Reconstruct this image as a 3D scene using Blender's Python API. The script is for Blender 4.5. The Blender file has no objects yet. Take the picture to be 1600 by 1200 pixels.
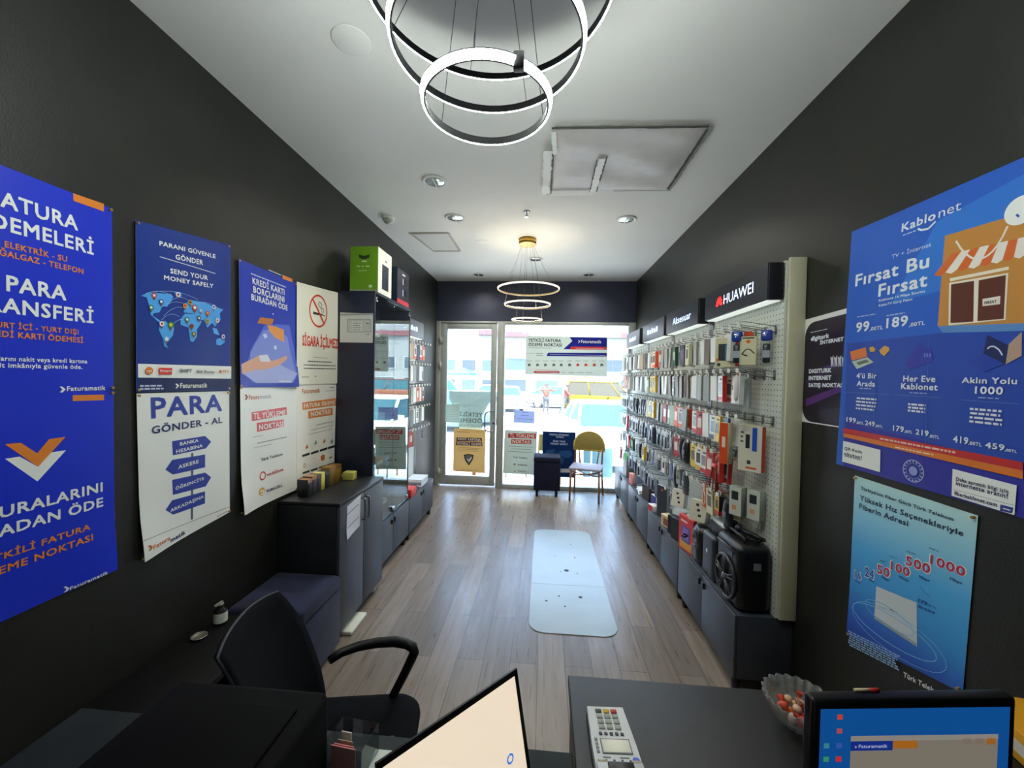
import bpy, bmesh, math, random
from math import pi, sin, cos, radians as R
from mathutils import Vector, Matrix
from mathutils.geometry import tessellate_polygon
random.seed(7)
S = bpy.context.scene
COL = S.collection

# ------------------------------------------------------------------ camera
F_PX, YAW, PITCH, ROLL, EYE = 623.33, 0.0778, 0.0177, 0.0193, 1.742
fwd = Vector((-sin(YAW)*cos(PITCH), cos(YAW)*cos(PITCH), -sin(PITCH)))
r0 = Vector((cos(YAW), sin(YAW), 0)); u0 = r0.cross(fwd)
right = r0*cos(ROLL) + u0*sin(ROLL); up = u0*cos(ROLL) - r0*sin(ROLL)
cd = bpy.data.cameras.new('camera'); cd.sensor_width = 36; cd.lens = F_PX/1600*36; cd.clip_start = .02
cam = bpy.data.objects.new('camera', cd); COL.objects.link(cam)
cam.matrix_world = Matrix(((right.x, up.x, -fwd.x, 0), (right.y, up.y, -fwd.y, 0), (right.z, up.z, -fwd.z, EYE), (0, 0, 0, 1)))
S.camera = cam

# ------------------------------------------------------------------ light
W = bpy.data.worlds.new('sky'); S.world = W; W.use_nodes = True
wn = W.node_tree; bg = wn.nodes['Background']
sky = wn.nodes.new('ShaderNodeTexSky'); sky.sky_type = 'NISHITA'; sky.sun_disc = False
sky.sun_elevation = R(66); sky.sun_rotation = R(200); sky.air_density = 1; sky.dust_density = 2.5
wn.links.new(sky.outputs[0], bg.inputs[0]); bg.inputs[1].default_value = 2.4
sd = bpy.data.lights.new('sun', 'SUN'); sd.energy = 22.0; sd.angle = R(.6); sd.color = (1, .97, .9)
sun = bpy.data.objects.new('sun', sd); COL.objects.link(sun)
sun.rotation_euler = (R(24), 0, R(-14))
S.view_settings.view_transform = 'Standard'; S.view_settings.look = 'None'
S.view_settings.gamma = 1; S.view_settings.use_curve_mapping = False
S.view_settings.exposure = 0.5
RING_POWER = 64.0

# ------------------------------------------------------------------ helpers
def lin(h):
    out = []
    for i in (0, 2, 4):
        c = int(h[i:i+2], 16)/255
        out.append(c/12.92 if c <= .04045 else ((c+.055)/1.055)**2.4)
    return (*out, 1)
_mats = {}
def mat(h, rough=.5, metal=0., spec=.5, emit=0., trans=0., coat=0., sheen=0.):
    key = (h, rough, metal, spec, emit, trans, coat, sheen)
    if key in _mats: return _mats[key]
    m = bpy.data.materials.new('paint_' + h); m.use_nodes = True
    b = m.node_tree.nodes['Principled BSDF']
    b.inputs['Base Color'].default_value = lin(h); b.inputs['Roughness'].default_value = rough
    b.inputs['Metallic'].default_value = metal; b.inputs['Specular IOR Level'].default_value = spec
    b.inputs['Transmission Weight'].default_value = trans; b.inputs['Coat Weight'].default_value = coat
    b.inputs['Sheen Weight'].default_value = sheen
    if emit:
        b.inputs['Emission Color'].default_value = lin(h); b.inputs['Emission Strength'].default_value = emit
    _mats[key] = m
    return m
def noisy(name, h1, h2, scale, rough, bump=0., stretch=(1, 1, 1), spec=.5, sheen=0., detail=4, bscale=None, metal=0.):
    m = bpy.data.materials.new(name); m.use_nodes = True; t = m.node_tree; N = t.nodes.new; L = t.links.new
    b = t.nodes['Principled BSDF']; tc = N('ShaderNodeTexCoord'); mp = N('ShaderNodeMapping'); mp.inputs['Scale'].default_value = stretch
    nz = N('ShaderNodeTexNoise'); nz.inputs['Scale'].default_value = scale; nz.inputs['Detail'].default_value = detail
    cr = N('ShaderNodeValToRGB'); cr.color_ramp.elements[0].color = lin(h1); cr.color_ramp.elements[1].color = lin(h2)
    cr.color_ramp.elements[0].position = .35; cr.color_ramp.elements[1].position = .65
    L(tc.outputs['Object'], mp.inputs[0]); L(mp.outputs[0], nz.inputs['Vector']); L(nz.outputs[0], cr.inputs[0]); L(cr.outputs[0], b.inputs['Base Color'])
    b.inputs['Roughness'].default_value = rough; b.inputs['Specular IOR Level'].default_value = spec; b.inputs['Sheen Weight'].default_value = sheen
    b.inputs['Metallic'].default_value = metal
    if bump:
        n2 = N('ShaderNodeTexNoise'); n2.inputs['Scale'].default_value = bscale or scale*6; L(mp.outputs[0], n2.inputs['Vector'])
        bp = N('ShaderNodeBump'); bp.inputs['Strength'].default_value = bump; bp.inputs['Distance'].default_value = .01
        L(n2.outputs[0], bp.inputs['Height']); L(bp.outputs[0], b.inputs['Normal'])
    return m
def glass(name, tint='ffffff', ior=1.5, rough=0.):
    m = bpy.data.materials.new(name); m.use_nodes = True; t = m.node_tree; t.nodes.clear(); N = t.nodes.new; L = t.links.new
    o = N('ShaderNodeOutputMaterial'); mx = N('ShaderNodeMixShader'); tr = N('ShaderNodeBsdfTransparent'); gl = N('ShaderNodeBsdfGlossy'); fr = N('ShaderNodeFresnel')
    ge = N('ShaderNodeNewGeometry'); im = N('ShaderNodeMix'); im.data_type = 'FLOAT'; im.inputs[2].default_value = ior; im.inputs[3].default_value = 1/ior
    L(ge.outputs['Backfacing'], im.inputs[0]); L(im.outputs[0], fr.inputs[0]); tr.inputs[0].default_value = lin(tint); gl.inputs['Roughness'].default_value = rough
    L(fr.outputs[0], mx.inputs[0]); L(tr.outputs[0], mx.inputs[1]); L(gl.outputs[0], mx.inputs[2]); L(mx.outputs[0], o.inputs[0])
    return m

class MB:
    """collects shapes into one mesh with a material slot per surface"""
    def __init__(s): s.v, s.f, s.i, s.s, s.mats = [], [], [], [], []
    def add(s, vs, fs, m, smooth=False):
        if m not in s.mats: s.mats.append(m)
        k = s.mats.index(m); b = len(s.v)
        s.v += [Vector(v) for v in vs]
        for f in fs: s.f.append([b+i for i in f]); s.i.append(k); s.s.append(smooth)
        return s
    def box(s, a, b, m, bev=0., seg=2):
        x0, y0, z0 = [min(p, q) for p, q in zip(a, b)]; x1, y1, z1 = [max(p, q) for p, q in zip(a, b)]
        if not bev:
            return s.add([(x0,y0,z0),(x1,y0,z0),(x1,y1,z0),(x0,y1,z0),(x0,y0,z1),(x1,y0,z1),(x1,y1,z1),(x0,y1,z1)],
                         [(0,3,2,1),(4,5,6,7),(0,1,5,4),(1,2,6,5),(2,3,7,6),(3,0,4,7)], m)
        bm = bmesh.new(); bmesh.ops.create_cube(bm, size=1)
        for v in bm.verts: v.co = Vector(((x0+x1)/2+v.co.x*(x1-x0), (y0+y1)/2+v.co.y*(y1-y0), (z0+z1)/2+v.co.z*(z1-z0)))
        bmesh.ops.bevel(bm, geom=bm.edges[:], offset=bev, segments=seg, affect='EDGES', profile=.5)
        bm.verts.index_update()
        s.add([v.co.copy() for v in bm.verts], [[v.index for v in f.verts] for f in bm.faces], m, True); bm.free(); return s
    def cyl(s, p0, p1, r0, m, r1=None, n=16, smooth=True):
        p0, p1 = Vector(p0), Vector(p1); r1 = r0 if r1 is None else r1
        d = (p1-p0).normalized(); a = d.orthogonal().normalized(); b = d.cross(a)
        vs = [p+(a*cos(2*pi*i/n)+b*sin(2*pi*i/n))*r for p, r in ((p0, r0), (p1, r1)) for i in range(n)]
        s.add(vs, [(i, (i+1) % n, n+(i+1) % n, n+i) for i in range(n)], m, smooth)
        s.add(vs[:n], [list(range(n))[::-1]], m); return s.add(vs[n:], [list(range(n))], m)
    def tube(s, pts, r, m, n=8, closed=False):
        pts = [Vector(p) for p in pts]; k = len(pts); rr = r if isinstance(r, (list, tuple)) else [r]*k
        vs = []; a = None
        for i, p in enumerate(pts):
            q0 = pts[i-1] if (i or closed) else p; q1 = pts[(i+1) % k] if (i < k-1 or closed) else p
            d = (q1-q0).normalized()
            a = d.orthogonal().normalized() if a is None else (a-d*a.dot(d)).normalized()
            b = d.cross(a)
            vs += [p+(a*cos(2*pi*j/n)+b*sin(2*pi*j/n))*rr[i] for j in range(n)]
        fs = [(i*n+j, i*n+(j+1) % n, ((i+1) % k)*n+(j+1) % n, ((i+1) % k)*n+j) for i in range(k if closed else k-1) for j in range(n)]
        s.add(vs, fs, m, True)
        if not closed: s.add(vs[:n], [list(range(n))[::-1]], m); s.add(vs[-n:], [list(range(n))], m)
        return s
    def lathe(s, prof, c, m, n=32, smooth=True, wob=None):
        c = Vector(c); vs = []
        for j, (r, z) in enumerate(prof):
            for i in range(n):
                q = r*(wob(i, n, j) if wob else 1)
                vs.append(c+Vector((q*cos(2*pi*i/n), q*sin(2*pi*i/n), z)))
        k = len(prof)
        return s.add(vs, [(j*n+i, j*n+(i+1) % n, (j+1)*n+(i+1) % n, (j+1)*n+i) for j in range(k-1) for i in range(n)], m, smooth)
    def prism(s, poly, lo, hi, m, axis='y', smooth=False):
        def P(p, t): return {'x': (t, p[0], p[1]), 'y': (p[0], t, p[1]), 'z': (p[0], p[1], t)}[axis]
        n = len(poly); vs = [P(p, lo) for p in poly]+[P(p, hi) for p in poly]
        tri = tessellate_polygon([[Vector((p[0], p[1], 0)) for p in poly]])
        s.add(vs, [list(t) for t in tri]+[[n+i for i in t[::-1]] for t in tri], m)
        return s.add(vs, [(i, (i+1) % n, n+(i+1) % n, n+i) for i in range(n)], m, smooth)
    def sphere(s, c, r, m, n=16, sq=(1, 1, 1)):
        k = n//2; c = Vector(c); vs = []
        for j in range(k+1):
            for i in range(n):
                t = pi*j/k; vs.append(c+Vector((sq[0]*r*sin(t)*cos(2*pi*i/n), sq[1]*r*sin(t)*sin(2*pi*i/n), sq[2]*r*cos(t))))
        return s.add(vs, [(j*n+i, (j+1)*n+i, (j+1)*n+(i+1) % n, j*n+(i+1) % n) for j in range(k) for i in range(n)], m, True)
    def text(s, body, o, ux, uy, w, h, m, lift=.0006, bold=0):
        """lettering that fills the w x h box from corner o along directions ux, uy"""
        vs, fs = glyphs(body, bold); o, ux, uy = Vector(o), Vector(ux).normalized(), Vector(uy).normalized(); nn = ux.cross(uy)
        return s.add([o+ux*(x*w)+uy*(y*h)+nn*(lift+j*3e-5) for x, y, j in vs], fs, m)
    def xf(s, M): s.v = [M @ v for v in s.v]; return s
    def build(s, name, parent=None, loc=None):
        me = bpy.data.meshes.new(name); me.from_pydata([tuple(v) for v in s.v], [], s.f)
        for m in s.mats: me.materials.append(m)
        me.polygons.foreach_set('material_index', s.i); me.polygons.foreach_set('use_smooth', s.s)
        bm = bmesh.new(); bm.from_mesh(me); bmesh.ops.remove_doubles(bm, verts=bm.verts, dist=1e-6)
        if not getattr(s, 'flat', False): bmesh.ops.recalc_face_normals(bm, faces=bm.faces)
        bm.to_mesh(me); bm.free(); me.update()
        o = bpy.data.objects.new(name, me); COL.objects.link(o)
        if parent: o.parent = parent
        if loc: o.location = loc
        return o
_gl = {}
def glyphs(body, bold=1):
    """outlines of a line of lettering, scaled so that it spans 0..1 in width and cap height"""
    key = (body, bold)
    if key in _gl: return _gl[key]
    cu = bpy.data.curves.new('lettering', 'FONT'); cu.body = body; cu.size = 1; cu.resolution_u = 2
    cu.space_character = (1, 1.08, 1.08, 1.06)[bold]
    o = bpy.data.objects.new('lettering', cu); me = o.to_mesh()
    vs = [(v.co.x, v.co.y) for v in me.vertices]; fs = [list(p.vertices) for p in me.polygons]
    o.to_mesh_clear(); bpy.data.objects.remove(o); bpy.data.curves.remove(cu)
    x0 = min(v[0] for v in vs); x1 = max(v[0] for v in vs); cap = .70
    t = (0, .030, .06, .035)[bold]; k = (0, 4, 8, 6)[bold]      # heavier weights: the outline repeated round a small circle
    sh = [(t*cos(2*pi*(i+.5)/k), t*sin(2*pi*(i+.5)/k)) for i in range(k)] if k else [(0, 0)]
    n = len(vs); allv = [(x+dx, y+dy, j) for j, (dx, dy) in enumerate(sh) for x, y in vs]; fs = [[i+n*j for i in f] for j in range(len(sh)) for f in fs]
    _gl[key] = ([((x-x0)/(x1-x0), y/cap, j) for x, y, j in allv], fs); _asp[key] = (x1-x0)/cap
    return _gl[key]
_asp = {}
def tag(o, label=None, cat=None, group=None, kind=None):
    if label: o['label'] = label
    if cat: o['category'] = cat
    if group: o['group'] = group
    if kind: o['kind'] = kind
    return o
def thing(name, label, cat, loc=(0, 0, 0), rz=0., group=None):
    o = bpy.data.objects.new(name, None); COL.objects.link(o); o.empty_display_size = .1
    o.location = loc; o.rotation_euler = (0, 0, rz)
    return tag(o, label, cat, group)
def dup(root, loc, rz=0., label=None, group=None):
    r = root.copy(); COL.objects.link(r); r.location = loc; r.rotation_euler = (0, 0, rz)
    if label: r['label'] = label
    if group: r['group'] = group
    for ch in list(root.children):
        c = ch.copy(); COL.objects.link(c); c.parent = r
        for g in ch.children:
            d = g.copy(); COL.objects.link(d); d.parent = c
    return r
def struct(o): o['kind'] = 'structure'; return o

# ------------------------------------------------------------------ room
XL, XR, YF, YB, H = -1.70, 1.393, 6.241, -1.7, 3.237
m_wall = noisy('dark_wall_paint', '1f201c', '242520', 3, .42, .12, bscale=160, spec=.45)
m_head = noisy('navy_wall_paint', '2e3448', '343a50', 3, .5, .1, bscale=160)
m_ceil = noisy('ceiling_paint', 'e4e4de', 'eaeae4', 1.2, .9)
def floor_material():
    m = bpy.data.materials.new('oak_laminate'); m.use_nodes = True; t = m.node_tree; N = t.nodes.new; L = t.links.new
    b = t.nodes['Principled BSDF']; tc = N('ShaderNodeTexCoord')
    mp = N('ShaderNodeMapping'); mp.inputs['Rotation'].default_value = (0, 0, pi/2); L(tc.outputs['Object'], mp.inputs[0])
    br = N('ShaderNodeTexBrick'); L(mp.outputs[0], br.inputs['Vector'])
    br.offset = .37; br.inputs['Scale'].default_value = 1; br.inputs['Brick Width'].default_value = 1.2; br.inputs['Row Height'].default_value = .165
    br.inputs['Mortar Size'].default_value = .0022; br.inputs['Mortar Smooth'].default_value = .3; br.inputs['Bias'].default_value = 0
    br.inputs['Color1'].default_value = lin('93887c'); br.inputs['Color2'].default_value = lin('766c61'); br.inputs['Mortar'].default_value = lin('4c443c')
    m2 = N('ShaderNodeMapping'); m2.inputs['Scale'].default_value = (14, 1.1, 1); L(tc.outputs['Object'], m2.inputs[0])
    nz = N('ShaderNodeTexNoise'); nz.inputs['Scale'].default_value = 2.2; nz.inputs['Detail'].default_value = 7; nz.inputs['Distortion'].default_value = .15; L(m2.outputs[0], nz.inputs['Vector'])
    cr = N('ShaderNodeValToRGB'); cr.color_ramp.elements[0].position = .3; cr.color_ramp.elements[1].position = .75
    cr.color_ramp.elements[0].color = lin('d3cbc2'); cr.color_ramp.elements[1].color = (1, 1, 1, 1); L(nz.outputs[0], cr.inputs[0])
    mx = N('ShaderNodeMix'); mx.data_type = 'RGBA'; mx.blend_type = 'MULTIPLY'; mx.inputs[0].default_value = 1
    L(br.outputs['Color'], mx.inputs[6]); L(cr.outputs[0], mx.inputs[7]); L(mx.outputs[2], b.inputs['Base Color'])
    m3 = N('ShaderNodeTexNoise'); m3.inputs['Scale'].default_value = 3; m3.inputs['Detail'].default_value = 8; L(m2.outputs[0], m3.inputs['Vector'])
    rr = N('ShaderNodeMapRange'); rr.inputs[1].default_value = .35; rr.inputs[2].default_value = .7; rr.inputs[3].default_value = .27; rr.inputs[4].default_value = .36
    L(m3.outputs[0], rr.inputs[0]); L(rr.outputs[0], b.inputs['Roughness'])
    bp = N('ShaderNodeBump'); bp.inputs['Strength'].default_value = .25; bp.inputs['Distance'].default_value = .004
    L(br.outputs['Fac'], bp.inputs['Height']); bp.invert = True; L(bp.outputs[0], b.inputs['Normal'])
    return m
struct(MB().box((XL-.15, YB, -.12), (XR+.15, YF+.02, 0), floor_material()).build('floor'))
struct(MB().box((XL-.15, YB-.15, H), (XR+.15, YF+.25, H+.2), m_ceil).build('ceiling'))
struct(MB().box((XL-.15, YB, 0), (XL, YF+.25, H), m_wall).build('wall_left'))
struct(MB().box((XR, YB, 0), (XR+.15, YF+.25, H), m_wall).build('wall_right'))
struct(MB().box((XL-.15, YB-.15, -.1), (XR+.15, YB, H), noisy('white_wall_paint', 'dcdcd4', 'e2e2da', 3, .7)).build('wall_rear'))
struct(MB().box((XL-.15, YF+.02, -.4), (XR+.15, YF+.26, 0), mat('8c8c88', .7)).build('door_step'))
struct(MB().box((XL, YF, 2.604), (XR, YF+.22, H), m_head).build('wall_front'))

# storefront: glazed door on the left, fixed pane on the right
m_alu = noisy('grey_aluminium', 'a4aba7', 'aeb5b1', 6, .4, metal=.15)
m_dark = mat('20242a', .5); m_pane = glass('window_glass', 'fbfffd', 1.5)
m_chrome = mat('c8ccd0', .18, 1.)
def rect_frame(b, x0, x1, z0, z1, y0, y1, l, r, t, bt, m):
    b.box((x0, y0, z0), (x0+l, y1, z1), m, .004); b.box((x1-r, y0, z0), (x1, y1, z1), m, .004)
    b.box((x0+l, y0, z1-t), (x1-r, y1, z1), m, .004)
    if bt: b.box((x0+l, y0, z0), (x1-r, y1, z0+bt), m, .004)
    return b
d = thing('door_1', None, None, (0, 0, 0)); struct(d)
rect_frame(MB(), XL+.005, -.635, 0, 2.602, 6.19, 6.29, .07, .085, .03, 0, m_alu).build('door_frame', d)
leaf = rect_frame(MB(), -1.622, -.735, .022, 2.57, 6.2, 6.26, .10, .085, .09, .145, m_alu).build('door_leaf', d)
MB().box((-1.525, 6.225, .165), (-.818, 6.233, 2.482), m_pane).build('glass_pane', d)
hb = MB(); hx, hy = -.79, 6.2
hb.tube([(hx+.03, hy, 1.20), (hx+.02, hy-.05, 1.20), (hx-.05, hy-.075, 1.195), (hx-.09, hy-.075, 1.17), (hx-.1, hy-.075, 1.12), (hx-.1, hy-.075, .96), (hx-.09, hy-.075, .91), (hx-.05, hy-.075, .885), (hx+.02, hy-.05, .88), (hx+.03, hy, .88)], .011, m_chrome, 10)
hb.build('door_handle', d)
MB().cyl((-.765, 6.2, 1.01), (-.765, 6.185, 1.01), .014, m_dark).build('lock', d)
for z in (2.3, 1.9, .22):
    MB().cyl((-1.625, 6.185, z-.06), (-1.625, 6.185, z+.06), .018, m_alu).box((-1.67, 6.185, z-.035), (-1.585, 6.2, z+.035), m_alu, .004).build('hinge', d)
w = thing('window_1', None, None); struct(w)
rect_frame(MB(), -.635, XR-.005, 0, 2.602, 6.19, 6.29, .025, .10, .05, .06, m_alu).build('window_frame', w)
MB().box((-.61, 6.225, .06), (XR-.105, 6.233, 2.552), m_pane).build('glass_pane', w)
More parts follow.
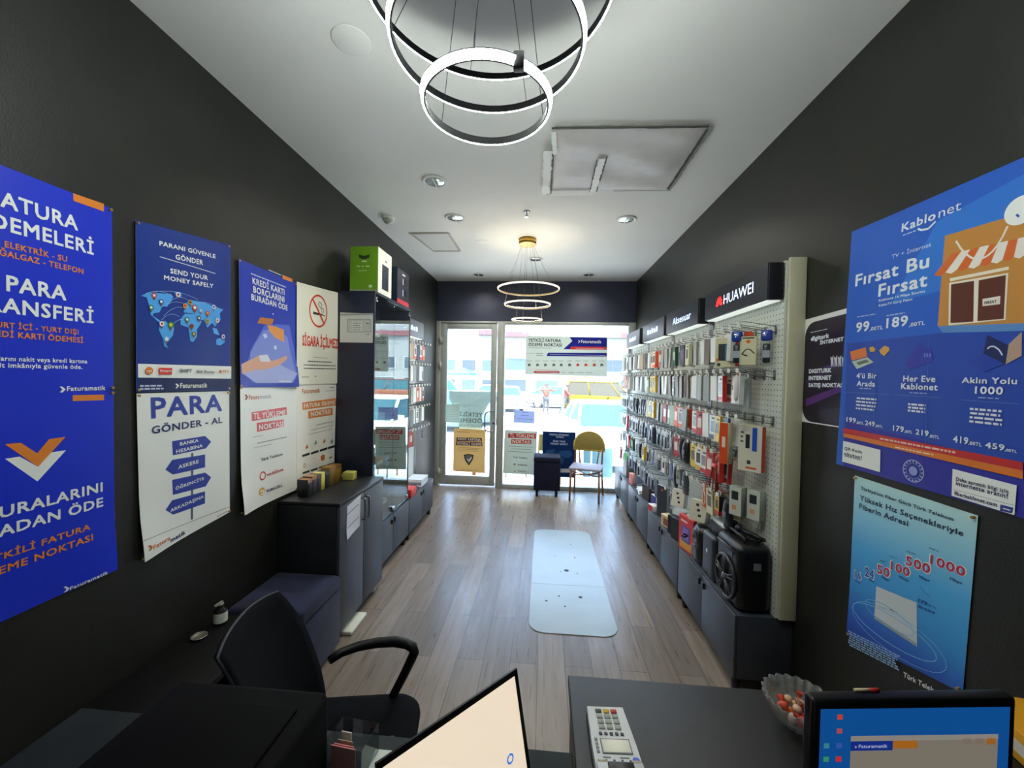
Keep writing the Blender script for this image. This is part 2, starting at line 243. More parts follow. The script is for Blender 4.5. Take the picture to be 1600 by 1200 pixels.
# ------------------------------------------------------------------ printed sheets
PRINTS = {
'bills_blue': ["X",-1.7,[0.945,1.658],1,[["B",[[0,0],[503.5,0],[503.5,711],[0,711]],"0a2fd0",[[0,2],[507,2],[500,713],[0,713]]],["t","FATURA",[150.7,579,384.1,634],"f2f4ee",1],["t","ÖDEMELERİ",[99.3,510,434.7,558],"f2f4ee",1],["t","ELEKTRİK - SU",[184.4,459,348.8,478],"e8862a",1],["t","DOĞALGAZ - TELEFON",[133.2,429,399.7,449],"e8862a",1],["t","PARA",[187.9,323,344.1,372],"f2f4ee",1],["t","TRANSFERİ",[99.8,254,431.5,300],"f2f4ee",1],["t","YURT İÇİ - YURT DIŞI",[148.6,206,382,224],"e8862a",1],["t","KREDİ KARTI ÖDEMESİ",[132.5,176,397.8,197],"e8862a",1],["t","Faturalarını nakit veya kredi kartına",[118.4,102,411.1,117],"f2f4ee",1],["t","taksit imkânıyla güvenle öde.",[134.3,81,395,96],"f2f4ee",1],["t","Faturamatik",[348.6,1,472.9,18],"f2f4ee",1],["p",[[326.8,18],[334.8,17],[345.6,7],[335.6,-4],[327.7,-3],[335.7,7]],"f2f4ee"],["p",[[372.6,711],[474.3,716],[474.1,687],[373.4,684]],"e8862a"]]],
'payment_point': ["X",-1.7,[0.945,0.935],1,[["B",[[0,0],[510,0],[510,724],[0,724]],"0a2fd0",[[0,-3],[513,5],[507,723],[0,727]]],["p",[[371.1,709.9],[474.7,708.6],[474.5,686.5],[371,688.8]],"e8862a"],["p",[[185.5,515.9],[220.6,516],[267.5,472],[300.8,514.1],[347.9,514.1],[265.3,423]],"f2f4ee"],["p",[[185.6,561.8],[223.7,560.9],[265.7,518],[299,561.1],[347.2,562.2],[267.5,472]],"e8862a"],["t","FATURALARINI",[67,331.9,465.1,367.2],"f2f4ee",1],["t","BURADAN ÖDE",[64.9,273.3,466.6,307.8],"f2f4ee",1],["t","YETKİLİ FATURA",[109.7,199.3,421.1,220.6],"e8862a",1],["t","ÖDEME NOKTASI",[101.7,154.6,428.8,178.3],"e8862a",1],["t","Faturamatik",[355,2.4,473.4,13.7],"f2f4ee",1],["p",[[336.2,23.8],[344.1,22.7],[354,9.5],[347,2.6],[337.1,3.7],[345.1,10.6]],"f2f4ee"]]],
'money_map': ["X",-1.7,[1.532,1.645],1,[["B",[[0,0],[500.3,0],[500.3,745],[0,745]],"08328e",[[4,3],[504,-3],[497,775],[0,715]]],["t","PARANI GÜVENLE",[101.2,669.9,401,669.9],"f2f4ee",1],["t","GÖNDER",[177.3,613.1,324.3,636.6],"f2f4ee",1],["l",[101.8,609.2,401.3,584.2],3,"f2f4ee"],["t","SEND YOUR",[150.7,544.4,351.9,566],"f2f4ee",1],["t","MONEY SAFELY",[120.3,510.2,385.7,529.9],"f2f4ee",1],["p",[[6.7,124.4],[503.5,122.5],[502.9,58.4],[7.4,63.8]],"f2f4ee"],["p",[[7.4,63.8],[502.9,58.4],[506.4,8.7],[8,-3]],"0c2058"],["t","Faturamatik",[201.2,15.5,350.5,37.5],"f2f4ee",1],["p",[[176.3,34.6],[184.4,35.6],[196.3,26.6],[185.2,14.4],[177.2,13.3],[186.3,24.5]],"f2f4ee"],["b",[14.1,7.5,127.3,34.3],2,"c8d0e8"],["p",[[19.3,421.5],[47.6,440.4],[153.1,448.6],[162,432.7],[134.6,389.6],[111.5,386.8],[98.3,358.8],[72.1,352],[68.1,340.8],[103.1,320.6],[94,314.8],[60.1,344.3],[51.3,391.4],[43.4,417.8]],"4fa8ef"],["p",[[98,315.7],[125.1,322.7],[167.1,295.4],[161.8,260],[140.6,232.2],[129.5,216.2],[140.4,198.5],[120.4,208.2],[113.6,239.2],[95.8,280.8]],"4fa8ef"],["p",[[198.5,338.5],[220.8,365.6],[272,368.8],[303.9,344.4],[314.9,335.9],[287.5,296.5],[288.2,263.7],[266.9,234.5],[250.9,239],[240.4,301.4],[200.3,312.2]],"4fa8ef"],["p",[[220.1,408.8],[246.4,434.3],[326.7,433.1],[407.9,416.3],[451,410.8],[426.7,389],[432.4,355.7],[396,319.5],[378.1,336.9],[348.8,310.8],[326,346.3],[292.8,342.9],[260.9,372.4],[215.8,371.9]],"4fa8ef"],["p",[[169.2,462.7],[200.4,464.5],[205.3,447],[181.1,430.5]],"4fa8ef"],["p",[[380.9,313.3],[407.9,310.2],[425.7,277.5],[389.7,284.6]],"4fa8ef"],["p",[[404.5,256.8],[450.7,271.8],[460.5,245.4],[432.3,226.9],[404.2,230.6]],"4fa8ef"],["l",[72.7,445.9,94.8,452],1.2,"bfe0ff"],["l",[94.8,452,117,456.5],1.2,"bfe0ff"],["l",[117,456.5,139.1,459.5],1.2,"bfe0ff"],["l",[139.1,459.5,161.2,461.1],1.2,"bfe0ff"],["l",[161.2,461.1,183.3,461.2],1.2,"bfe0ff"],["l",[183.3,461.2,205.4,459.8],1.2,"bfe0ff"],["l",[205.4,459.8,227.4,457],1.2,"bfe0ff"],["l",[227.4,457,249.5,452.8],1.2,"bfe0ff"],["l",[249.5,452.8,271.6,447.2],1.2,"bfe0ff"],["l",[271.6,447.2,293.6,440.1],1.2,"bfe0ff"],["l",[147.8,413.3,157.2,421.5],1.2,"bfe0ff"],["l",[157.2,421.5,166.6,428.2],1.2,"bfe0ff"],["l",[166.6,428.2,176,433.5],1.2,"bfe0ff"],["l",[176,433.5,185.3,437.4],1.2,"bfe0ff"],["l",[185.3,437.4,194.7,439.7],1.2,"bfe0ff"],["l",[194.7,439.7,204,440.6],1.2,"bfe0ff"],["l",[204,440.6,213.4,439.9],1.2,"bfe0ff"],["l",[213.4,439.9,222.7,437.9],1.2,"bfe0ff"],["l",[222.7,437.9,232,434.5],1.2,"bfe0ff"],["l",[232,434.5,241.3,429.6],1.2,"bfe0ff"],["l",[116.2,343.6,126.8,355.2],1.2,"bfe0ff"],["l",[126.8,355.2,137.3,365.3],1.2,"bfe0ff"],["l",[137.3,365.3,147.7,373.9],1.2,"bfe0ff"],["l",[147.7,373.9,158.2,381],1.2,"bfe0ff"],["l",[158.2,381,168.7,386.6],1.2,"bfe0ff"],["l",[168.7,386.6,179.2,390.8],1.2,"bfe0ff"],["l",[179.2,390.8,189.6,393.4],1.2,"bfe0ff"],["l",[189.6,393.4,200.1,394.6],1.2,"bfe0ff"],["l",[200.1,394.6,210.5,394.4],1.2,"bfe0ff"],["l",[210.5,394.4,220.9,392.7],1.2,"bfe0ff"],["l",[107.1,325.5,115.5,334.6],1.2,"bfe0ff"],["l",[115.5,334.6,123.9,342],1.2,"bfe0ff"],["l",[123.9,342,132.2,348.1],1.2,"bfe0ff"],["l",[132.2,348.1,140.6,352.6],1.2,"bfe0ff"],["l",[140.6,352.6,148.9,355.7],1.2,"bfe0ff"],["l",[148.9,355.7,157.3,357.3],1.2,"bfe0ff"],["l",[157.3,357.3,165.6,357.3],1.2,"bfe0ff"],["l",[165.6,357.3,173.9,356],1.2,"bfe0ff"],["l",[173.9,356,182.2,353.2],1.2,"bfe0ff"],["l",[182.2,353.2,190.5,349],1.2,"bfe0ff"],["l",[157.1,308,165.5,316.7],1.2,"bfe0ff"],["l",[165.5,316.7,173.9,324],1.2,"bfe0ff"],["l",[173.9,324,182.3,329.8],1.2,"bfe0ff"],["l",[182.3,329.8,190.6,334.1],1.2,"bfe0ff"],["l",[190.6,334.1,199,336.9],1.2,"bfe0ff"],["l",[199,336.9,207.3,338.4],1.2,"bfe0ff"],["l",[207.3,338.4,215.6,338.3],1.2,"bfe0ff"],["l",[215.6,338.3,224,336.8],1.2,"bfe0ff"],["l",[224,336.8,232.3,333.9],1.2,"bfe0ff"],["l",[232.3,333.9,240.6,329.5],1.2,"bfe0ff"],["l",[35.5,431.9,48.2,439.1],1.2,"bfe0ff"],["l",[48.2,439.1,60.8,444.8],1.2,"bfe0ff"],["l",[60.8,444.8,73.5,448.9],1.2,"bfe0ff"],["l",[73.5,448.9,86.2,451.7],1.2,"bfe0ff"],["l",[86.2,451.7,98.9,452.8],1.2,"bfe0ff"],["l",[98.9,452.8,111.5,452.6],1.2,"bfe0ff"],["l",[111.5,452.6,124.2,450.8],1.2,"bfe0ff"],["l",[124.2,450.8,136.8,447.5],1.2,"bfe0ff"],["l",[136.8,447.5,149.4,442.9],1.2,"bfe0ff"],["l",[149.4,442.9,162,436.8],1.2,"bfe0ff"],["l",[129.6,398.1,140.8,404.6],1.2,"bfe0ff"],["l",[140.8,404.6,152,409.7],1.2,"bfe0ff"],["l",[152,409.7,163.2,413.2],1.2,"bfe0ff"],["l",[163.2,413.2,174.3,415.4],1.2,"bfe0ff"],["l",[174.3,415.4,185.5,416],1.2,"bfe0ff"],["l",[185.5,416,196.6,415.2],1.2,"bfe0ff"],["l",[196.6,415.2,207.7,412.9],1.2,"bfe0ff"],["l",[207.7,412.9,218.9,409.2],1.2,"bfe0ff"],["l",[218.9,409.2,230,404.1],1.2,"bfe0ff"],["l",[230,404.1,241.1,397.5],1.2,"bfe0ff"],["l",[272.3,419.6,287.8,424.9],1.2,"bfe0ff"],["l",[287.8,424.9,303.1,428.7],1.2,"bfe0ff"],["l",[303.1,428.7,318.5,431.1],1.2,"bfe0ff"],["l",[318.5,431.1,333.9,432.1],1.2,"bfe0ff"],["l",[333.9,432.1,349.3,431.6],1.2,"bfe0ff"],["l",[349.3,431.6,364.6,429.8],1.2,"bfe0ff"],["l",[364.6,429.8,379.9,426.5],1.2,"bfe0ff"],["l",[379.9,426.5,395.3,421.8],1.2,"bfe0ff"],["l",[395.3,421.8,410.6,415.8],1.2,"bfe0ff"],["l",[410.6,415.8,425.9,408.4],1.2,"bfe0ff"],["p",[[65.8,425.1],[81.3,424.1],[73.5,408.7]],"7a4a30"],["e",[73.6,431.4,11,11],"d8382c",0],["e",[73.6,431.4,6.05,6.05],"f2f4ee",0],["p",[[96.8,401.5],[112.3,400.5],[104.5,385.2]],"7a4a30"],["e",[104.6,407.8,11,11],"2c4a9c",0],["e",[104.6,407.8,6.05,6.05],"e8e8e8",0],["p",[[52.5,370],[67.9,369.1],[60.1,353.6]],"7a4a30"],["e",[60.2,376.4,11,11],"1f7a3c",0],["e",[60.2,376.4,6.05,6.05],"f2f4ee",0],["p",[[177.4,445.3],[192.9,444.2],[185.1,429.2]],"7a4a30"],["e",[185.2,451.4,11,11],"f2f4ee",0],["e",[185.2,451.4,6.05,6.05],"b03030",0],["p",[[239.5,417.1],[255,416.1],[247.1,401.2]],"7a4a30"],["e",[247.3,423.2,11,11],"d0a020",0],["e",[247.3,423.2,6.05,6.05],"30302c",0],["p",[[212.3,397.6],[227.7,396.7],[219.9,381.7]],"7a4a30"],["e",[220,403.8,11,11],"e0a020",0],["e",[220,403.8,6.05,6.05],"b82c20",0],["p",[[262.3,392.9],[282,391.8],[272,372.8]],"7a4a30"],["e",[272.2,400.7,14,14],"d02818",0],["e",[272.2,400.7,7.7,7.7],"f2f4ee",0],["p",[[298.5,384.7],[313.9,383.8],[306.1,369]],"7a4a30"],["e",[306.3,390.8,11,11],"6fb0d8",0],["e",[306.3,390.8,6.05,6.05],"c8d8e0",0],["p",[[339.6,376.5],[355,375.7],[347.2,361]],"7a4a30"],["e",[347.3,382.6,11,11],"d83020",0],["e",[347.3,382.6,6.05,6.05],"e8a030",0],["p",[[378,410.6],[393.5,409.7],[385.6,395.2]],"7a4a30"],["e",[385.8,416.6,11,11],"e8e8f0",0],["e",[385.8,416.6,6.05,6.05],"3058b0",0],["p",[[222.8,333.7],[238.3,333],[230.4,317.9]],"7a4a30"],["e",[230.6,340,11,11],"2c7a48",0],["e",[230.6,340,6.05,6.05],"f2f4ee",0],["p",[[288.1,346.5],[303.6,345.8],[295.8,330.9]],"7a4a30"],["e",[295.9,352.7,11,11],"30302c",0],["e",[295.9,352.7,6.05,6.05],"e0e0e0",0],["p",[[339.2,337.2],[354.7,336.4],[346.8,321.7]],"7a4a30"],["e",[347,343.3,11,11],"e8a040",0],["e",[347,343.3,6.05,6.05],"3a8a4a",0],["p",[[400.5,345],[416,344.3],[408.1,329.7]],"7a4a30"],["e",[408.3,351.1,11,11],"f2f4ee",0],["e",[408.3,351.1,6.05,6.05],"c02c2c",0],["p",[[98.2,301.7],[113.7,301],[105.8,285.6]],"7a4a30"],["e",[106,308.1,11,11],"f2f4ee",0],["e",[106,308.1,6.05,6.05],"c03838",0],["p",[[138.2,299.2],[157.9,298.4],[147.9,278.8]],"7a4a30"],["e",[148.1,307.3,14,14],"2f8a34",0],["e",[148.1,307.3,7.7,7.7],"e8c830",0],["p",[[246.7,304.6],[262.1,303.9],[254.3,288.8]],"7a4a30"],["e",[254.5,310.8,11,11],"b03a1c",0],["e",[254.5,310.8,6.05,6.05],"2c2c2c",0],["p",[[258.5,268.1],[273.9,267.6],[266.1,252.5]],"7a4a30"],["e",[266.2,274.4,11,11],"2c5a4c",0],["e",[266.2,274.4,6.05,6.05],"e0b040",0],["p",[[119.9,234.2],[135.3,233.8],[127.5,218.3]],"7a4a30"],["e",[127.6,240.8,11,11],"a8c8ec",0],["e",[127.6,240.8,6.05,6.05],"f2f4ee",0],["p",[[438,266.8],[453.4,266.3],[445.5,251.6]],"7a4a30"],["e",[445.7,272.9,11,11],"e8d8d8",0],["e",[445.7,272.9,6.05,6.05],"3050a0",0],["e",[50.6,95,17,17],"e8862a",0],["t","upt",[40.5,89.8,61.6,100.1],"f2f4ee",1],["p",[[93.7,109.2],[155.8,108.7],[154.6,78.2],[94.5,78.3]],"e03c28"],["t","Moneygram",[97.6,87.5,150.8,103.6],"f2f4ee",1],["t","SHIFT",[193.7,89.2,256.9,105],"4a505c",1],["t","RIA Money",[284.8,86.9,388.1,100.2],"6a7078",1],["p",[[415,89.4],[426.2,105.8],[437.1,89.3]],"e06a2c"],["t","PTT",[441.1,91.2,480.2,101.6],"e8862a",1]]],
'signpost': ["X",-1.7,[1.536,0.93],1,[["B",[[0,0],[495.6,0],[495.6,690.6],[0,690.6]],"f2f4ee",[[19,-5],[510,42],[500,706],[2,712]]],["t","PARA",[64.2,585.4,441.6,672.4],"2b3fa6",1],["t","GÖNDER - AL",[62.9,529,445.5,539.4],"24306a",1],["p",[[253,393.4],[266,393],[261.7,66.3],[248.7,69.4]],"5a6070"],["p",[[156.5,470.6],[335.4,464.6],[372.8,428],[339.2,399.6],[159.1,405.4]],"2b3fa6"],["p",[[121.9,349.7],[155.7,385.8],[334.7,369.3],[333.5,303.5],[157.3,317.7]],"2b3fa6"],["p",[[153.8,294.2],[334,276.1],[370.6,240.5],[336.8,203.9],[156.3,224.1]],"2b3fa6"],["p",[[117.9,170.4],[151.8,201.7],[332.3,179.9],[332.2,117.1],[154.3,134.4]],"2b3fa6"],["t","BANKA",[195,444,294.2,456.5],"f2f4ee",1],["t","HESABINA",[175.3,413.8,318.7,424.5],"f2f4ee",1],["t","ASKERE",[184.8,339.2,293.3,350.7],"f2f4ee",1],["t","ÖĞRENCİYE",[168.8,248,324.6,251.3],"f2f4ee",1],["t","ARKADAŞINA",[140.7,157.1,321.9,159.3],"f2f4ee",1],["l",[-5.9,88.1,502.2,31.6],2,"50545c"],["t","Fatura",[43.2,34.8,133.2,45.6],"d87828",1],["t","matik",[135.6,15.9,217.7,35.2],"24306a",1],["p",[[16.6,59.3],[27.7,58.4],[41.4,43.7],[29.1,35.1],[17,36.1],[27.3,44.9]],"c06a20"],["b",[407.1,16.8,475.6,10.3],1,"707880"]]],
'card_debt': ["X",-1.7,[2.088,1.64],1,[["B",[[0,0],[518.6,0],[518.6,709.2],[0,709.2]],"0f34b6",[[16,15],[534,5],[519,712],[0,726]]],["p",[[198.5,373.7],[324.1,399.6],[441.3,411.4],[497.7,238.3],[508.5,86.1],[461.1,27],[105.7,25],[30.9,84.4],[99.4,235.6]],"4f68d8"],["p",[[188.7,340.5],[313.5,371.4],[418.6,330.7],[474.1,164.6],[496.4,85.8],[88.8,74.6],[81.6,203.2]],"7d8fe0"],["p",[[15.8,78.1],[132.5,106.4],[321.6,148.3],[507.6,93.1],[439.1,26.5],[131.7,24.5]],"a9b4ec"],["p",[[7.9,128.8],[106.9,167.8],[159.4,190.9],[214.6,198.1],[261.9,162.1],[332.3,180.6],[401.9,206.1],[417.6,189.4],[342.5,142.8],[223.7,110.3],[123.4,100.3],[11.7,75]],"e0a88c"],["p",[[151.3,186.7],[224.7,199.3],[252.8,157.9],[168.6,153.1]],"dfe4f4"],["p",[[139.5,377.3],[166.4,416.9],[284.6,426.7],[268.9,391.3],[225.6,381.3],[207.7,381.9]],"c8782c"],["p",[[225.6,381.3],[293.7,381.9],[381.5,373.9],[383.8,291.9],[293.2,311.8],[239.9,347.6]],"ea9a48"],["p",[[186.2,317.4],[214.4,326.1],[225,305.3],[197.7,293.7]],"d4dcf8"],["p",[[280.9,253.5],[301.2,266],[312.7,243.2],[292.5,234.8]],"d4dcf8"],["p",[[267.4,460.3],[286.4,460.8],[280.1,448.6]],"c8d4f8"],["t","KREDİ KARTI",[105.5,598.2,390.2,637.6],"f2f4ee",1],["t","BORÇLARINI",[111.3,548.4,388.2,591.5],"f2f4ee",1],["t","BURADAN ÖDE",[94.3,502,420.1,542.2],"f2f4ee",1],["b",[94.5,645.8,409.9,671.2],1,"d4dcf8"],["b",[243.9,712.8,363.1,727],1,"c8d2f4"],["p",[[373.1,726.3],[477.1,727.1],[474.6,705],[376.5,700.3]],"e8862a"],["b",[331,29.4,438.6,48.6],1,"f2f4ee"]]],
'top_up': ["X",-1.7,[2.1,0.93],1,[["B",[[0,0],[517.1,0],[517.1,721.1],[0,721.1]],"f2f4ee",[[18,0],[536,0],[522,715],[6,727]]],["p",[[34.3,674.2],[48.4,678.5],[65.1,663],[50.9,647.8],[35.9,648.5],[49.1,662.6]],"8a3c1c"],["t","Fatura",[72.9,648.2,157.5,674.9],"c8602c",1],["t","matik",[163.1,650.1,266.7,675.3],"9a9aa4",0],["p",[[93.7,573.1],[414.3,587],[416.3,533.8],[95.8,520.4]],"e0575a"],["p",[[136.6,507.1],[384.8,506.1],[385.9,459],[138.6,452.3]],"e0575a"],["t","TL YÜKLEME",[109,531.5,402.9,566.7],"f2f4ee",1],["t","NOKTASI",[155.8,462.5,375.5,493.9],"f2f4ee",1],["b",[105.1,425,191.2,427.1],1,"98a09c"],["b",[140.6,391.6,418.4,379],1,"98a09c"],["b",[114,358.4,267.1,363.2],1,"98a09c"],["t","Türk Telekom",[169.5,271.3,369.7,287.1],"50606c",1],["t","vodafone",[221.7,171.8,377.7,182.7],"c83c34",1],["e",[184.8,178.6,28,27],"d03024",8],["e",[172.2,84.8,25.5,26],"e0a418",0],["t","TURKCELL",[211.8,67.9,367.8,79.3],"24304c",1],["t","ɔ",[159,71.8,188.4,95.8],"f2f4ee",1]]],
'no_smoking': ["X",-1.7,[2.6,1.66],1,[["B",[[0,0],[537.2,0],[537.2,722.5],[0,722.5]],"eeeedd",[[12,0],[550,0],[542,742],[7,703]]],["l",[13,708.2,514.9,700.7],1.2,"b0b0a4"],["e",[274.5,547.7,121.5,123],"d83a24",14],["p",[[202.3,537.6],[329.5,530.8],[329.4,517.9],[202.1,517.5]],"24282c"],["p",[[337.5,526.4],[359.6,525.2],[359.5,515.3],[337.4,516.5]],"24282c"],["l",[336.6,536.4,346,569.6],5,"24282c"],["l",[346,569.6,306.9,576.8],5,"24282c"],["l",[306.9,576.8,321.2,602.8],5,"24282c"],["l",[321.2,602.8,285.2,618],5,"24282c"],["l",[267,600.1,285.2,618],5,"24282c"],["l",[267,600.1,309.8,565.7],5,"24282c"],["l",[309.8,565.7,322.6,538.1],5,"24282c"],["l",[192,633.9,355.9,453],17,"d83a24"],["t","SİGARA İÇİLMEZ",[71,282.6,536.1,353.5],"e0482c",3],["l",[205.4,199.3,408.4,199.2],2,"3c4044"],["b",[139.1,162.1,464.2,177.5],1,"4a4e50"],["b",[88.9,134.4,509.9,151.3],1,"3c4044"],["b",[88.7,110,513.6,125.9],1,"3c4044"],["b",[64.3,50,153.3,58.7],1,"70746c"],["b",[227.1,53.2,248.2,63.1],1,"70746c"]]],
'bill_point': ["X",-1.7,[2.61,0.97],1,[["B",[[0,0],[519,0],[519,660.3],[0,660.3]],"f1f1e6",[[20,30],[520,30],[540,690],[2,690]]],["t","Faturamatik",[74.1,597.2,291.5,628.3],"c87c3c",1],["b",[436.8,625.3,490.8,633.3],1,"24304c"],["b",[377.1,600.2,497.3,606.3],1,"8a8e90"],["p",[[73.9,532.2],[511.8,541.2],[518.4,481.2],[77.8,479.2]],"e28a3c"],["p",[[143.5,465.2],[471.6,466.2],[478,407.2],[145.9,411.2]],"e28a3c"],["t","FATURA ÖDEME",[92.8,493.2,496.7,522.2],"f2f4ee",1],["t","NOKTASI",[176.7,427.2,443.3,453.2],"f2f4ee",1],["b",[246,348.1,488.3,356.1],1,"6a7070"],["b",[170.9,322.1,490.2,323.1],1,"6a7070"],["b",[150.6,294.1,466.8,296.1],1,"6a7070"],["p",[[71.7,160.1],[164.5,161.1],[164.3,143.1],[72.4,144.1]],"24282c"],["p",[[181.8,157.1],[281.7,159.1],[281.8,141.1],[181.7,142.1]],"24282c"],["p",[[301.1,157.1],[408.1,158.1],[408.4,139.1],[301.2,140.1]],"24282c"],["p",[[417.3,157.1],[533.5,158.1],[535.2,138.1],[418.7,139.1]],"24282c"],["p",[[111,194.1],[121.4,215.1],[134.7,228.1],[145.5,199.1]],"c84c24"],["p",[[221.7,206.1],[232.9,228.1],[246,242.1],[258.2,211.1]],"7a8a60"],["p",[[341.4,199.1],[353.3,222.1],[367.3,236.1],[380.9,204.1]],"d8642c"],["p",[[449.5,177.1],[461.1,201.1],[476.9,215.1],[492,182.1]],"8a9090"],["e",[102,78,15,15],"c05038",4],["p",[[313.7,102],[339.3,112],[378.4,102],[376.8,69],[352.2,60],[321.2,72]],"d8742c"],["b",[208.1,107,242.9,109],1,"808880"],["p",[[435.5,70],[485.8,73],[477.9,62],[445,58]],"907858"],["p",[[78.5,34],[166.4,31],[167.3,16],[78.3,21]],"3c3c34"],["p",[[182.9,29],[278.1,26],[279.2,11],[183.8,16]],"3c3c34"],["p",[[294.7,25],[397.2,21],[398.5,6],[295.8,12]],"3c3c34"],["p",[[411.7,21],[522.6,17],[523.1,1],[413,7]],"3c3c34"]]],
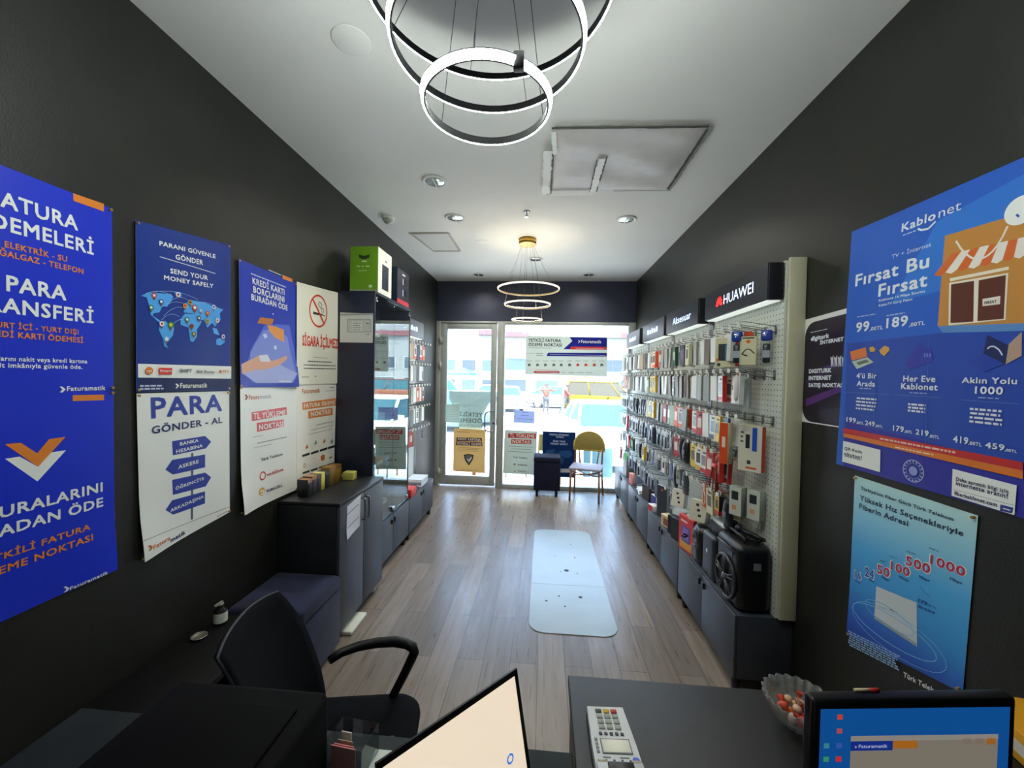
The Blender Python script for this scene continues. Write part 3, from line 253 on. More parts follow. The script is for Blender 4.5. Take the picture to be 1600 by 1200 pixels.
'cable_tv': ["X",1.393,[1.955,1.364],-1,[["B",[[0,0],[697.6,0],[697.6,1055.6],[0,1055.6]],"1f5fc8",[[-22,0],[690,0],[707,1046],[24,1064]]],["p",[[43.1,0],[719.2,0],[710.5,565.3],[17.8,555.8]],"2148ae"],["p",[[43.1,0],[719.2,0],[716.9,151.4],[34.7,203.5]],"3030a0"],["p",[[233.2,698.4],[675.7,726.2],[681.1,1008.7],[407.1,961.9]],"2a78d8"],["t","Kablo",[261.1,975.4,396.9,997.7],"e6ecf2",1],["t","net",[408.8,976,486.6,998.9],"e6ecf2",0],["l",[329.8,960.1,345.4,949.4],7,"e6ecf2"],["l",[345.4,949.4,373,946.1],7,"e6ecf2"],["l",[373,946.1,398.9,962.7],7,"e6ecf2"],["b",[266.8,957.6,324.9,954],1,"e6ecf2"],["t","TV + İnternet",[222.8,880.8,389.8,890.4],"e6ecf2",0],["t","Fırsat Bu",[45,815.4,385,845.2],"e6ecf2",1],["t","Fırsat",[172.2,741.2,383.8,784.1],"e6ecf2",1],["t","Kablonet 16 Mbps Sınırsız",[176,720.3,379.5,721.9],"e6ecf2",1],["t","KabloTV Giriş Paket",[177.7,700.4,330.8,700.1],"e6ecf2",1],["t","99",[66,602.2,133.6,643],"e6ecf2",1],["t",",00TL",[139.2,602.2,205,614.2],"e6ecf2",1],["t","189",[222.4,603.5,316.5,641.8],"e6ecf2",1],["t",",00TL",[324.9,598,386.7,610.9],"e6ecf2",1],["b",[64.4,664.7,161.7,671.3],1,"b8c8e8"],["b",[217.8,649.3,301,656.6],1,"b8c8e8"],["p",[[437.3,899.4],[679,891.7],[695.5,566.1],[434.5,587.5]],"c98a3c"],["p",[[434.5,587.5],[695.5,566.1],[696.9,543.9],[453.2,561.7]],"5a8cc8"],["p",[[465.5,829.8],[496.9,828.4],[448.8,770.3],[429.8,761.9],[408.4,770.5]],"dd6a28"],["p",[[496.9,828.4],[526.3,827],[487.2,770],[469.2,761.6],[448.8,770.3]],"f0e8dc"],["p",[[526.3,827],[554.6,825.6],[523.6,768.7],[505.6,761.3],[487.2,770]],"dd6a28"],["p",[[554.6,825.6],[582,824.1],[557.9,768.3],[540.9,761],[523.6,768.7]],"f0e8dc"],["p",[[582,824.1],[608.3,822.7],[590.2,767.9],[574.2,760.6],[557.9,768.3]],"dd6a28"],["p",[[608.3,822.7],[633.6,821.2],[621.5,767.5],[606.5,760.2],[590.2,767.9]],"f0e8dc"],["p",[[633.6,821.2],[658,819.6],[650.8,767.1],[636.8,759.8],[621.5,767.5]],"dd6a28"],["p",[[658,819.6],[681.2,819.1],[679.1,766.6],[665.1,759.3],[650.8,767.1]],"f0e8dc"],["p",[[681.2,819.1],[703.5,817.5],[705.4,766.1],[692.3,758.8],[679.1,766.6]],"dd6a28"],["l",[477.6,869.2,495.6,838.5],6,"efe8dc"],["l",[495.6,838.5,514.4,814.7],6,"efe8dc"],["l",[514.4,814.7,530.9,799],6,"efe8dc"],["l",[530.9,799,547.3,789.3],6,"efe8dc"],["l",[547.3,789.3,562.6,786.5],6,"efe8dc"],["l",[562.6,786.5,577.6,790.8],6,"efe8dc"],["l",[577.6,790.8,591.6,800.2],6,"efe8dc"],["l",[591.6,800.2,605.4,816.6],6,"efe8dc"],["l",[605.4,816.6,618.1,838],6,"efe8dc"],["l",[618.1,838,629.7,866.4],6,"efe8dc"],["p",[[465.6,746.5],[639.2,742.7],[640.3,732.6],[467.9,735.5]],"efe4cc"],["p",[[464.9,731.5],[639.5,723.5],[640.1,582.5],[472.6,585.1]],"efe4cc"],["p",[[472.2,724.6],[544.8,720.8],[550.8,588.2],[478.5,592.2]],"5e2a18"],["p",[[559,719.1],[633.6,718.4],[635,586.4],[562.8,588.4]],"5e2a18"],["p",[[573.4,657],[622.6,657.8],[623.1,632.6],[574.9,633.8]],"e8e0d0"],["t","FIRSAT",[580.8,639,613.8,647.5],"3c2c20",1],["e",[660.6,901.4,42,42],"f2f4ee",0],["l",[650.6,893.1,657.8,883.1],6,"2a5ab8"],["l",[192.7,204.3,180.5,543.1],2,"3c66c4"],["l",[416.8,170.4,406.6,546.1],2,"3c66c4"],["p",[[40.4,517.4],[124.8,532.4],[136.4,492.7],[53.1,476.8]],"e07a34"],["p",[[53.3,472.8],[135.5,489.7],[170.3,467.2],[83.6,439.4]],"b8c8b0"],["p",[[78.4,468.2],[130.9,479.7],[149.2,470],[91.9,456.4]],"5c6a60"],["p",[[143,529.6],[161.8,533.8],[175.2,522.1],[172.6,511.1],[148.7,510.8]],"d8a83c"],["p",[[194.5,514.3],[218.9,532.6],[240.1,525.9],[244.6,512],[221.4,489.7],[204,501.5]],"dca04c"],["p",[[369.7,538.6],[386.3,518.8],[417.7,504.1],[427.7,466.1],[336.9,434.1],[314.3,456.9],[350.6,508.3]],"3338a4"],["l",[395.4,479.8,394,492.8],5,"7088d8"],["l",[404.4,479.9,403,492.9],5,"7088d8"],["l",[414.4,479,414,492],5,"7088d8"],["p",[[593.8,541.5],[652.5,505],[647.6,447.5],[586,484.1]],"16235e"],["p",[[543.7,457.4],[586,484.1],[643.5,449.5],[592.2,424.8]],"2440a8"],["p",[[652.5,508],[682.9,541.7],[686,472.1],[647.6,447.5]],"b89a84"],["l",[596.7,497.3,601.6,502.4],4,"e6ecf2"],["l",[601.6,502.4,606.6,504.4],4,"e6ecf2"],["l",[606.6,504.4,611.6,504.5],4,"e6ecf2"],["l",[611.6,504.5,616.6,502.6],4,"e6ecf2"],["l",[616.6,502.6,621.7,498.6],4,"e6ecf2"],["l",[621.7,498.6,627.8,493.6],4,"e6ecf2"],["l",[627.8,493.6,632.9,485.6],4,"e6ecf2"],["l",[632.9,485.6,638.1,475.6],4,"e6ecf2"],["t","4'ü Bir",[87.2,399.7,190.9,421.6],"e6ecf2",1],["t","Arada",[91.5,365.9,186.1,387.7],"e6ecf2",1],["t","Her Eve",[316.3,389.9,440.1,412.1],"e6ecf2",1],["t","Kablonet",[309.3,360.8,449.8,383.2],"e6ecf2",1],["t","Aklın Yolu",[529.2,388.9,679.1,407.5],"e6ecf2",1],["t","1000",[570.7,356.1,645.8,379],"e6ecf2",1],["b",[106.9,352.1,167.2,359.6],1,"a8b8dc"],["b",[345.4,348.2,411,347.7],1,"a8b8dc"],["b",[578.9,345.1,636.6,341.6],1,"a8b8dc"],["l",[29.2,334.6,254.4,337.4],1.2,"6a88cc"],["l",[280.2,337.6,464.9,335.1],1.2,"6a88cc"],["l",[525.6,332.6,687.4,330.9],1.2,"6a88cc"],["b",[90.7,261.5,198.4,321],4,"e6ecf2"],["b",[339.7,274.1,415,310.7],3,"e6ecf2"],["b",[556.9,258.5,653.9,312.5],4,"e6ecf2"],["t","199",[48.5,203.6,98.1,224.7],"e6ecf2",1],["t",",00TL",[102,200.9,139.1,212],"e6ecf2",1],["t","249",[149.3,201.1,197,220.3],"e6ecf2",1],["t",",00TL",[200.7,199.4,236,209.5],"e6ecf2",1],["t","179",[284.8,195.8,330.6,217],"e6ecf2",1],["t",",00TL",[333.2,195,365.5,205.2],"e6ecf2",1],["t","219",[379.6,195.3,427.5,214.5],"e6ecf2",1],["t",",00TL",[430,191.5,466.3,202.7],"e6ecf2",1],["t","419",[513,188.9,558.9,211.2],"e6ecf2",1],["t",",00TL",[560.4,189.1,598.7,200.3],"e6ecf2",1],["t","459",[608.8,188.3,658.8,204.7],"e6ecf2",1],["t",",00TL",[660.1,186.5,690.6,194.7],"e6ecf2",1],["p",[[33,172.8],[705.9,162.5],[706.3,138.3],[35,148.9]],"c8282c"],["p",[[35,148.9],[706.3,138.3],[707.6,114.1],[36.7,132.1]],"e07824"],["b",[225.7,161.6,520.8,148.7],1,"f0c8b0"],["b",[296.6,135.9,448.4,128.4],1,"f4dcb8"],["p",[[37.4,114.2],[231.5,108.7],[235.5,18],[38.4,18.9]],"f2f4ee"],["t","QR Kodu",[47.7,79.5,140.8,85.6],"2c3048",1],["t","okutun!",[47.9,51.6,141.6,65.7],"2c3048",1],["b",[51,46.7,136.4,46.8],1,"707488"],["e",[376.6,57.1,42,42],"b8c4e4",3],["e",[376.6,57.1,29,29],"8a9cd4",2],["e",[376.6,57.1,17,17],"93a4d8",0],["e",[411,57.1,3,3],"b8c4e4",0],["e",[407.9,70.5,3,3],"b8c4e4",0],["e",[400.2,81.8,3,3],"b8c4e4",0],["e",[388.9,89.4,3,3],"b8c4e4",0],["e",[375.6,92.1,3,3],"b8c4e4",0],["e",[362.5,89.4,3,3],"b8c4e4",0],["e",[351.6,81.7,3,3],"b8c4e4",0],["e",[344.5,70.4,3,3],"b8c4e4",0],["e",[342.2,57,3,3],"b8c4e4",0],["e",[345.3,43.6,3,3],"b8c4e4",0],["e",[353.1,32.3,3,3],"b8c4e4",0],["e",[364.4,24.7,3,3],"b8c4e4",0],["e",[377.6,22,3,3],"b8c4e4",0],["e",[390.6,24.7,3,3],"b8c4e4",0],["e",[401.5,32.4,3,3],"b8c4e4",0],["e",[408.7,43.7,3,3],"b8c4e4",0],["p",[[516.1,98.5],[695.2,91.8],[693.7,3],[517.2,7]],"f2f4ee"],["t","Daha ayrıntılı bilgi için",[529.7,61.3,675.8,74.6],"2a2c5c",1],["t","internette aratın!",[530,47.2,675.1,60.5],"2a2c5c",1],["l",[522.5,30.1,694.2,31.3],1.5,"a0a4b0"],["t","fiberkablonet.com",[526.8,13.1,649.2,25.2],"2a2c5c",1],["p",[[658,23.2],[690.4,24.2],[688.7,6.1],[657.4,4]],"2a3a96"],["b",[665.1,12.1,683.7,15.1],1,"f2f4ee"]]],
'fiber': ["X",1.393,[1.883,0.615],-1,[["B",[[0,0],[503.6,0],[503.6,658.3],[0,658.3]],"GRAD",[[-5,-3],[483,120],[508,714],[4,719]]],["t","Türkiye'nin Fiber Gücü Türk Telekom",[37.6,618,431.2,615.6],"1c3050",1],["t","Yüksek Hız Seçenekleriyle",[36.2,577.4,465.6,578.3],"1c3050",1],["t","Fiberin Adresi",[34.8,538.6,269.7,548.2],"1c3050",1],["t","16",[24.1,246.5,64.3,277.3],"f2f4ee",2],["t","16",[26.1,248.1,62.3,275.7],"3a6ab8",1],["t","24",[81.8,267.6,131.8,314.4],"f2f4ee",2],["t","24",[83.8,269.2,129.8,312.7],"2a5ab0",1],["t","50",[144.2,305.2,206.3,342.7],"f2f4ee",2],["t","50",[146.2,306.9,204.3,341],"c03058",1],["t","100",[207.3,343.6,291.7,374.7],"f2f4ee",2],["t","100",[209.3,345.4,289.7,372.9],"c03058",1],["t","500",[271.2,383.8,368.2,422.2],"f2f4ee",2],["t","500",[273.1,385.6,366.2,420.3],"c03058",1],["t","1000",[363.9,428.9,483.1,455.9],"f2f4ee",2],["t","1000",[365.9,430.8,481.2,453.9],"c03058",1],["t","Mbps",[34.5,233.1,62,238.5],"24508c",1],["t","Mbps",[104.3,263.6,132.7,268.4],"24508c",1],["t","Mbps",[170.8,297.1,204.3,297.8],"24508c",1],["t","Mbps",[249.3,327.9,287.9,328.4],"24508c",1],["t","Mbps",[329.5,363.6,368.2,358.3],"24508c",1],["t","Mbps",[436.6,401.2,475.2,397.4],"24508c",1],["b",[157.3,355.8,183.5,363.8],1,"5a7890"],["b",[200.1,392.5,236.5,393.1],1,"5a7890"],["b",[273.8,437,309.1,437.4],1,"5a7890"],["b",[357.3,478.4,390.4,484.8],1,"5a7890"],["p",[[145.3,251.3],[325.6,256.9],[336.4,102.2],[142.7,132.6]],"d4dadc"],["p",[[142.7,132.6],[336.4,102.2],[337.8,89.5],[144,118.9]],"a8b4bc"],["b",[214.2,185.1,251,184.7],1,"808890"],["t","179",[331.5,263.3,365.7,275.9],"1c4a98",1],["t",",90 TL",[367,267.4,399.5,268.9],"1c4a98",1],["b",[329.9,249.1,397.3,244.8],2,"1c4a98"],["l",[331.7,322.1,374.2,297.8],2,"1c58b0"],["l",[412,84.7,408.3,71.6],3,"8fd0f4"],["l",[408.3,71.6,393.2,60.3],3,"8fd0f4"],["l",[393.2,60.3,368.8,51.3],3,"8fd0f4"],["l",[368.8,51.3,335,46.7],3,"8fd0f4"],["l",[335,46.7,293.9,45],3,"8fd0f4"],["l",[293.9,45,246.4,47.7],3,"8fd0f4"],["l",[246.4,47.7,195.8,54],3,"8fd0f4"],["l",[195.8,54,145.2,64.9],3,"8fd0f4"],["l",[145.2,64.9,98.6,78.3],3,"8fd0f4"],["l",[98.6,78.3,61.3,94.1],3,"8fd0f4"],["l",[61.3,94.1,36.4,110.9],3,"8fd0f4"],["l",[36.4,110.9,26.9,126.5],3,"8fd0f4"],["l",[26.9,126.5,34.9,141.7],3,"8fd0f4"],["l",[34.9,141.7,57.3,153.6],3,"8fd0f4"],["l",[57.3,153.6,93,161.5],3,"8fd0f4"],["l",[93,161.5,137.9,166.1],3,"8fd0f4"],["l",[137.9,166.1,188.1,166.1],3,"8fd0f4"],["l",[188.1,166.1,238.3,162],3,"8fd0f4"],["l",[238.3,162,286.7,154.1],3,"8fd0f4"],["l",[286.7,154.1,329,143],3,"8fd0f4"],["l",[329,143,363.2,129.9],3,"8fd0f4"],["l",[363.2,129.9,389.4,115.1],3,"8fd0f4"],["l",[389.4,115.1,406.3,99.8],3,"8fd0f4"],["l",[406.3,99.8,412,84.7],3,"8fd0f4"],["l",[449.4,72.8,444.9,54.4],2,"8fd0f4"],["l",[444.9,54.4,430.1,37.6],2,"8fd0f4"],["l",[430.1,37.6,403.8,23.8],2,"8fd0f4"],["l",[403.8,23.8,367.9,15.9],2,"8fd0f4"],["l",[367.9,15.9,322.7,12.5],2,"8fd0f4"],["l",[322.7,12.5,270,14.2],2,"8fd0f4"],["l",[270,14.2,214.1,22.4],2,"8fd0f4"],["l",[214.1,22.4,157.1,35.3],2,"8fd0f4"],["l",[157.1,35.3,105.3,53.3],2,"8fd0f4"],["l",[105.3,53.3,62.7,74.3],2,"8fd0f4"],["l",[62.7,74.3,34.6,96.5],2,"8fd0f4"],["l",[34.6,96.5,24,119.7],2,"8fd0f4"],["l",[24,119.7,31.9,140.4],2,"8fd0f4"],["l",[31.9,140.4,58.2,158],2,"8fd0f4"],["l",[58.2,158,97.9,171],2,"8fd0f4"],["l",[97.9,171,147.9,178.8],2,"8fd0f4"],["l",[147.9,178.8,203.1,180.1],2,"8fd0f4"],["l",[203.1,180.1,259.5,175.2],2,"8fd0f4"],["l",[259.5,175.2,311.9,165.7],2,"8fd0f4"],["l",[311.9,165.7,358.4,151.8],2,"8fd0f4"],["l",[358.4,151.8,395.9,134.9],2,"8fd0f4"],["l",[395.9,134.9,424.2,115.1],2,"8fd0f4"],["l",[424.2,115.1,442.5,93.9],2,"8fd0f4"],["l",[442.5,93.9,449.4,72.8],2,"8fd0f4"],["l",[321.9,140.2,320.1,130.3],2,"8fd0f4"],["l",[320.1,130.3,310.1,123.1],2,"8fd0f4"],["l",[310.1,123.1,294.9,117],2,"8fd0f4"],["l",[294.9,117,273.4,114.2],2,"8fd0f4"],["l",[273.4,114.2,247.8,113.4],2,"8fd0f4"],["l",[247.8,113.4,219,115.1],2,"8fd0f4"],["l",[219,115.1,189.2,119],2,"8fd0f4"],["l",[189.2,119,160.3,126.4],2,"8fd0f4"],["l",[160.3,126.4,134.5,135.1],2,"8fd0f4"],["l",[134.5,135.1,113.7,145.5],2,"8fd0f4"],["l",[113.7,145.5,100.2,156.4],2,"8fd0f4"],["l",[100.2,156.4,94.9,166.8],2,"8fd0f4"],["l",[94.9,166.8,98.8,176.5],2,"8fd0f4"],["l",[98.8,176.5,110.9,184.9],2,"8fd0f4"],["l",[110.9,184.9,131.3,190.2],2,"8fd0f4"],["l",[131.3,190.2,155.7,193.9],2,"8fd0f4"],["l",[155.7,193.9,184.3,194],2,"8fd0f4"],["l",[184.3,194,214.1,191],2,"8fd0f4"],["l",[214.1,191,242.8,186.1],2,"8fd0f4"],["l",[242.8,186.1,268.6,179.7],2,"8fd0f4"],["l",[268.6,179.7,291.3,170.5],2,"8fd0f4"],["l",[291.3,170.5,308,160.3],2,"8fd0f4"],["l",[308,160.3,318.5,150.1],2,"8fd0f4"],["l",[318.5,150.1,321.9,140.2],2,"8fd0f4"],["b",[14.1,25.3,273.5,-38.1],7,"9cc4ec"],["t","Türk Telekom",[291.7,-59.2,444.6,-21.2],"f2f4ee",1]]],
'satellite': ["X",1.393,[2.262,1.53],-1,[["B",[[0,0],[460.2,0],[460.2,553],[0,553]],"e8e8e2",[[0,2],[462,5],[462,565],[4,548]]],["R",[7.9,6,438.1,529.1],70,"1c0f28"],["p",[[32,125.2],[298.3,204.3],[299.4,175.4],[34.3,84.7]],"5a2a78"],["p",[[26.3,228.4],[292,323],[293,308],[28.5,199]],"3c1c58"],["p",[[153,290.2],[293,318],[293,298.1],[168.1,273.8]],"482468"],["t","digiturk",[57,435.8,186.3,450.9],"e6ecf2",2],["t","İNTERNET",[126.4,407.5,282.7,420.9],"e6ecf2",2],["b",[49.7,478.4,173.2,474.4],1,"e6ecf2"],["t","DIGITURK",[50.1,262.3,210.1,281.9],"e6ecf2",2],["t","INTERNET",[50.3,225.9,212.2,245.9],"e6ecf2",2],["t","SATIŞ NOKTASI",[50.6,189.5,298.3,208.3],"e6ecf2",2],["p",[[209,288],[205.9,319.1],[201.8,338.2],[213.9,330.9],[222.8,343.7],[222.9,315.7],[226,288.6],[219,289.8],[215,307.9],[213,287.9]],"d8d4dc"],["p",[[233,286.4],[229.9,317.5],[225.9,335.6],[237.9,329.3],[246.9,342.1],[247,314.1],[250.1,288.1],[243,288.2],[239,306.3],[237,286.3]],"d8d4dc"],["p",[[258.1,284.9],[255,315.9],[251.9,334],[262.9,327.7],[271.9,339.5],[272,312.5],[274.1,286.5],[267.1,286.7],[264,304.7],[262.1,284.8]],"d8d4dc"],["p",[[282.1,284.4],[279,314.3],[275.9,332.4],[287,325.1],[295.9,337.9],[295,311],[298.1,285],[291.1,286.1],[288,304.2],[286.1,284.3]],"d8d4dc"]]],
'banner': ["Y",6.2,[-0.278,1.789],1,[["B",[[0,0],[1246,0],[1246,593],[0,593]],"c9d2c6",[[0,0],[1246,-12],[1246,583],[0,591]]],["p",[[670,588.3],[1232,591.9],[1237,404.6],[577,401.7],[711,528.6]],"2c2f96"],["p",[[693,444.5],[1236,451.4],[1237,404.6],[674,399.4]],"d84a4c"],["p",[[344,341.8],[1238,358.7],[1239,303.9],[322,289.6]],"2c2f96"],["t","YETKİLİ FATURA",[37,506,538,556.4],"34383c",1],["t","ÖDEME NOKTASI",[39,436.8,553,491.5],"34383c",1],["t","Faturamatik",[846,501.5,1151,552.5],"f2f4ee",1],["p",[[798,546.2],[811,546.3],[832,524.4],[812,498.3],[799,498.2],[816,522.3]],"f2f4ee"],["b",[37,403.6,403,424.4],1,"808880"],["b",[11,317.2,133,340.2],1,"8a908a"],["b",[154,316.3,270,340.3],1,"34383c"],["b",[162,288.3,270,305.2],1,"34383c"],["b",[372,307,1222,343.7],1,"c8ccec"],["b",[767,412.1,1194,434.2],1,"f0d0d0"],["b",[19,200.8,95,215.5],1,"70786c"],["p",[[40,118.8],[36,152.8],[55,171.1],[77,161.2],[83,122.2],[64,133]],"6a7468"],["b",[146,203.9,222,219.6],1,"70786c"],["p",[[167,121.9],[163,156],[182,174.2],[204,164.3],[210,126.3],[191,136.2]],"6a7468"],["b",[268,207,344,221.6],1,"70786c"],["p",[[289,125],[285,159],[304,177.2],[326,167.4],[332,129.4],[313,139.2]],"6a7468"],["b",[397,210.1,472,225.7],1,"70786c"],["p",[[418,128.2],[414,162.2],[433,180.4],[455,170.5],[461,132.6],[442,143.4]],"6a7468"],["b",[512,213.1,587,227.7],1,"70786c"],["p",[[533,131.2],[529,165.2],[548,183.4],[569,173.5],[576,135.6],[557,145.4]],"6a7468"],["b",[640,216.1,715,230.8],1,"70786c"],["p",[[661,135.3],[657,169.3],[676,186.5],[697,176.6],[704,138.7],[684,149.5]],"6a7468"],["b",[765,219.2,840,233.8],1,"70786c"],["p",[[785,138.4],[782,172.4],[800,190.5],[822,179.7],[828,141.8],[809,152.6]],"d85040"],["b",[888,222.2,963,236.8],1,"70786c"],["p",[[909,141.5],[905,175.4],[924,193.6],[945,182.8],[951,144.9],[932,155.7]],"d85040"],["b",[1015,225.3,1089,239.9],1,"70786c"],["p",[[1035,144.6],[1032,178.5],[1050,196.7],[1072,185.9],[1078,149],[1059,158.8]],"d85040"],["b",[1128,228.2,1202,242.8],1,"70786c"],["p",[[1148,147.6],[1145,181.5],[1163,199.6],[1185,188.8],[1191,152],[1172,161.8]],"6a7468"],["p",[[137,52.5],[519,59],[533,43.2],[520,29],[140,22.4],[129,36.3]],"c84c54"],["b",[153,64.6,512,88],1,"d86068"],["b",[167,28.7,506,51.9],1,"f0d0d0"],["b",[560,34.4,611,51.9],1,"5c645c"],["b",[661,37.4,755,56.2],1,"5c645c"],["b",[789,40.6,896,60.5],1,"5c645c"],["b",[923,44.8,1023,63.7],1,"5c645c"]]],
'blue_note': ["Y",6.2,[-0.445,1.02],1,[["B",[[0,0],[325.6,0],[325.6,195.5],[0,195.5]],"a9bcf0",[[-5,10],[323,0],[323,198],[0,203]]],["b",[131.5,163.5,213.8,186.8],1,"4a5cb0"],["b",[106.3,109.8,234.3,141.4],1,"4a5cb0"],["b",[53.4,54.1,298.6,92.2],1,"4a5cb0"]]],
'window_topup': ["Y",6.2,[-0.59,0.225],1,[["B",[[0,0],[507.2,0],[507.2,682.7],[0,682.7]],"b9c4b4",[[-10,10],[500,-5],[514,680],[10,690]]],["p",[[55.7,633.7],[487.8,646.4],[491.5,564.8],[54.8,561.4]],"c8443c"],["p",[[109.6,541.5],[421.6,546.3],[421.2,475.5],[110.5,470.4]],"c8443c"],["t","TL YÜKLEME",[81.7,570,466.9,635.1],"f2f4ee",1],["t","NOKTASI",[128.2,481.8,402.8,534.9],"f2f4ee",1],["b",[80.9,418.6,462.5,463.4],1,"505a50"],["b",[120,379.4,419.4,420.5],1,"505a50"],["b",[70.2,335.1,443.3,379.2],1,"505a50"],["t","Türk Telekom",[149.7,241.9,365.6,277.5],"3a4450",1],["e",[176.1,148.4,16,16],"50382c",9],["t","vodafone",[222.4,132.7,373.1,165.8],"6a5850",1],["e",[183.9,40.5,14,14],"a0a860",0],["t","TURKCELL",[226.9,30.7,377.5,63.1],"6a7468",1]]],
'window_map': ["Y",6.2,[0.009,0.2],1,[["B",[[0,0],[508.2,0],[508.2,698.5],[0,698.5]],"122448",[[3,18],[511,0],[508,705],[0,710]]],["t","PARANI GÜVENLE",[107.8,636.2,398,669.6],"c8d4e8",1],["t","GÖNDER",[204.7,606.4,324.8,630.9],"c8d4e8",1],["t","SEND YOUR",[161.4,536.5,352.5,565.5],"c8d4e8",1],["t","MONEY SAFELY",[125.2,494.8,390.4,527.2],"c8d4e8",1],["p",[[44.7,395.6],[162.9,425.2],[207.8,405.1],[142.4,326.4],[75.5,336.9]],"2c5484"],["p",[[120.4,324.9],[172.4,313],[151.9,192.1],[114.1,249.3]],"2c5484"],["p",[[223.6,360.3],[296.9,409.9],[428.9,416.5],[466.7,359.7],[401.4,296.6],[283.5,319.7]],"2c5484"],["p",[[268.4,303.4],[343.4,293.2],[314.9,187.7],[277.1,229.6]],"2c5484"],["p",[[12.5,114.5],[507.8,140.7],[508.5,82.2],[13.2,53.9]],"c4ccd0"]]],
'window_yellow': ["Y",6.2,[-1.392,0.225],1,[["B",[[0,0],[511.1,0],[511.1,680],[0,680]],"d8b070",[[-3,10],[507,-3],[512,680],[0,687]]],["b",[45.2,617.4,255.7,650.5],1,"6a5a3c"],["b",[357.7,635,445.4,652.2],1,"8a7a50"],["p",[[49.6,540.2],[450.1,547.6],[451.5,491.8],[47.8,481]],"5a2c34"],["p",[[41.9,471.8],[458.6,479],[460,421.2],[40.2,415.6]],"5a2c34"],["t","KREDİ KARTINA",[68.8,490.3,434.2,544.4],"f2f4ee",1],["t","GÜVENLİ ÖDEME",[60.1,422,446.7,471.8],"f2f4ee",1],["b",[78.4,372.1,417.2,402.5],1,"9a8450"],["b",[67.5,347.9,404.3,382.3],1,"9a8450"],["b",[92.6,321.3,398.5,350.3],1,"9a8450"],["p",[[168.9,267.7],[250.9,288.4],[328,274],[313.5,194.8],[254.9,103.5],[194.4,181.1]],"3c3a38"],["p",[[190,256.1],[250.9,272.4],[310.1,259.6],[300.4,197.5],[253.8,130.5],[207.4,191.4]],"7c8080"],["p",[[215.3,205.6],[238.3,215.1],[252.4,194.4],[285.2,241.1],[302.2,232.5],[256.6,158.5]],"e8e8e8"],["b",[47.1,10.2,88.1,26.3],1,"8a7440"],["b",[127.2,15.3,192.2,32.9],1,"8a7440"],["b",[219.4,20.6,306.4,39.8],1,"8a7440"],["b",[331.5,27.4,399.6,45.1],1,"8a7440"]]],
'door_reverse': ["Y",6.25,[-1.474,0.9],1,[["B",[[154,0],[524,0],[524,220],[644,460],[644,600],[-10,600],[-10,460],[154,220]],"b4c4bc"],["m","YETKİLİ",[160,205,525,265],"7a8a84"],["m","ÖDEME",[155,105,525,170],"7a8a84"],["m","NOKTASI",[160,30,520,75],"a0aea8"],["b",[178,362,424,388],1,"98a8a0"]]],
'door_white': ["Y",6.2,[-1.53,1],1,[["B",[[0,0],[228.1,0],[228.1,287.5],[0,287.5]],"cfe8e0",[[0,10],[228,0],[228,290],[0,295]]],["b",[16,7.8,210.1,269.2],7,"b4d0c8"]]],
'cabinet_note': ["Y",3.143,[-1.66,1.993],1,[["B",[[0,0],[277,0],[277,240],[0,240]],"d2d4cc",[[-1,4],[276,4],[276,241],[-1,247]]],["p",[[0,230.1],[278,244.1],[279,228.9],[1,214.3]],"9aa09c"],["p",[[60,190.6],[261,195.2],[263,86],[61,82.4]],"a8aca4"],["p",[[69,179.9],[252,184.9],[254,92],[70,88.5]],"c4c8be"],["p",[[100,169.4],[185,171.7],[187,93.4],[101,91.7]],"d6d8d0"],["b",[106,96.7,181,167.6],4,"8a9088"],["b",[219,152.1,248,164.6],1,"5a605c"],["b",[220,63.5,249,72.7],1,"5a605c"],["l",[65,82.5,263,86],1.5,"808680"]]],
'door_note': ["X",-1.28,[2.53,0.63],1,[["B",[[0,0],[196.4,0],[196.4,220.7],[0,220.7]],"dfe4ee",[[0,10],[195,35],[205,254],[10,232]]],["b",[0.3,171,169,159.4],1,"50586c"],["b",[13.1,88.9,175.4,64.1],1,"50586c"]]],
}

def fit(it_body, box, bold):
    a0, b0, a1, b1 = box; w = a1-a0; glyphs(it_body, bold); nat = w/_asp[(it_body, bold)]
    h = min(max(b1-b0, .78*nat), (1.12 if bold != 3 else 2.6)*nat); mid = (b0+b1)/2
    return a0, mid-h/2, w, h
def split(tri, L=18):
    """cut a triangle until no edge is longer than L mm, so that it follows the sheet's bend"""
    out, todo = [], [tri]
    while todo:
        t = todo.pop(); e = [((t[i][0]-t[(i+1) % 3][0])**2+(t[i][1]-t[(i+1) % 3][1])**2, i) for i in range(3)]
        d, i = max(e)
        if d <= L*L: out.append(t); continue
        a, b, c = t[i], t[(i+1) % 3], t[(i+2) % 3]; m = ((a[0]+b[0])/2, (a[1]+b[1])/2)
        todo += [(a, m, c), (m, b, c)]
    return out
def grad_paper():
    m = bpy.data.materials.new('blue_gradient_print'); m.use_nodes = True; t = m.node_tree; N = t.nodes.new; L = t.links.new
    tc = N('ShaderNodeTexCoord'); sp = N('ShaderNodeSeparateXYZ'); cr = N('ShaderNodeValToRGB'); b = t.nodes['Principled BSDF']
    L(tc.outputs['Generated'], sp.inputs[0]); L(sp.outputs[2], cr.inputs[0]); L(cr.outputs[0], b.inputs['Base Color']); b.inputs['Roughness'].default_value = .4
    el = cr.color_ramp.elements; el[0].position = 0; el[0].color = lin('1430a0'); el[1].position = 1; el[1].color = lin('bfe6e4')
    for p, c in ((.2, '2a62c8'), (.36, '3a96dc'), (.6, '4fb2ec'), (.78, '8ccfec')):
        e = el.new(p); e.color = lin(c)
    return m
M_GRAD = grad_paper()
PINS = {}
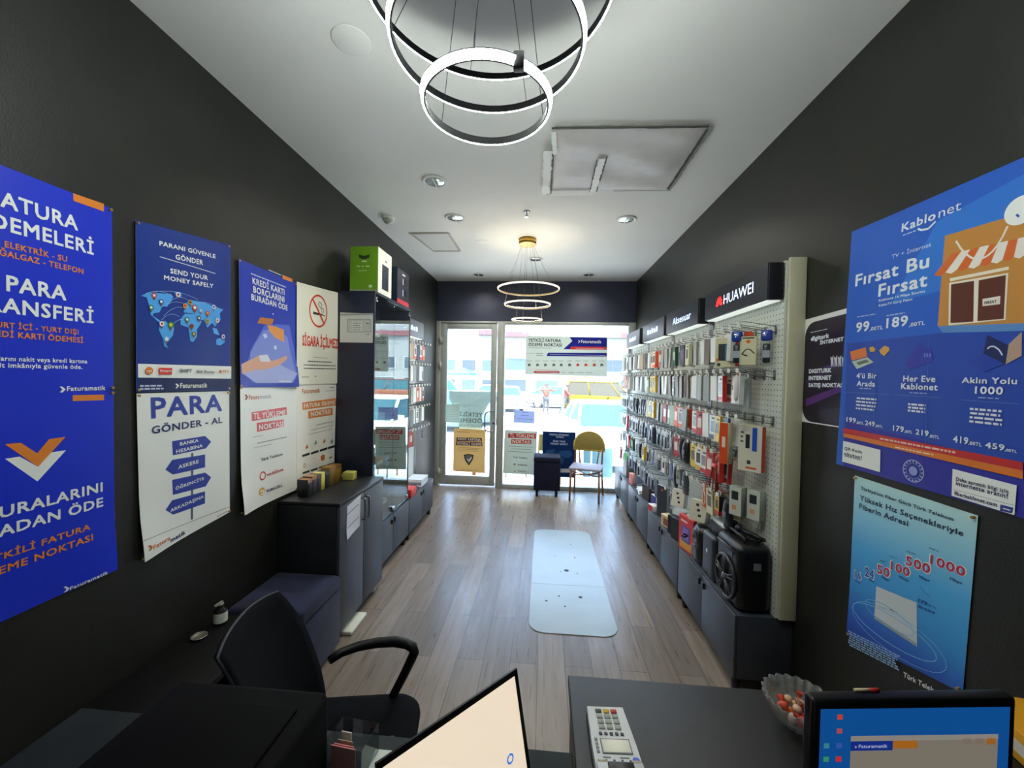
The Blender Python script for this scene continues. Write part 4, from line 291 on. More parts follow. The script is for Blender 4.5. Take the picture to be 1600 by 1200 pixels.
def thin_paper(h):
    """paper in the window: some daylight comes through from behind"""
    key = ('thin', h)
    if key in _mats: return _mats[key]
    m = bpy.data.materials.new('thin_paper_'+h); m.use_nodes = True; t = m.node_tree; t.nodes.clear(); N = t.nodes.new; L = t.links.new
    o = N('ShaderNodeOutputMaterial'); mx = N('ShaderNodeMixShader'); d = N('ShaderNodeBsdfDiffuse'); tr = N('ShaderNodeBsdfTranslucent'); mx.inputs[0].default_value = .08
    d.inputs[0].default_value = lin(h); tr.inputs[0].default_value = lin(h); L(d.outputs[0], mx.inputs[1]); L(tr.outputs[0], mx.inputs[2]); L(mx.outputs[0], o.inputs[0]); _mats[key] = m
    return m
def sheet(key, name, label, cat, rough=.45, curl=None, base_off=.004, thin=False):
    """a printed sheet standing on its wall: the paper and everything printed on it is one mesh"""
    plane, val, (oa, oz), sg, items = PRINTS[key]
    into = 1 if (plane == 'X' and val < 0) else -1
    b = MB(); b.flat = True; Q = items[0][3] if len(items[0]) > 3 else None; W0 = max(p[0] for p in items[0][1]); H0 = max(p[1] for p in items[0][1])
    def put(p, k):
        off = base_off + (curl(p[0]/W0, p[1]/H0) if curl else 0) + k*.00025
        if Q:                      # sheets hang a little crooked: their four corners are not a true rectangle
            u, v = p[0]/W0, p[1]/H0
            p = [(1-u)*(1-v)*Q[0][c]+u*(1-v)*Q[1][c]+u*v*Q[2][c]+(1-u)*v*Q[3][c] for c in (0, 1)]
        if plane == 'X': return (into*off, sg*p[0]/1000, p[1]/1000)
        return (p[0]/1000*sg, into*off, p[1]/1000)
    def poly(pts, m, k):
        tri = tessellate_polygon([[Vector((p[0], p[1], 0)) for p in pts]])
        for t in tri:
            for q in split([tuple(pts[i]) for i in t]):
                a = (q[1][0]-q[0][0])*(q[2][1]-q[0][1])-(q[1][1]-q[0][1])*(q[2][0]-q[0][0])
                if abs(a) < 1e-6: continue
                if a < 0: q = (q[0], q[2], q[1])
                b.add([put(p, k) for p in q], [(0, 1, 2)], m)
    def word(body, box, h, bold, k, mirror=False):
        a0, z0, w_, h_ = fit(body, box, bold); vs, fs = glyphs(body, bold)
        b.add([put((a0+((1-x) if mirror else x)*w_, z0+y*h_), k+j*.12) for x, y, j in vs], fs, mat(h, rough))
    k = 0
    def mat(h, r=.5): return thin_paper(h) if thin else globals()['mat'](h, r)
    for it in items:
        op = it[0]; k += 1
        kk = k*.12+1
        if op == 'B':
            poly(it[1], M_GRAD if it[2] == 'GRAD' else mat(it[2], rough), 0)
            pts = it[1]; n = len(pts)
            for i in range(n):
                p, q = pts[i], pts[(i+1) % n]
                for j in range(8):
                    a_ = [p[c]+(q[c]-p[c])*j/8 for c in (0, 1)]; b_ = [p[c]+(q[c]-p[c])*(j+1)/8 for c in (0, 1)]
                    b.add([put(a_, 0), put(b_, 0), put(b_, -3), put(a_, -3)], [(0, 1, 2, 3)], mat('e4e4dc', .6))
        elif op == 'p': poly(it[1], mat(it[2], rough), kk)
        elif op == 'R':
            x0, y0, x1, y1 = it[1]; r = it[2]; pts = []
            for cx, cy, a in ((x1-r, y1-r, 0), (x0+r, y1-r, 1), (x0+r, y0+r, 2), (x1-r, y0+r, 3)):
                pts += [(cx+r*cos((a+i/8)*pi/2), cy+r*sin((a+i/8)*pi/2)) for i in range(9)]
            poly(pts, mat(it[3], .3), kk)
        elif op == 'e':
            cx, cy, rx, ry = it[1]; th = it[3]; n = 28; m = mat(it[2], rough)
            o = [(cx+rx*cos(2*pi*i/n), cy+ry*sin(2*pi*i/n)) for i in range(n)]
            if th:
                q = [(cx+(rx-th)*cos(2*pi*i/n), cy+(ry-th)*sin(2*pi*i/n)) for i in range(n)]
                for i in range(n): poly([o[i], o[(i+1) % n], q[(i+1) % n], q[i]], m, kk)
            else: poly(o, m, kk)
        elif op == 't': word(it[1], it[2], it[3], it[4], kk+(.5 if it[4] == 2 else 3.))
        elif op == 'm': word(it[1], it[2], it[3], 1, kk+1.6, True)
        elif op == 'l':
            x0, y0, x1, y1 = it[1]; d = math.hypot(x1-x0, y1-y0) or 1; nx, ny = -(y1-y0)/d*it[2]/2, (x1-x0)/d*it[2]/2
            poly([(x0-nx, y0-ny), (x1-nx, y1-ny), (x1+nx, y1+ny), (x0+nx, y0+ny)], mat(it[3], rough), kk)
        elif op == 'b':      # fine print too small to read in the photograph: rows of short dashes
            x0, y0, x1, y1 = it[1]; n = it[2]; hh = max(abs(y1-y0), 5.5*n); y0 = (y0+y1)/2-hh/2; rnd = random.Random(int(x0*7+y0*3))
            for r_ in range(n):
                yy = y0+hh*(r_+.2)/n; th = min(hh/n*.6, 7); x = x0+(x1-x0)*(.04*rnd.random() if n > 1 else 0); end = x1-(x1-x0)*(.12*rnd.random() if n > 1 else 0)
                while x < end-2:
                    wd = min(rnd.uniform(8, 26), end-x); poly([(x, yy), (x+wd, yy), (x+wd, yy+th), (x, yy+th)], mat(it[3], rough), kk); x += wd+4
    loc = (val, oa, oz) if plane == 'X' else (oa, val, oz)
    return tag(b.build(name, None, loc), label, cat)
def pins(o, key, h='c9a25a', inset=9):
    pts = PRINTS[key][4][0][-1]; plane, val, _, sg, _ = PRINTS[key]; into = 1 if val < 0 else -1
    cx = sum(p[0] for p in pts)/4; cy = sum(p[1] for p in pts)/4
    for p in pts:
        q = (p[0]+(inset if p[0] < cx else -inset), p[1]+(inset if p[1] < cy else -inset)); y, z = sg*q[0]/1000, q[1]/1000
        MB().cyl((into*.002, y, z), (into*.014, y, z), .004, mat(h, .3, .9), .0055, 10).build('thumb_tack', o)
def bend(l=0., r=0., bl=0., br=0., mid=0.):
    return lambda u, v: l*math.exp(-(u/.12)**2)*(1-.3*v)+r*math.exp(-((1-u)/.12)**2)+bl*math.exp(-(u/.3)**2-(v/.2)**2)+br*math.exp(-((1-u)/.3)**2-(v/.2)**2)+mid*sin(pi*u)*sin(pi*v)
WP = 'poster'
for key, label, cv in (
    ('bills_blue', 'bright blue poster on the left wall offering FATURA ÖDEMELERİ and PARA TRANSFERİ', bend(mid=.006)),
    ('payment_point', 'bright blue poster with orange and white double chevron, low on left wall', bend(br=.012, mid=.004)),
    ('money_map', 'dark blue SEND YOUR MONEY SAFELY poster with world map of flag pins, left wall', bend(r=.004, mid=.005)),
    ('signpost', 'white PARA GÖNDER-AL poster with four blue arrow signs on a post', bend(l=.006, bl=.02, mid=.004)),
    ('card_debt', 'blue KREDİ KARTI poster with falling cards above an open hand', bend(l=.006, br=.02, mid=.004)),
    ('top_up', 'white TL YÜKLEME poster hanging on the left wall below the hand poster', bend(l=.01, r=.006, bl=.02)),
    ('no_smoking', 'cream no smoking notice with red SİGARA İÇİLMEZ lettering', bend(l=.008, r=.01)),
    ('bill_point', 'white bill payment poster with two orange title bars below the no smoking notice', bend(l=.008, r=.006, mid=.004)),
    ('cable_tv', 'large blue Fırsat Bu Fırsat poster with striped shop awning, right wall', bend(l=.006, mid=.004)),
    ('fiber', 'light blue fiber internet poster with pink speed numbers and white modem', bend(bl=.006, mid=.003)),
    ('satellite', 'white sheet with rounded dark purple internet advert beside the cream end panel', None)):
    o = sheet(key, 'wall_poster', label, 'poster', .38 if key != 'satellite' else .3, cv, {'satellite': .002, 'cable_tv': .01, 'money_map': .009, 'card_debt': .008, 'no_smoking': .008}.get(key, .004))
    if key not in ('no_smoking', 'bill_point', 'satellite'): pins(o, key)
sheet('banner', 'window_banner', 'wide white and navy YETKİLİ FATURA ÖDEME NOKTASI sign hung high in the window', 'sign', .5, None, .004, True)
sheet('blue_note', 'paper_notice', 'small pale blue paper notice taped to the window pane', 'notice', .6, None, .001, True)
sheet('window_topup', 'window_poster', 'grey white TL YÜKLEME NOKTASI poster low in window left of stool', 'poster', .6, None, .004, True)
sheet('window_map', 'window_poster', 'dark blue world map poster in the window behind the navy stool', 'poster', .6, None, .004, True)
sheet('window_yellow', 'door_poster', 'yellow poster with shield badge on the glass door', 'poster', .6, None, .004, True)
sheet('door_reverse', 'door_poster', 'pale poster seen from behind on the glass door, letters mirrored', 'poster', .6, None, .001, True)
sheet('door_white', 'paper_notice', 'plain pale sheet of fine print on the glass door', 'notice', .6, None, .004, True)
sheet('cabinet_note', 'paper_notice', 'grey certificate sheet taped to the navy side of the glass cabinet', 'notice', .6, None, .001)
sheet('door_note', 'paper_notice', 'white paper note taped to the black cabinet door', 'notice', .6, bend(bl=.006), .0022)

# ------------------------------------------------------------------ ceiling fittings
m_white = mat('e6e6e0', .5); m_offwhite = mat('d8d8d0', .7); m_black = mat('17181c', .4); m_gold = mat('c9a04c', .3, .9); m_ringgold = mat('a89468', .4, .6)
m_led = bpy.data.materials.new('lit_led'); m_led.use_nodes = True
_b = m_led.node_tree.nodes['Principled BSDF']; _b.inputs['Base Color'].default_value = (1, 1, 1, 1); _b.inputs['Emission Color'].default_value = (.93, 1, .95, 1); _b.inputs['Emission Strength'].default_value = RING_POWER
m_wire = mat('5c6064', .4, .8)
def ring_part(parent, name, c, rad, h, t, body, led):
    n = 72
    b = MB(); cs = [(rad+.005, h*.40), (rad+.005, h/2), (rad-t, h/2), (rad-t, -h/2), (rad-t*.55, -h/2), (rad-t*.55, -h*.47)]
    b.lathe(cs, (0, 0, 0), body, n, False)
    o = b.build(name, parent, c)
    MB().lathe([(rad+.0035, h*.40), (rad+.003, h*.25), (rad+.0015, -h*.1), (rad-.001, -h*.42), (rad-.003, -h*.53), (rad-t*.5, -h*.51)], (0, 0, 0), led, n).build('led_diffuser', o)
    return o
def chandelier(name, label, cx, cy, rings, canopy_r, body, led, canopy_m, h, t, uplight=None):
    o = thing(name, label, 'chandelier', (cx, cy, 0))
    MB().cyl((0, 0, H), (0, 0, H-.06), canopy_r, canopy_m, n=40).build('ceiling_canopy', o)
    k = 0
    for (dx, dy, z, rad) in rings:
        rp = ring_part(o, 'ring', (dx, dy, z), rad, h, t, body, led)
        if uplight and rad < .3: MB().lathe([(rad-t*.15, h/2+.0008), (rad-t*.85, h/2+.0008)], (0, 0, 0), uplight, 72).build('added_uplight_strip', rp)  # glowing strip hidden on top of the ring, added to brighten the ceiling
        for a in (.5+k, .5+k+2*pi/3, .5+k+4*pi/3):
            MB().tube([(dx+rad*cos(a), dy+rad*sin(a), z+h/2), (canopy_r*.7*cos(a), canopy_r*.7*sin(a), H-.05)], .0012, m_wire, 5).build('suspension_wire', o)
        k += .7
    return o
ch = chandelier('ring_chandelier', 'lit chandelier of three glowing black rings above the desks', -.193, 1.25, [(0, 0, 2.59, .2), (0, 0, 2.77, .3), (0, 0, 2.965, .395)], .16, m_black, m_led, m_black, .023, .012)
MB().box((.095, -.175, 2.59-.02), (.125, -.150, 2.59+.024), m_black, .004).build('cable_clip', ch)
chandelier('ring_chandelier', 'smaller chandelier of three pale gold rings hanging near the storefront', -.2, 4.35, [(.02, 0, 2.70, .335), (.012, 0, 2.53, .25), (.01, 0, 2.365, .165)], .095, m_ringgold, mat('fff4e0', .5, emit=.8), m_gold, .016, .010, mat('fff2da', .5, emit=80.))
dl = thing('downlight', '', 'downlight', (-.865, 3.04, H))
MB().lathe([(.075, 0), (.095, 0), (.096, -.006), (.09, -.012), (.074, -.008), (.07, .0)], (0, 0, 0), m_white, 32).build('trim_ring', dl)
MB().lathe([(.074, -.006), (.055, -.010), (.02, -.012), (.0005, -.012)], (0, 0, 0), mat('a8b0a8', .15, .6), 32).box((-.004, -.07, -.014), (.004, .07, -.011), m_white).build('lens', dl)
for i, (x, y, lb) in enumerate(((-.865, 3.04, 'round downlight nearest the desks on the left of the ceiling'), (-.862, 3.74, 'round downlight between smoke detector and sprinkler'), (.742, 3.83, 'round downlight on the right side of the ceiling beyond the patched opening'),
        (-.126, 5.08, 'round downlight just behind the gold chandelier canopy'), (-.976, 5.83, 'small dark downlight by the front wall above the door'), (.623, 5.84, 'small dark downlight by the front wall above the window'))):
    o = dl if i == 0 else dup(dl, (x, y, H)); o['label'] = lb
    if i > 3: continue
    sp = bpy.data.lights.new('added_fill_spot', 'SPOT'); sp.energy = 26; sp.spot_size = R(150); sp.spot_blend = 1; sp.shadow_soft_size = .05; sp.color = (1, .93, .8)  # fill spot added under the unlit lens to brighten floor and ceiling
    so = bpy.data.objects.new('added_fill_spot', sp); COL.objects.link(so); so.parent = o; so.location = (0, 0, -.03)
for x, y, r, lb in ((-.89, 1.755, .085, 'round flush white cover plate on the ceiling left of the lit rings'), (-.711, 4.42, .07, 'round flush white cover plate on the ceiling by the access hatch')):
    tag(MB().lathe([(r, 0), (r, -.002), (r-.003, -.003), (.0005, -.003)], (0, 0, 0), m_ceil, 36).build('ceiling_cover_plate', None, (x, y, H)), lb, 'cover plate')
o = thing('smoke_detector', 'small white smoke detector at the left edge of the ceiling', 'smoke detector', (-1.5, 3.72, H))
MB().lathe([(.055, 0), (.055, -.015), (.05, -.022), (.0005, -.022)], (0, 0, 0), m_white, 28).build('mount', o)
MB().lathe([(.042, -.022), (.046, -.035), (.03, -.055), (.0005, -.058)], (0, 0, 0), mat('b8b8b0', .5), 28).build('sensor_dome', o)
o = thing('fire_sprinkler', 'chrome sprinkler head hanging from the middle of the ceiling', 'sprinkler', (-.18, 3.62, H))
MB().lathe([(.03, 0), (.03, -.004), (.012, -.01), (.0005, -.01)], (0, 0, 0), m_chrome, 20).build('escutcheon', o)
MB().cyl((0, 0, 0), (0, 0, -.05), .007, m_chrome).cyl((0, 0, -.05), (0, 0, -.054), .018, m_chrome).build('sprinkler_head', o)
# access hatch
o = thing('access_hatch', 'square white access hatch with taped edges in the ceiling over glass cabinet', 'hatch', (0, 0, 0))
hq = [(-1.44, 4.12), (-1.0, 4.12), (-1.03, 4.72), (-1.33, 4.72)]
hb = MB(); hb.prism([(-1.40, 4.15), (-1.04, 4.15), (-1.04, 4.70), (-1.34, 4.70)], H-.006, H, m_offwhite, 'z'); hb.build('hatch_panel', o)
fb = MB()
for a, b_, wd in (((-1.44, 4.13), (-1.02, 4.13), .02), ((-1.02, 4.13), (-1.02, 4.72), .02), ((-1.02, 4.72), (-1.34, 4.72), .012), ((-1.34, 4.72), (-1.42, 4.15), .012)):
    a, b_ = Vector((*a, 0)), Vector((*b_, 0)); dd = (b_-a).normalized(); nn = Vector((-dd.y, dd.x, 0))*wd/2
    fb.prism([tuple((a-nn).xy), tuple((b_-nn).xy), tuple((b_+nn).xy), tuple((a+nn).xy)], H-.012, H, mat('b8b4a8', .7), 'z')
fb.build('edge_strip', o)
# opening closed with a sheet of silver film, torn tape round it
o = thing('ceiling_patch', 'wrinkled silver film taped over a rectangular opening in the ceiling', 'patch', (0, 0, 0))
n = 26; m_film = noisy('silver_film', 'ccc8c2', 'd6d2cc', 5, .55, .3, bscale=9)
x0, x1, y0, y1 = .02, .93, 2.42, 3.225; vs, fs = [], []
rn = random.Random(3)
for j in range(n+1):
    for i in range(n+1):
        u, v = i/n, j/n; e = min(u, 1-u, v, 1-v)
        z = H-.006-min(e*8, 1)*(.012+.008*sin(7*u+4*v)+.008*sin(13*v-6*u)+.004*rn.random())
        vs.append((x0+(x1-x0)*u, y0+(y1-y0)*v, z))
fs = [(j*(n+1)+i, j*(n+1)+i+1, (j+1)*(n+1)+i+1, (j+1)*(n+1)+i) for j in range(n) for i in range(n)]
MB().add(vs, fs, m_film, True).build('film_sheet', o)
m_tape = mat('f2f2ea', .6); m_dk = mat('4c4c44', .7)
def tape(x0, y0, x1, y1, wd, seed, m=m_tape, drop=.03):
    rn = random.Random(seed); a, b = Vector((x0, y0, 0)), Vector((x1, y1, 0)); dd = b-a; nn = Vector((-dd.y, dd.x, 0)).normalized(); k = 22; L_, R_ = [], []
    for i in range(k+1):
        p = a+dd*i/k; L_.append(tuple((p+nn*wd*(.5+.28*(rn.random()-.5))).xy)); R_.append(tuple((p-nn*wd*(.5+.28*(rn.random()-.5))).xy))
    return MB().prism(L_+R_[::-1], H-drop, H-drop+.002, m, 'z')
tape(.035, 2.62, .03, 3.24, .012, 11, m_dk, .026).build('torn_edge', o); tape(.39, 2.70, .385, 3.2, .010, 12, m_dk, .030).build('torn_edge', o); tape(.33, 2.74, .335, 3.2, .008, 13, m_dk, .030).build('torn_edge', o); tape(.02, 2.405, .93, 2.432, .016, 14, m_dk, .016).build('torn_edge', o); tape(.935, 2.46, .935, 3.2, .016, 15, m_dk, .016).build('torn_edge', o)
tape(.0, 2.62, -.01, 3.24, .06, 1).build('tape_strip', o); tape(-.01, 3.235, .36, 3.235, .03, 2).build('tape_strip', o)
tape(.36, 2.72, .36, 3.2, .045, 3, drop=.034).build('tape_strip', o); tape(.04, 2.40, .93, 2.425, .03, 4, mat('a5a59a', .7), .012).build('tape_strip', o)
tape(.95, 2.44, .95, 3.24, .03, 5, mat('9a9a90', .7), .012).build('tape_strip', o); tape(.03, 2.42, .05, 2.66, .03, 6).build('tape_strip', o)
tape(.52, 3.23, .95, 3.235, .012, 8, mat('b5b5aa', .7), .012).build('tape_strip', o)
# ------------------------------------------------------------------ shop units
m_cab = noisy('charcoal_board', '383c44', '3f434c', 8, .42, .04, bscale=300)
m_cabtop = noisy('black_board', '1d1f22', '232528', 9, .38, .05, bscale=260)
m_navy = noisy('navy_board', '1b2130', '20263a', 7, .4, .04, bscale=260)
m_cream = noisy('cream_board', 'c9c5a4', 'd0ccac', 4, .5, .03, bscale=200)
m_steel = mat('8c9094', .3, .9); m_foot = mat('15161a', .5); m_peg = None
def peg_material():
    m = bpy.data.materials.new('perforated_board'); m.use_nodes = True; t = m.node_tree; N = t.nodes.new; L = t.links.new; b = t.nodes['Principled BSDF']
    tc = N('ShaderNodeTexCoord'); mp = N('ShaderNodeVectorMath'); mp.operation = 'SCALE'; mp.inputs['Scale'].default_value = 33.3; L(tc.outputs['Object'], mp.inputs[0])
    fr = N('ShaderNodeVectorMath'); fr.operation = 'FRACTION'; L(mp.outputs[0], fr.inputs[0])
    sb = N('ShaderNodeVectorMath'); sb.operation = 'SUBTRACT'; sb.inputs[1].default_value = (.5, .5, .5); L(fr.outputs[0], sb.inputs[0])
    mu = N('ShaderNodeVectorMath'); mu.operation = 'MULTIPLY'; mu.inputs[1].default_value = (0, 1, 1); L(sb.outputs[0], mu.inputs[0])
    ln = N('ShaderNodeVectorMath'); ln.operation = 'LENGTH'; L(mu.outputs[0], ln.inputs[0])
    ls = N('ShaderNodeMath'); ls.operation = 'LESS_THAN'; ls.inputs[1].default_value = .13; L(ln.outputs['Value'], ls.inputs[0])
    mx = N('ShaderNodeMix'); mx.data_type = 'RGBA'; mx.inputs[6].default_value = lin('d3d8cb'); mx.inputs[7].default_value = lin('3c403c'); L(ls.outputs[0], mx.inputs[0])
    L(mx.outputs[2], b.inputs['Base Color']); b.inputs['Roughness'].default_value = .5
    return m
m_peg = peg_material()

# base cabinets: local +x is the depth from the front to the wall, local +y runs along the wall
def base_cabinet(name, label, loc, rz, w, h=.446, dep=.305, group=None):
    o = thing(name, label, 'cabinet', loc, rz, group)
    MB().box((.018, .002, .09), (dep, w-.002, h), m_cab, .002).build('carcass', o)
    for k, (y0, y1) in enumerate(((.004, w/2-.002), (w/2+.002, w-.004))):
        dr = MB().box((0, y0, .088), (.0175, y1, h-.003), m_cab, .002).build('cabinet_door', o)
        yk = w/2-.035 if k == 0 else w/2+.035
        MB().box((-.014, yk-.014, h-.075), (.0, yk+.014, h-.035), m_black, .003).build('knob', dr)
    for x in (.04, dep-.05):
        for y in (.06, w-.06): MB().cyl((x, y, .09), (x, y, 0), .028, m_foot, .02, 12).build('foot', o)
    return o
MODS = [2.27, 3.20, 4.13, 5.06, 5.985]
ORD = ['nearest the desks, under the trolley speaker', 'second from the desks', 'third from the desks', 'farthest, beside the storefront']
pb = None
for i in range(4):
    lb = 'low charcoal cabinet under the right display wall, ' + ORD[i]
    if pb is None: pb = base_cabinet('base_cabinet', lb, (1.085, MODS[0]+.004, 0), 0, .922, group='charcoal base cabinets along the right wall')
    else: dup(pb, (1.085, MODS[i]+.004, 0), 0, lb)
base_cabinet('base_cabinet', 'low charcoal cabinet carrying the glass cabinet on the left', (-1.362, 4.026, 0), pi, .875)
base_cabinet('base_cabinet', 'low charcoal cabinet under the left hook panel near the door', (-1.362, 4.94, 0), pi, .905)

# perforated panels with their hooks
def hook_mesh():
    b = MB(); L_ = .185
    b.box((-.004, -.012, -.012), (0, .012, .045), m_steel, .002)
    b.tube([(0, 0, 0), (-L_, 0, .028), (-L_-.008, 0, .044)], .0026, m_steel, 6)
    b.tube([(0, 0, .034), (-L_*.9, 0, .058), (-L_-.012, 0, .056), (-L_-.014, 0, .046)], .002, m_steel, 6)
    b.box((-L_-.019, -.016, .026), (-L_-.016, .016, .050), m_offwhite)
    return b
ROWS = [2.02, 1.765, 1.505, 1.25, 1.0, .75]
SPY, OFFY = .1055, .075
o_hook = None
def hook(parent, y, z):
    global o_hook
    if o_hook is None: o_hook = hook_mesh().build('hook', parent, (0, y, z))
    else:
        c = o_hook.copy(); COL.objects.link(c); c.parent = parent; c.location = (0, y, z)
def peg_panel(label, loc, rz, w, z0, z1, rows, ny, group=None, skip=()):
    o = thing('hook_panel', label, 'display panel', loc, rz, group)
    MB().box((0, .002, z0), (.012, w-.002, z1), m_peg).build('perforated_sheet', o)
    for y in ((.02, w-.02) if 'nearest' not in label else (w-.02,)): MB().box((-.006, y-.018, z0), (-.0005, y+.018, z1), m_steel, .002).build('slotted_post', o)
    MB().box((.0125, .002, z0), (.095, w-.002, z1), m_cream).build('backing', o)
    for z in rows:
        for j in range(ny):
            if (rows.index(z), j) not in skip: hook(o, OFFY+j*SPY, z)
    return o
PNL = ['nearest the desks', 'second from the desks', 'third from the desks', 'next to the storefront']
for i in range(4):
    peg_panel('white perforated hook panel of the right display wall, ' + PNL[i], (1.293, MODS[i], 0), 0, MODS[i+1]-MODS[i], .448, 2.40, ROWS, 8, 'hook panels of the right display wall', {(3, 0), (3, 1), (3, 2), (4, 0), (4, 1)} | {(5, j) for j in range(8)} if i == 0 else ({(5, j) for j in (0, 1, 2, 4, 5, 6)} if i == 1 else ()))
tag(MB().box((1.3045, 2.252, .448), (1.391, 2.27, 2.412), m_cream, .003).build('end_panel'), 'tall cream end panel closing the right display wall', 'panel')
LROWS = [2.08, 1.835, 1.59, 1.345, 1.10]
peg_panel('white perforated hook panel on the left wall beside the glass cabinet', (-1.602, 4.93, 0), pi, .89, .448, 2.38, LROWS, 7)

# lit sign boxes over the right wall
def glow(h, s): return mat(h, .4, emit=s)
def sign_box(label, x, y0, y1, dirx, words, group=None, dim=False, front='20232c'):
    o = thing('sign_box', label, 'sign', (x, (y0+y1)/2, 2.19), 0, group); hl = (y1-y0)/2
    b = MB(); b.box((0, -hl, 0), (dirx*.078, hl, .2), m_black, .003); b.build('sign_case', o)
    MB().box((-dirx*.004, -hl+.004, .004), (-dirx*.0005, hl-.004, .196), noisy('sign_face', front, front, 3, .3)).build('sign_front', o)
    MB().box((dirx*.005, -hl+.02, -.006), (dirx*.074, hl-.02, -.001), mat('e4ece6', .5, emit=.55)).build('underside_diffuser', o)  # glow added to the grey underside to brighten boards and goods below
    return o
sb = sign_box('black lit HUAWEI sign box with red flower emblem', 1.206, 2.27, 3.115, 1, None)
def sign_text(o, body, y_l, y_r, z0, z1, m):
    b = MB(); oy = o.location.y
    b.text(body, (-.0045, y_l-oy, z0-2.19), (0, -1, 0), (0, 0, 1), y_l-y_r, z1-z0, m); b.build('lettering', o)
sign_text(sb, 'HUAWEI', 2.80, 2.42, 2.258, 2.322, glow('cfe0ff', 1.4))
pb_ = MB(); oy = 2.868-sb.location.y
for k in range(8):
    a = pi*(.06+.88*k/7); r0_, r1_ = .010, .062; w_ = .0085
    tip = Vector((cos(a), sin(a))); sd_ = Vector((-tip.y, tip.x))
    P = [tip*r0_, tip*(r1_*.6)+sd_*w_, tip*r1_, tip*(r1_*.6)-sd_*w_]
    pb_.add([(-.0052, oy-p.x, .07+p.y*1.15) for p in P], [(0, 1, 2, 3)], glow('f02018', 1.5))
pb_.build('flower_emblem', sb)
s2 = sign_box('black lit Aksesuar sign box over the right display wall', 1.206, 3.245, 4.06, 1, None)
sign_text(s2, 'Aksesuar', 3.86, 3.40, 2.255, 2.318, glow('bcd4ff', 1.4))
def smudge(o, x, y, d, w):
    b = MB()
    for q in range(5): b.add([(x, y+d*(w*q/5), .07), (x, y+d*(w*(q+.75)/5), .07), (x, y+d*(w*(q+.75)/5), .125-.012*(q % 2)), (x, y+d*(w*q/5), .125-.012*(q % 2))], [(0, 1, 2, 3)], glow('a8bcf0', 1.3))
    b.build('lettering', o)
s3 = sign_box('third sign box from the desks with a faint bluish word, right wall', 1.206, 4.14, 5.0, 1, None, front='3a3e48')  # paler face: the grazing reflection is put into its colour
smudge(s3, -.0045, 4.78-s3.location.y, -1, .44)
s4 = sign_box('last sign box before the storefront on the right wall', 1.206, 5.16, 5.95, 1, None, front='3a3e48')  # face colour lightened in place of the reflection at this shallow angle
smudge(s4, -.0045, 5.75-s4.location.y, -1, .4)
s5 = sign_box('pale sign box over the left hook panel by the door', -1.515, 4.06, 4.93, -1, None, front='6a6e7a')
smudge(s5, .0045, 4.28-s5.location.y, 1, .42)

# ------------------------------------------------------------------ hanging stock
m_clear = glass('clear_plastic', 'eef2f4', 1.45, .08)
def hang_tab(b, x, z, w, m, t=.0012):
    """tab with an open euro hole, its rod hole centred on the origin"""
    b.box((x, -w/2, z), (x+t, -.008, .012), m); b.box((x, .008, z), (x+t, w/2, .012), m); b.box((x, -.008, .006), (x+t, .008, .012), m)
def pack_box(front, side, band, dx=.026, w=.085, h=.165, art=None, tab='d8d8d0'):
    """boxed accessory hung by a tab; origin at the tab hole, faces local -x"""
    b = MB(); z1 = -.012; m = mat(front, .4); ms = mat(side, .4)
    b.box((0, -w/2, z1-h), (dx, w/2, z1), ms)
    b.box((-.0006, -w/2+.0005, z1-h+.0005), (0, w/2-.0005, z1-.0005), m)
    if band: b.box((-.001, -w/2+.001, z1-h*.98), (-.0007, w/2-.001, z1-h*.80), mat(band, .4)); b.box((.001, -w/2-.0006, z1-h*.99), (dx-.001, -w/2-.0001, z1-h*.78), mat(band, .4))
    if art:
        b.box((-.0011, -w*.3, z1-h*.68), (-.0008, w*.3, z1-h*.25), mat(art, .25))
        b.box((-.0011, -w*.36, z1-h*.16), (-.0008, w*.1, z1-h*.10), mat('3c3e44', .5))
    hang_tab(b, dx*.4, z1, w*.56, mat(tab, .5))
    return b
def pack_card(front, item, w=.075, h=.17, dx=.018, back='c8ccd0'):
    """clear blister on a printed card"""
    b = MB(); z1 = -.010
    b.box((dx, -w/2, z1-h), (dx+.0015, w/2, z1), mat(front, .4)); hang_tab(b, dx, z1, w*.6, mat(front, .4), .0015)
    b.box((dx-.012, -w*.36, z1-h*.92), (dx, w*.36, z1-h*.3), mat(item, .3), .006)
    b.box((dx-.0006, -w*.4, z1-h*.22), (dx-.0002, w*.4, z1-.004), mat(back, .4))
    return b
def pack_cable(front, cable, w=.06, h=.16):
    b = MB(); dx = .012
    b.box((dx, -w/2, -h), (dx+.0015, w/2, -.010), mat(front, .4)); hang_tab(b, dx, -.010, w*.8, mat(front, .4), .0015)
    n = 40; pts = [((dx-.006)+.002*sin(i), (.019+.004*sin(i*.9))*cos(2*pi*i*3/n), -h*.6+.05*sin(2*pi*i*3/n)) for i in range(n)]
    b.tube(pts, .0022, mat(cable, .45), 6); b.box((dx-.006, -.006, -h*.28), (dx, .006, -h*.16), mat(cable, .4), .002)
    return b
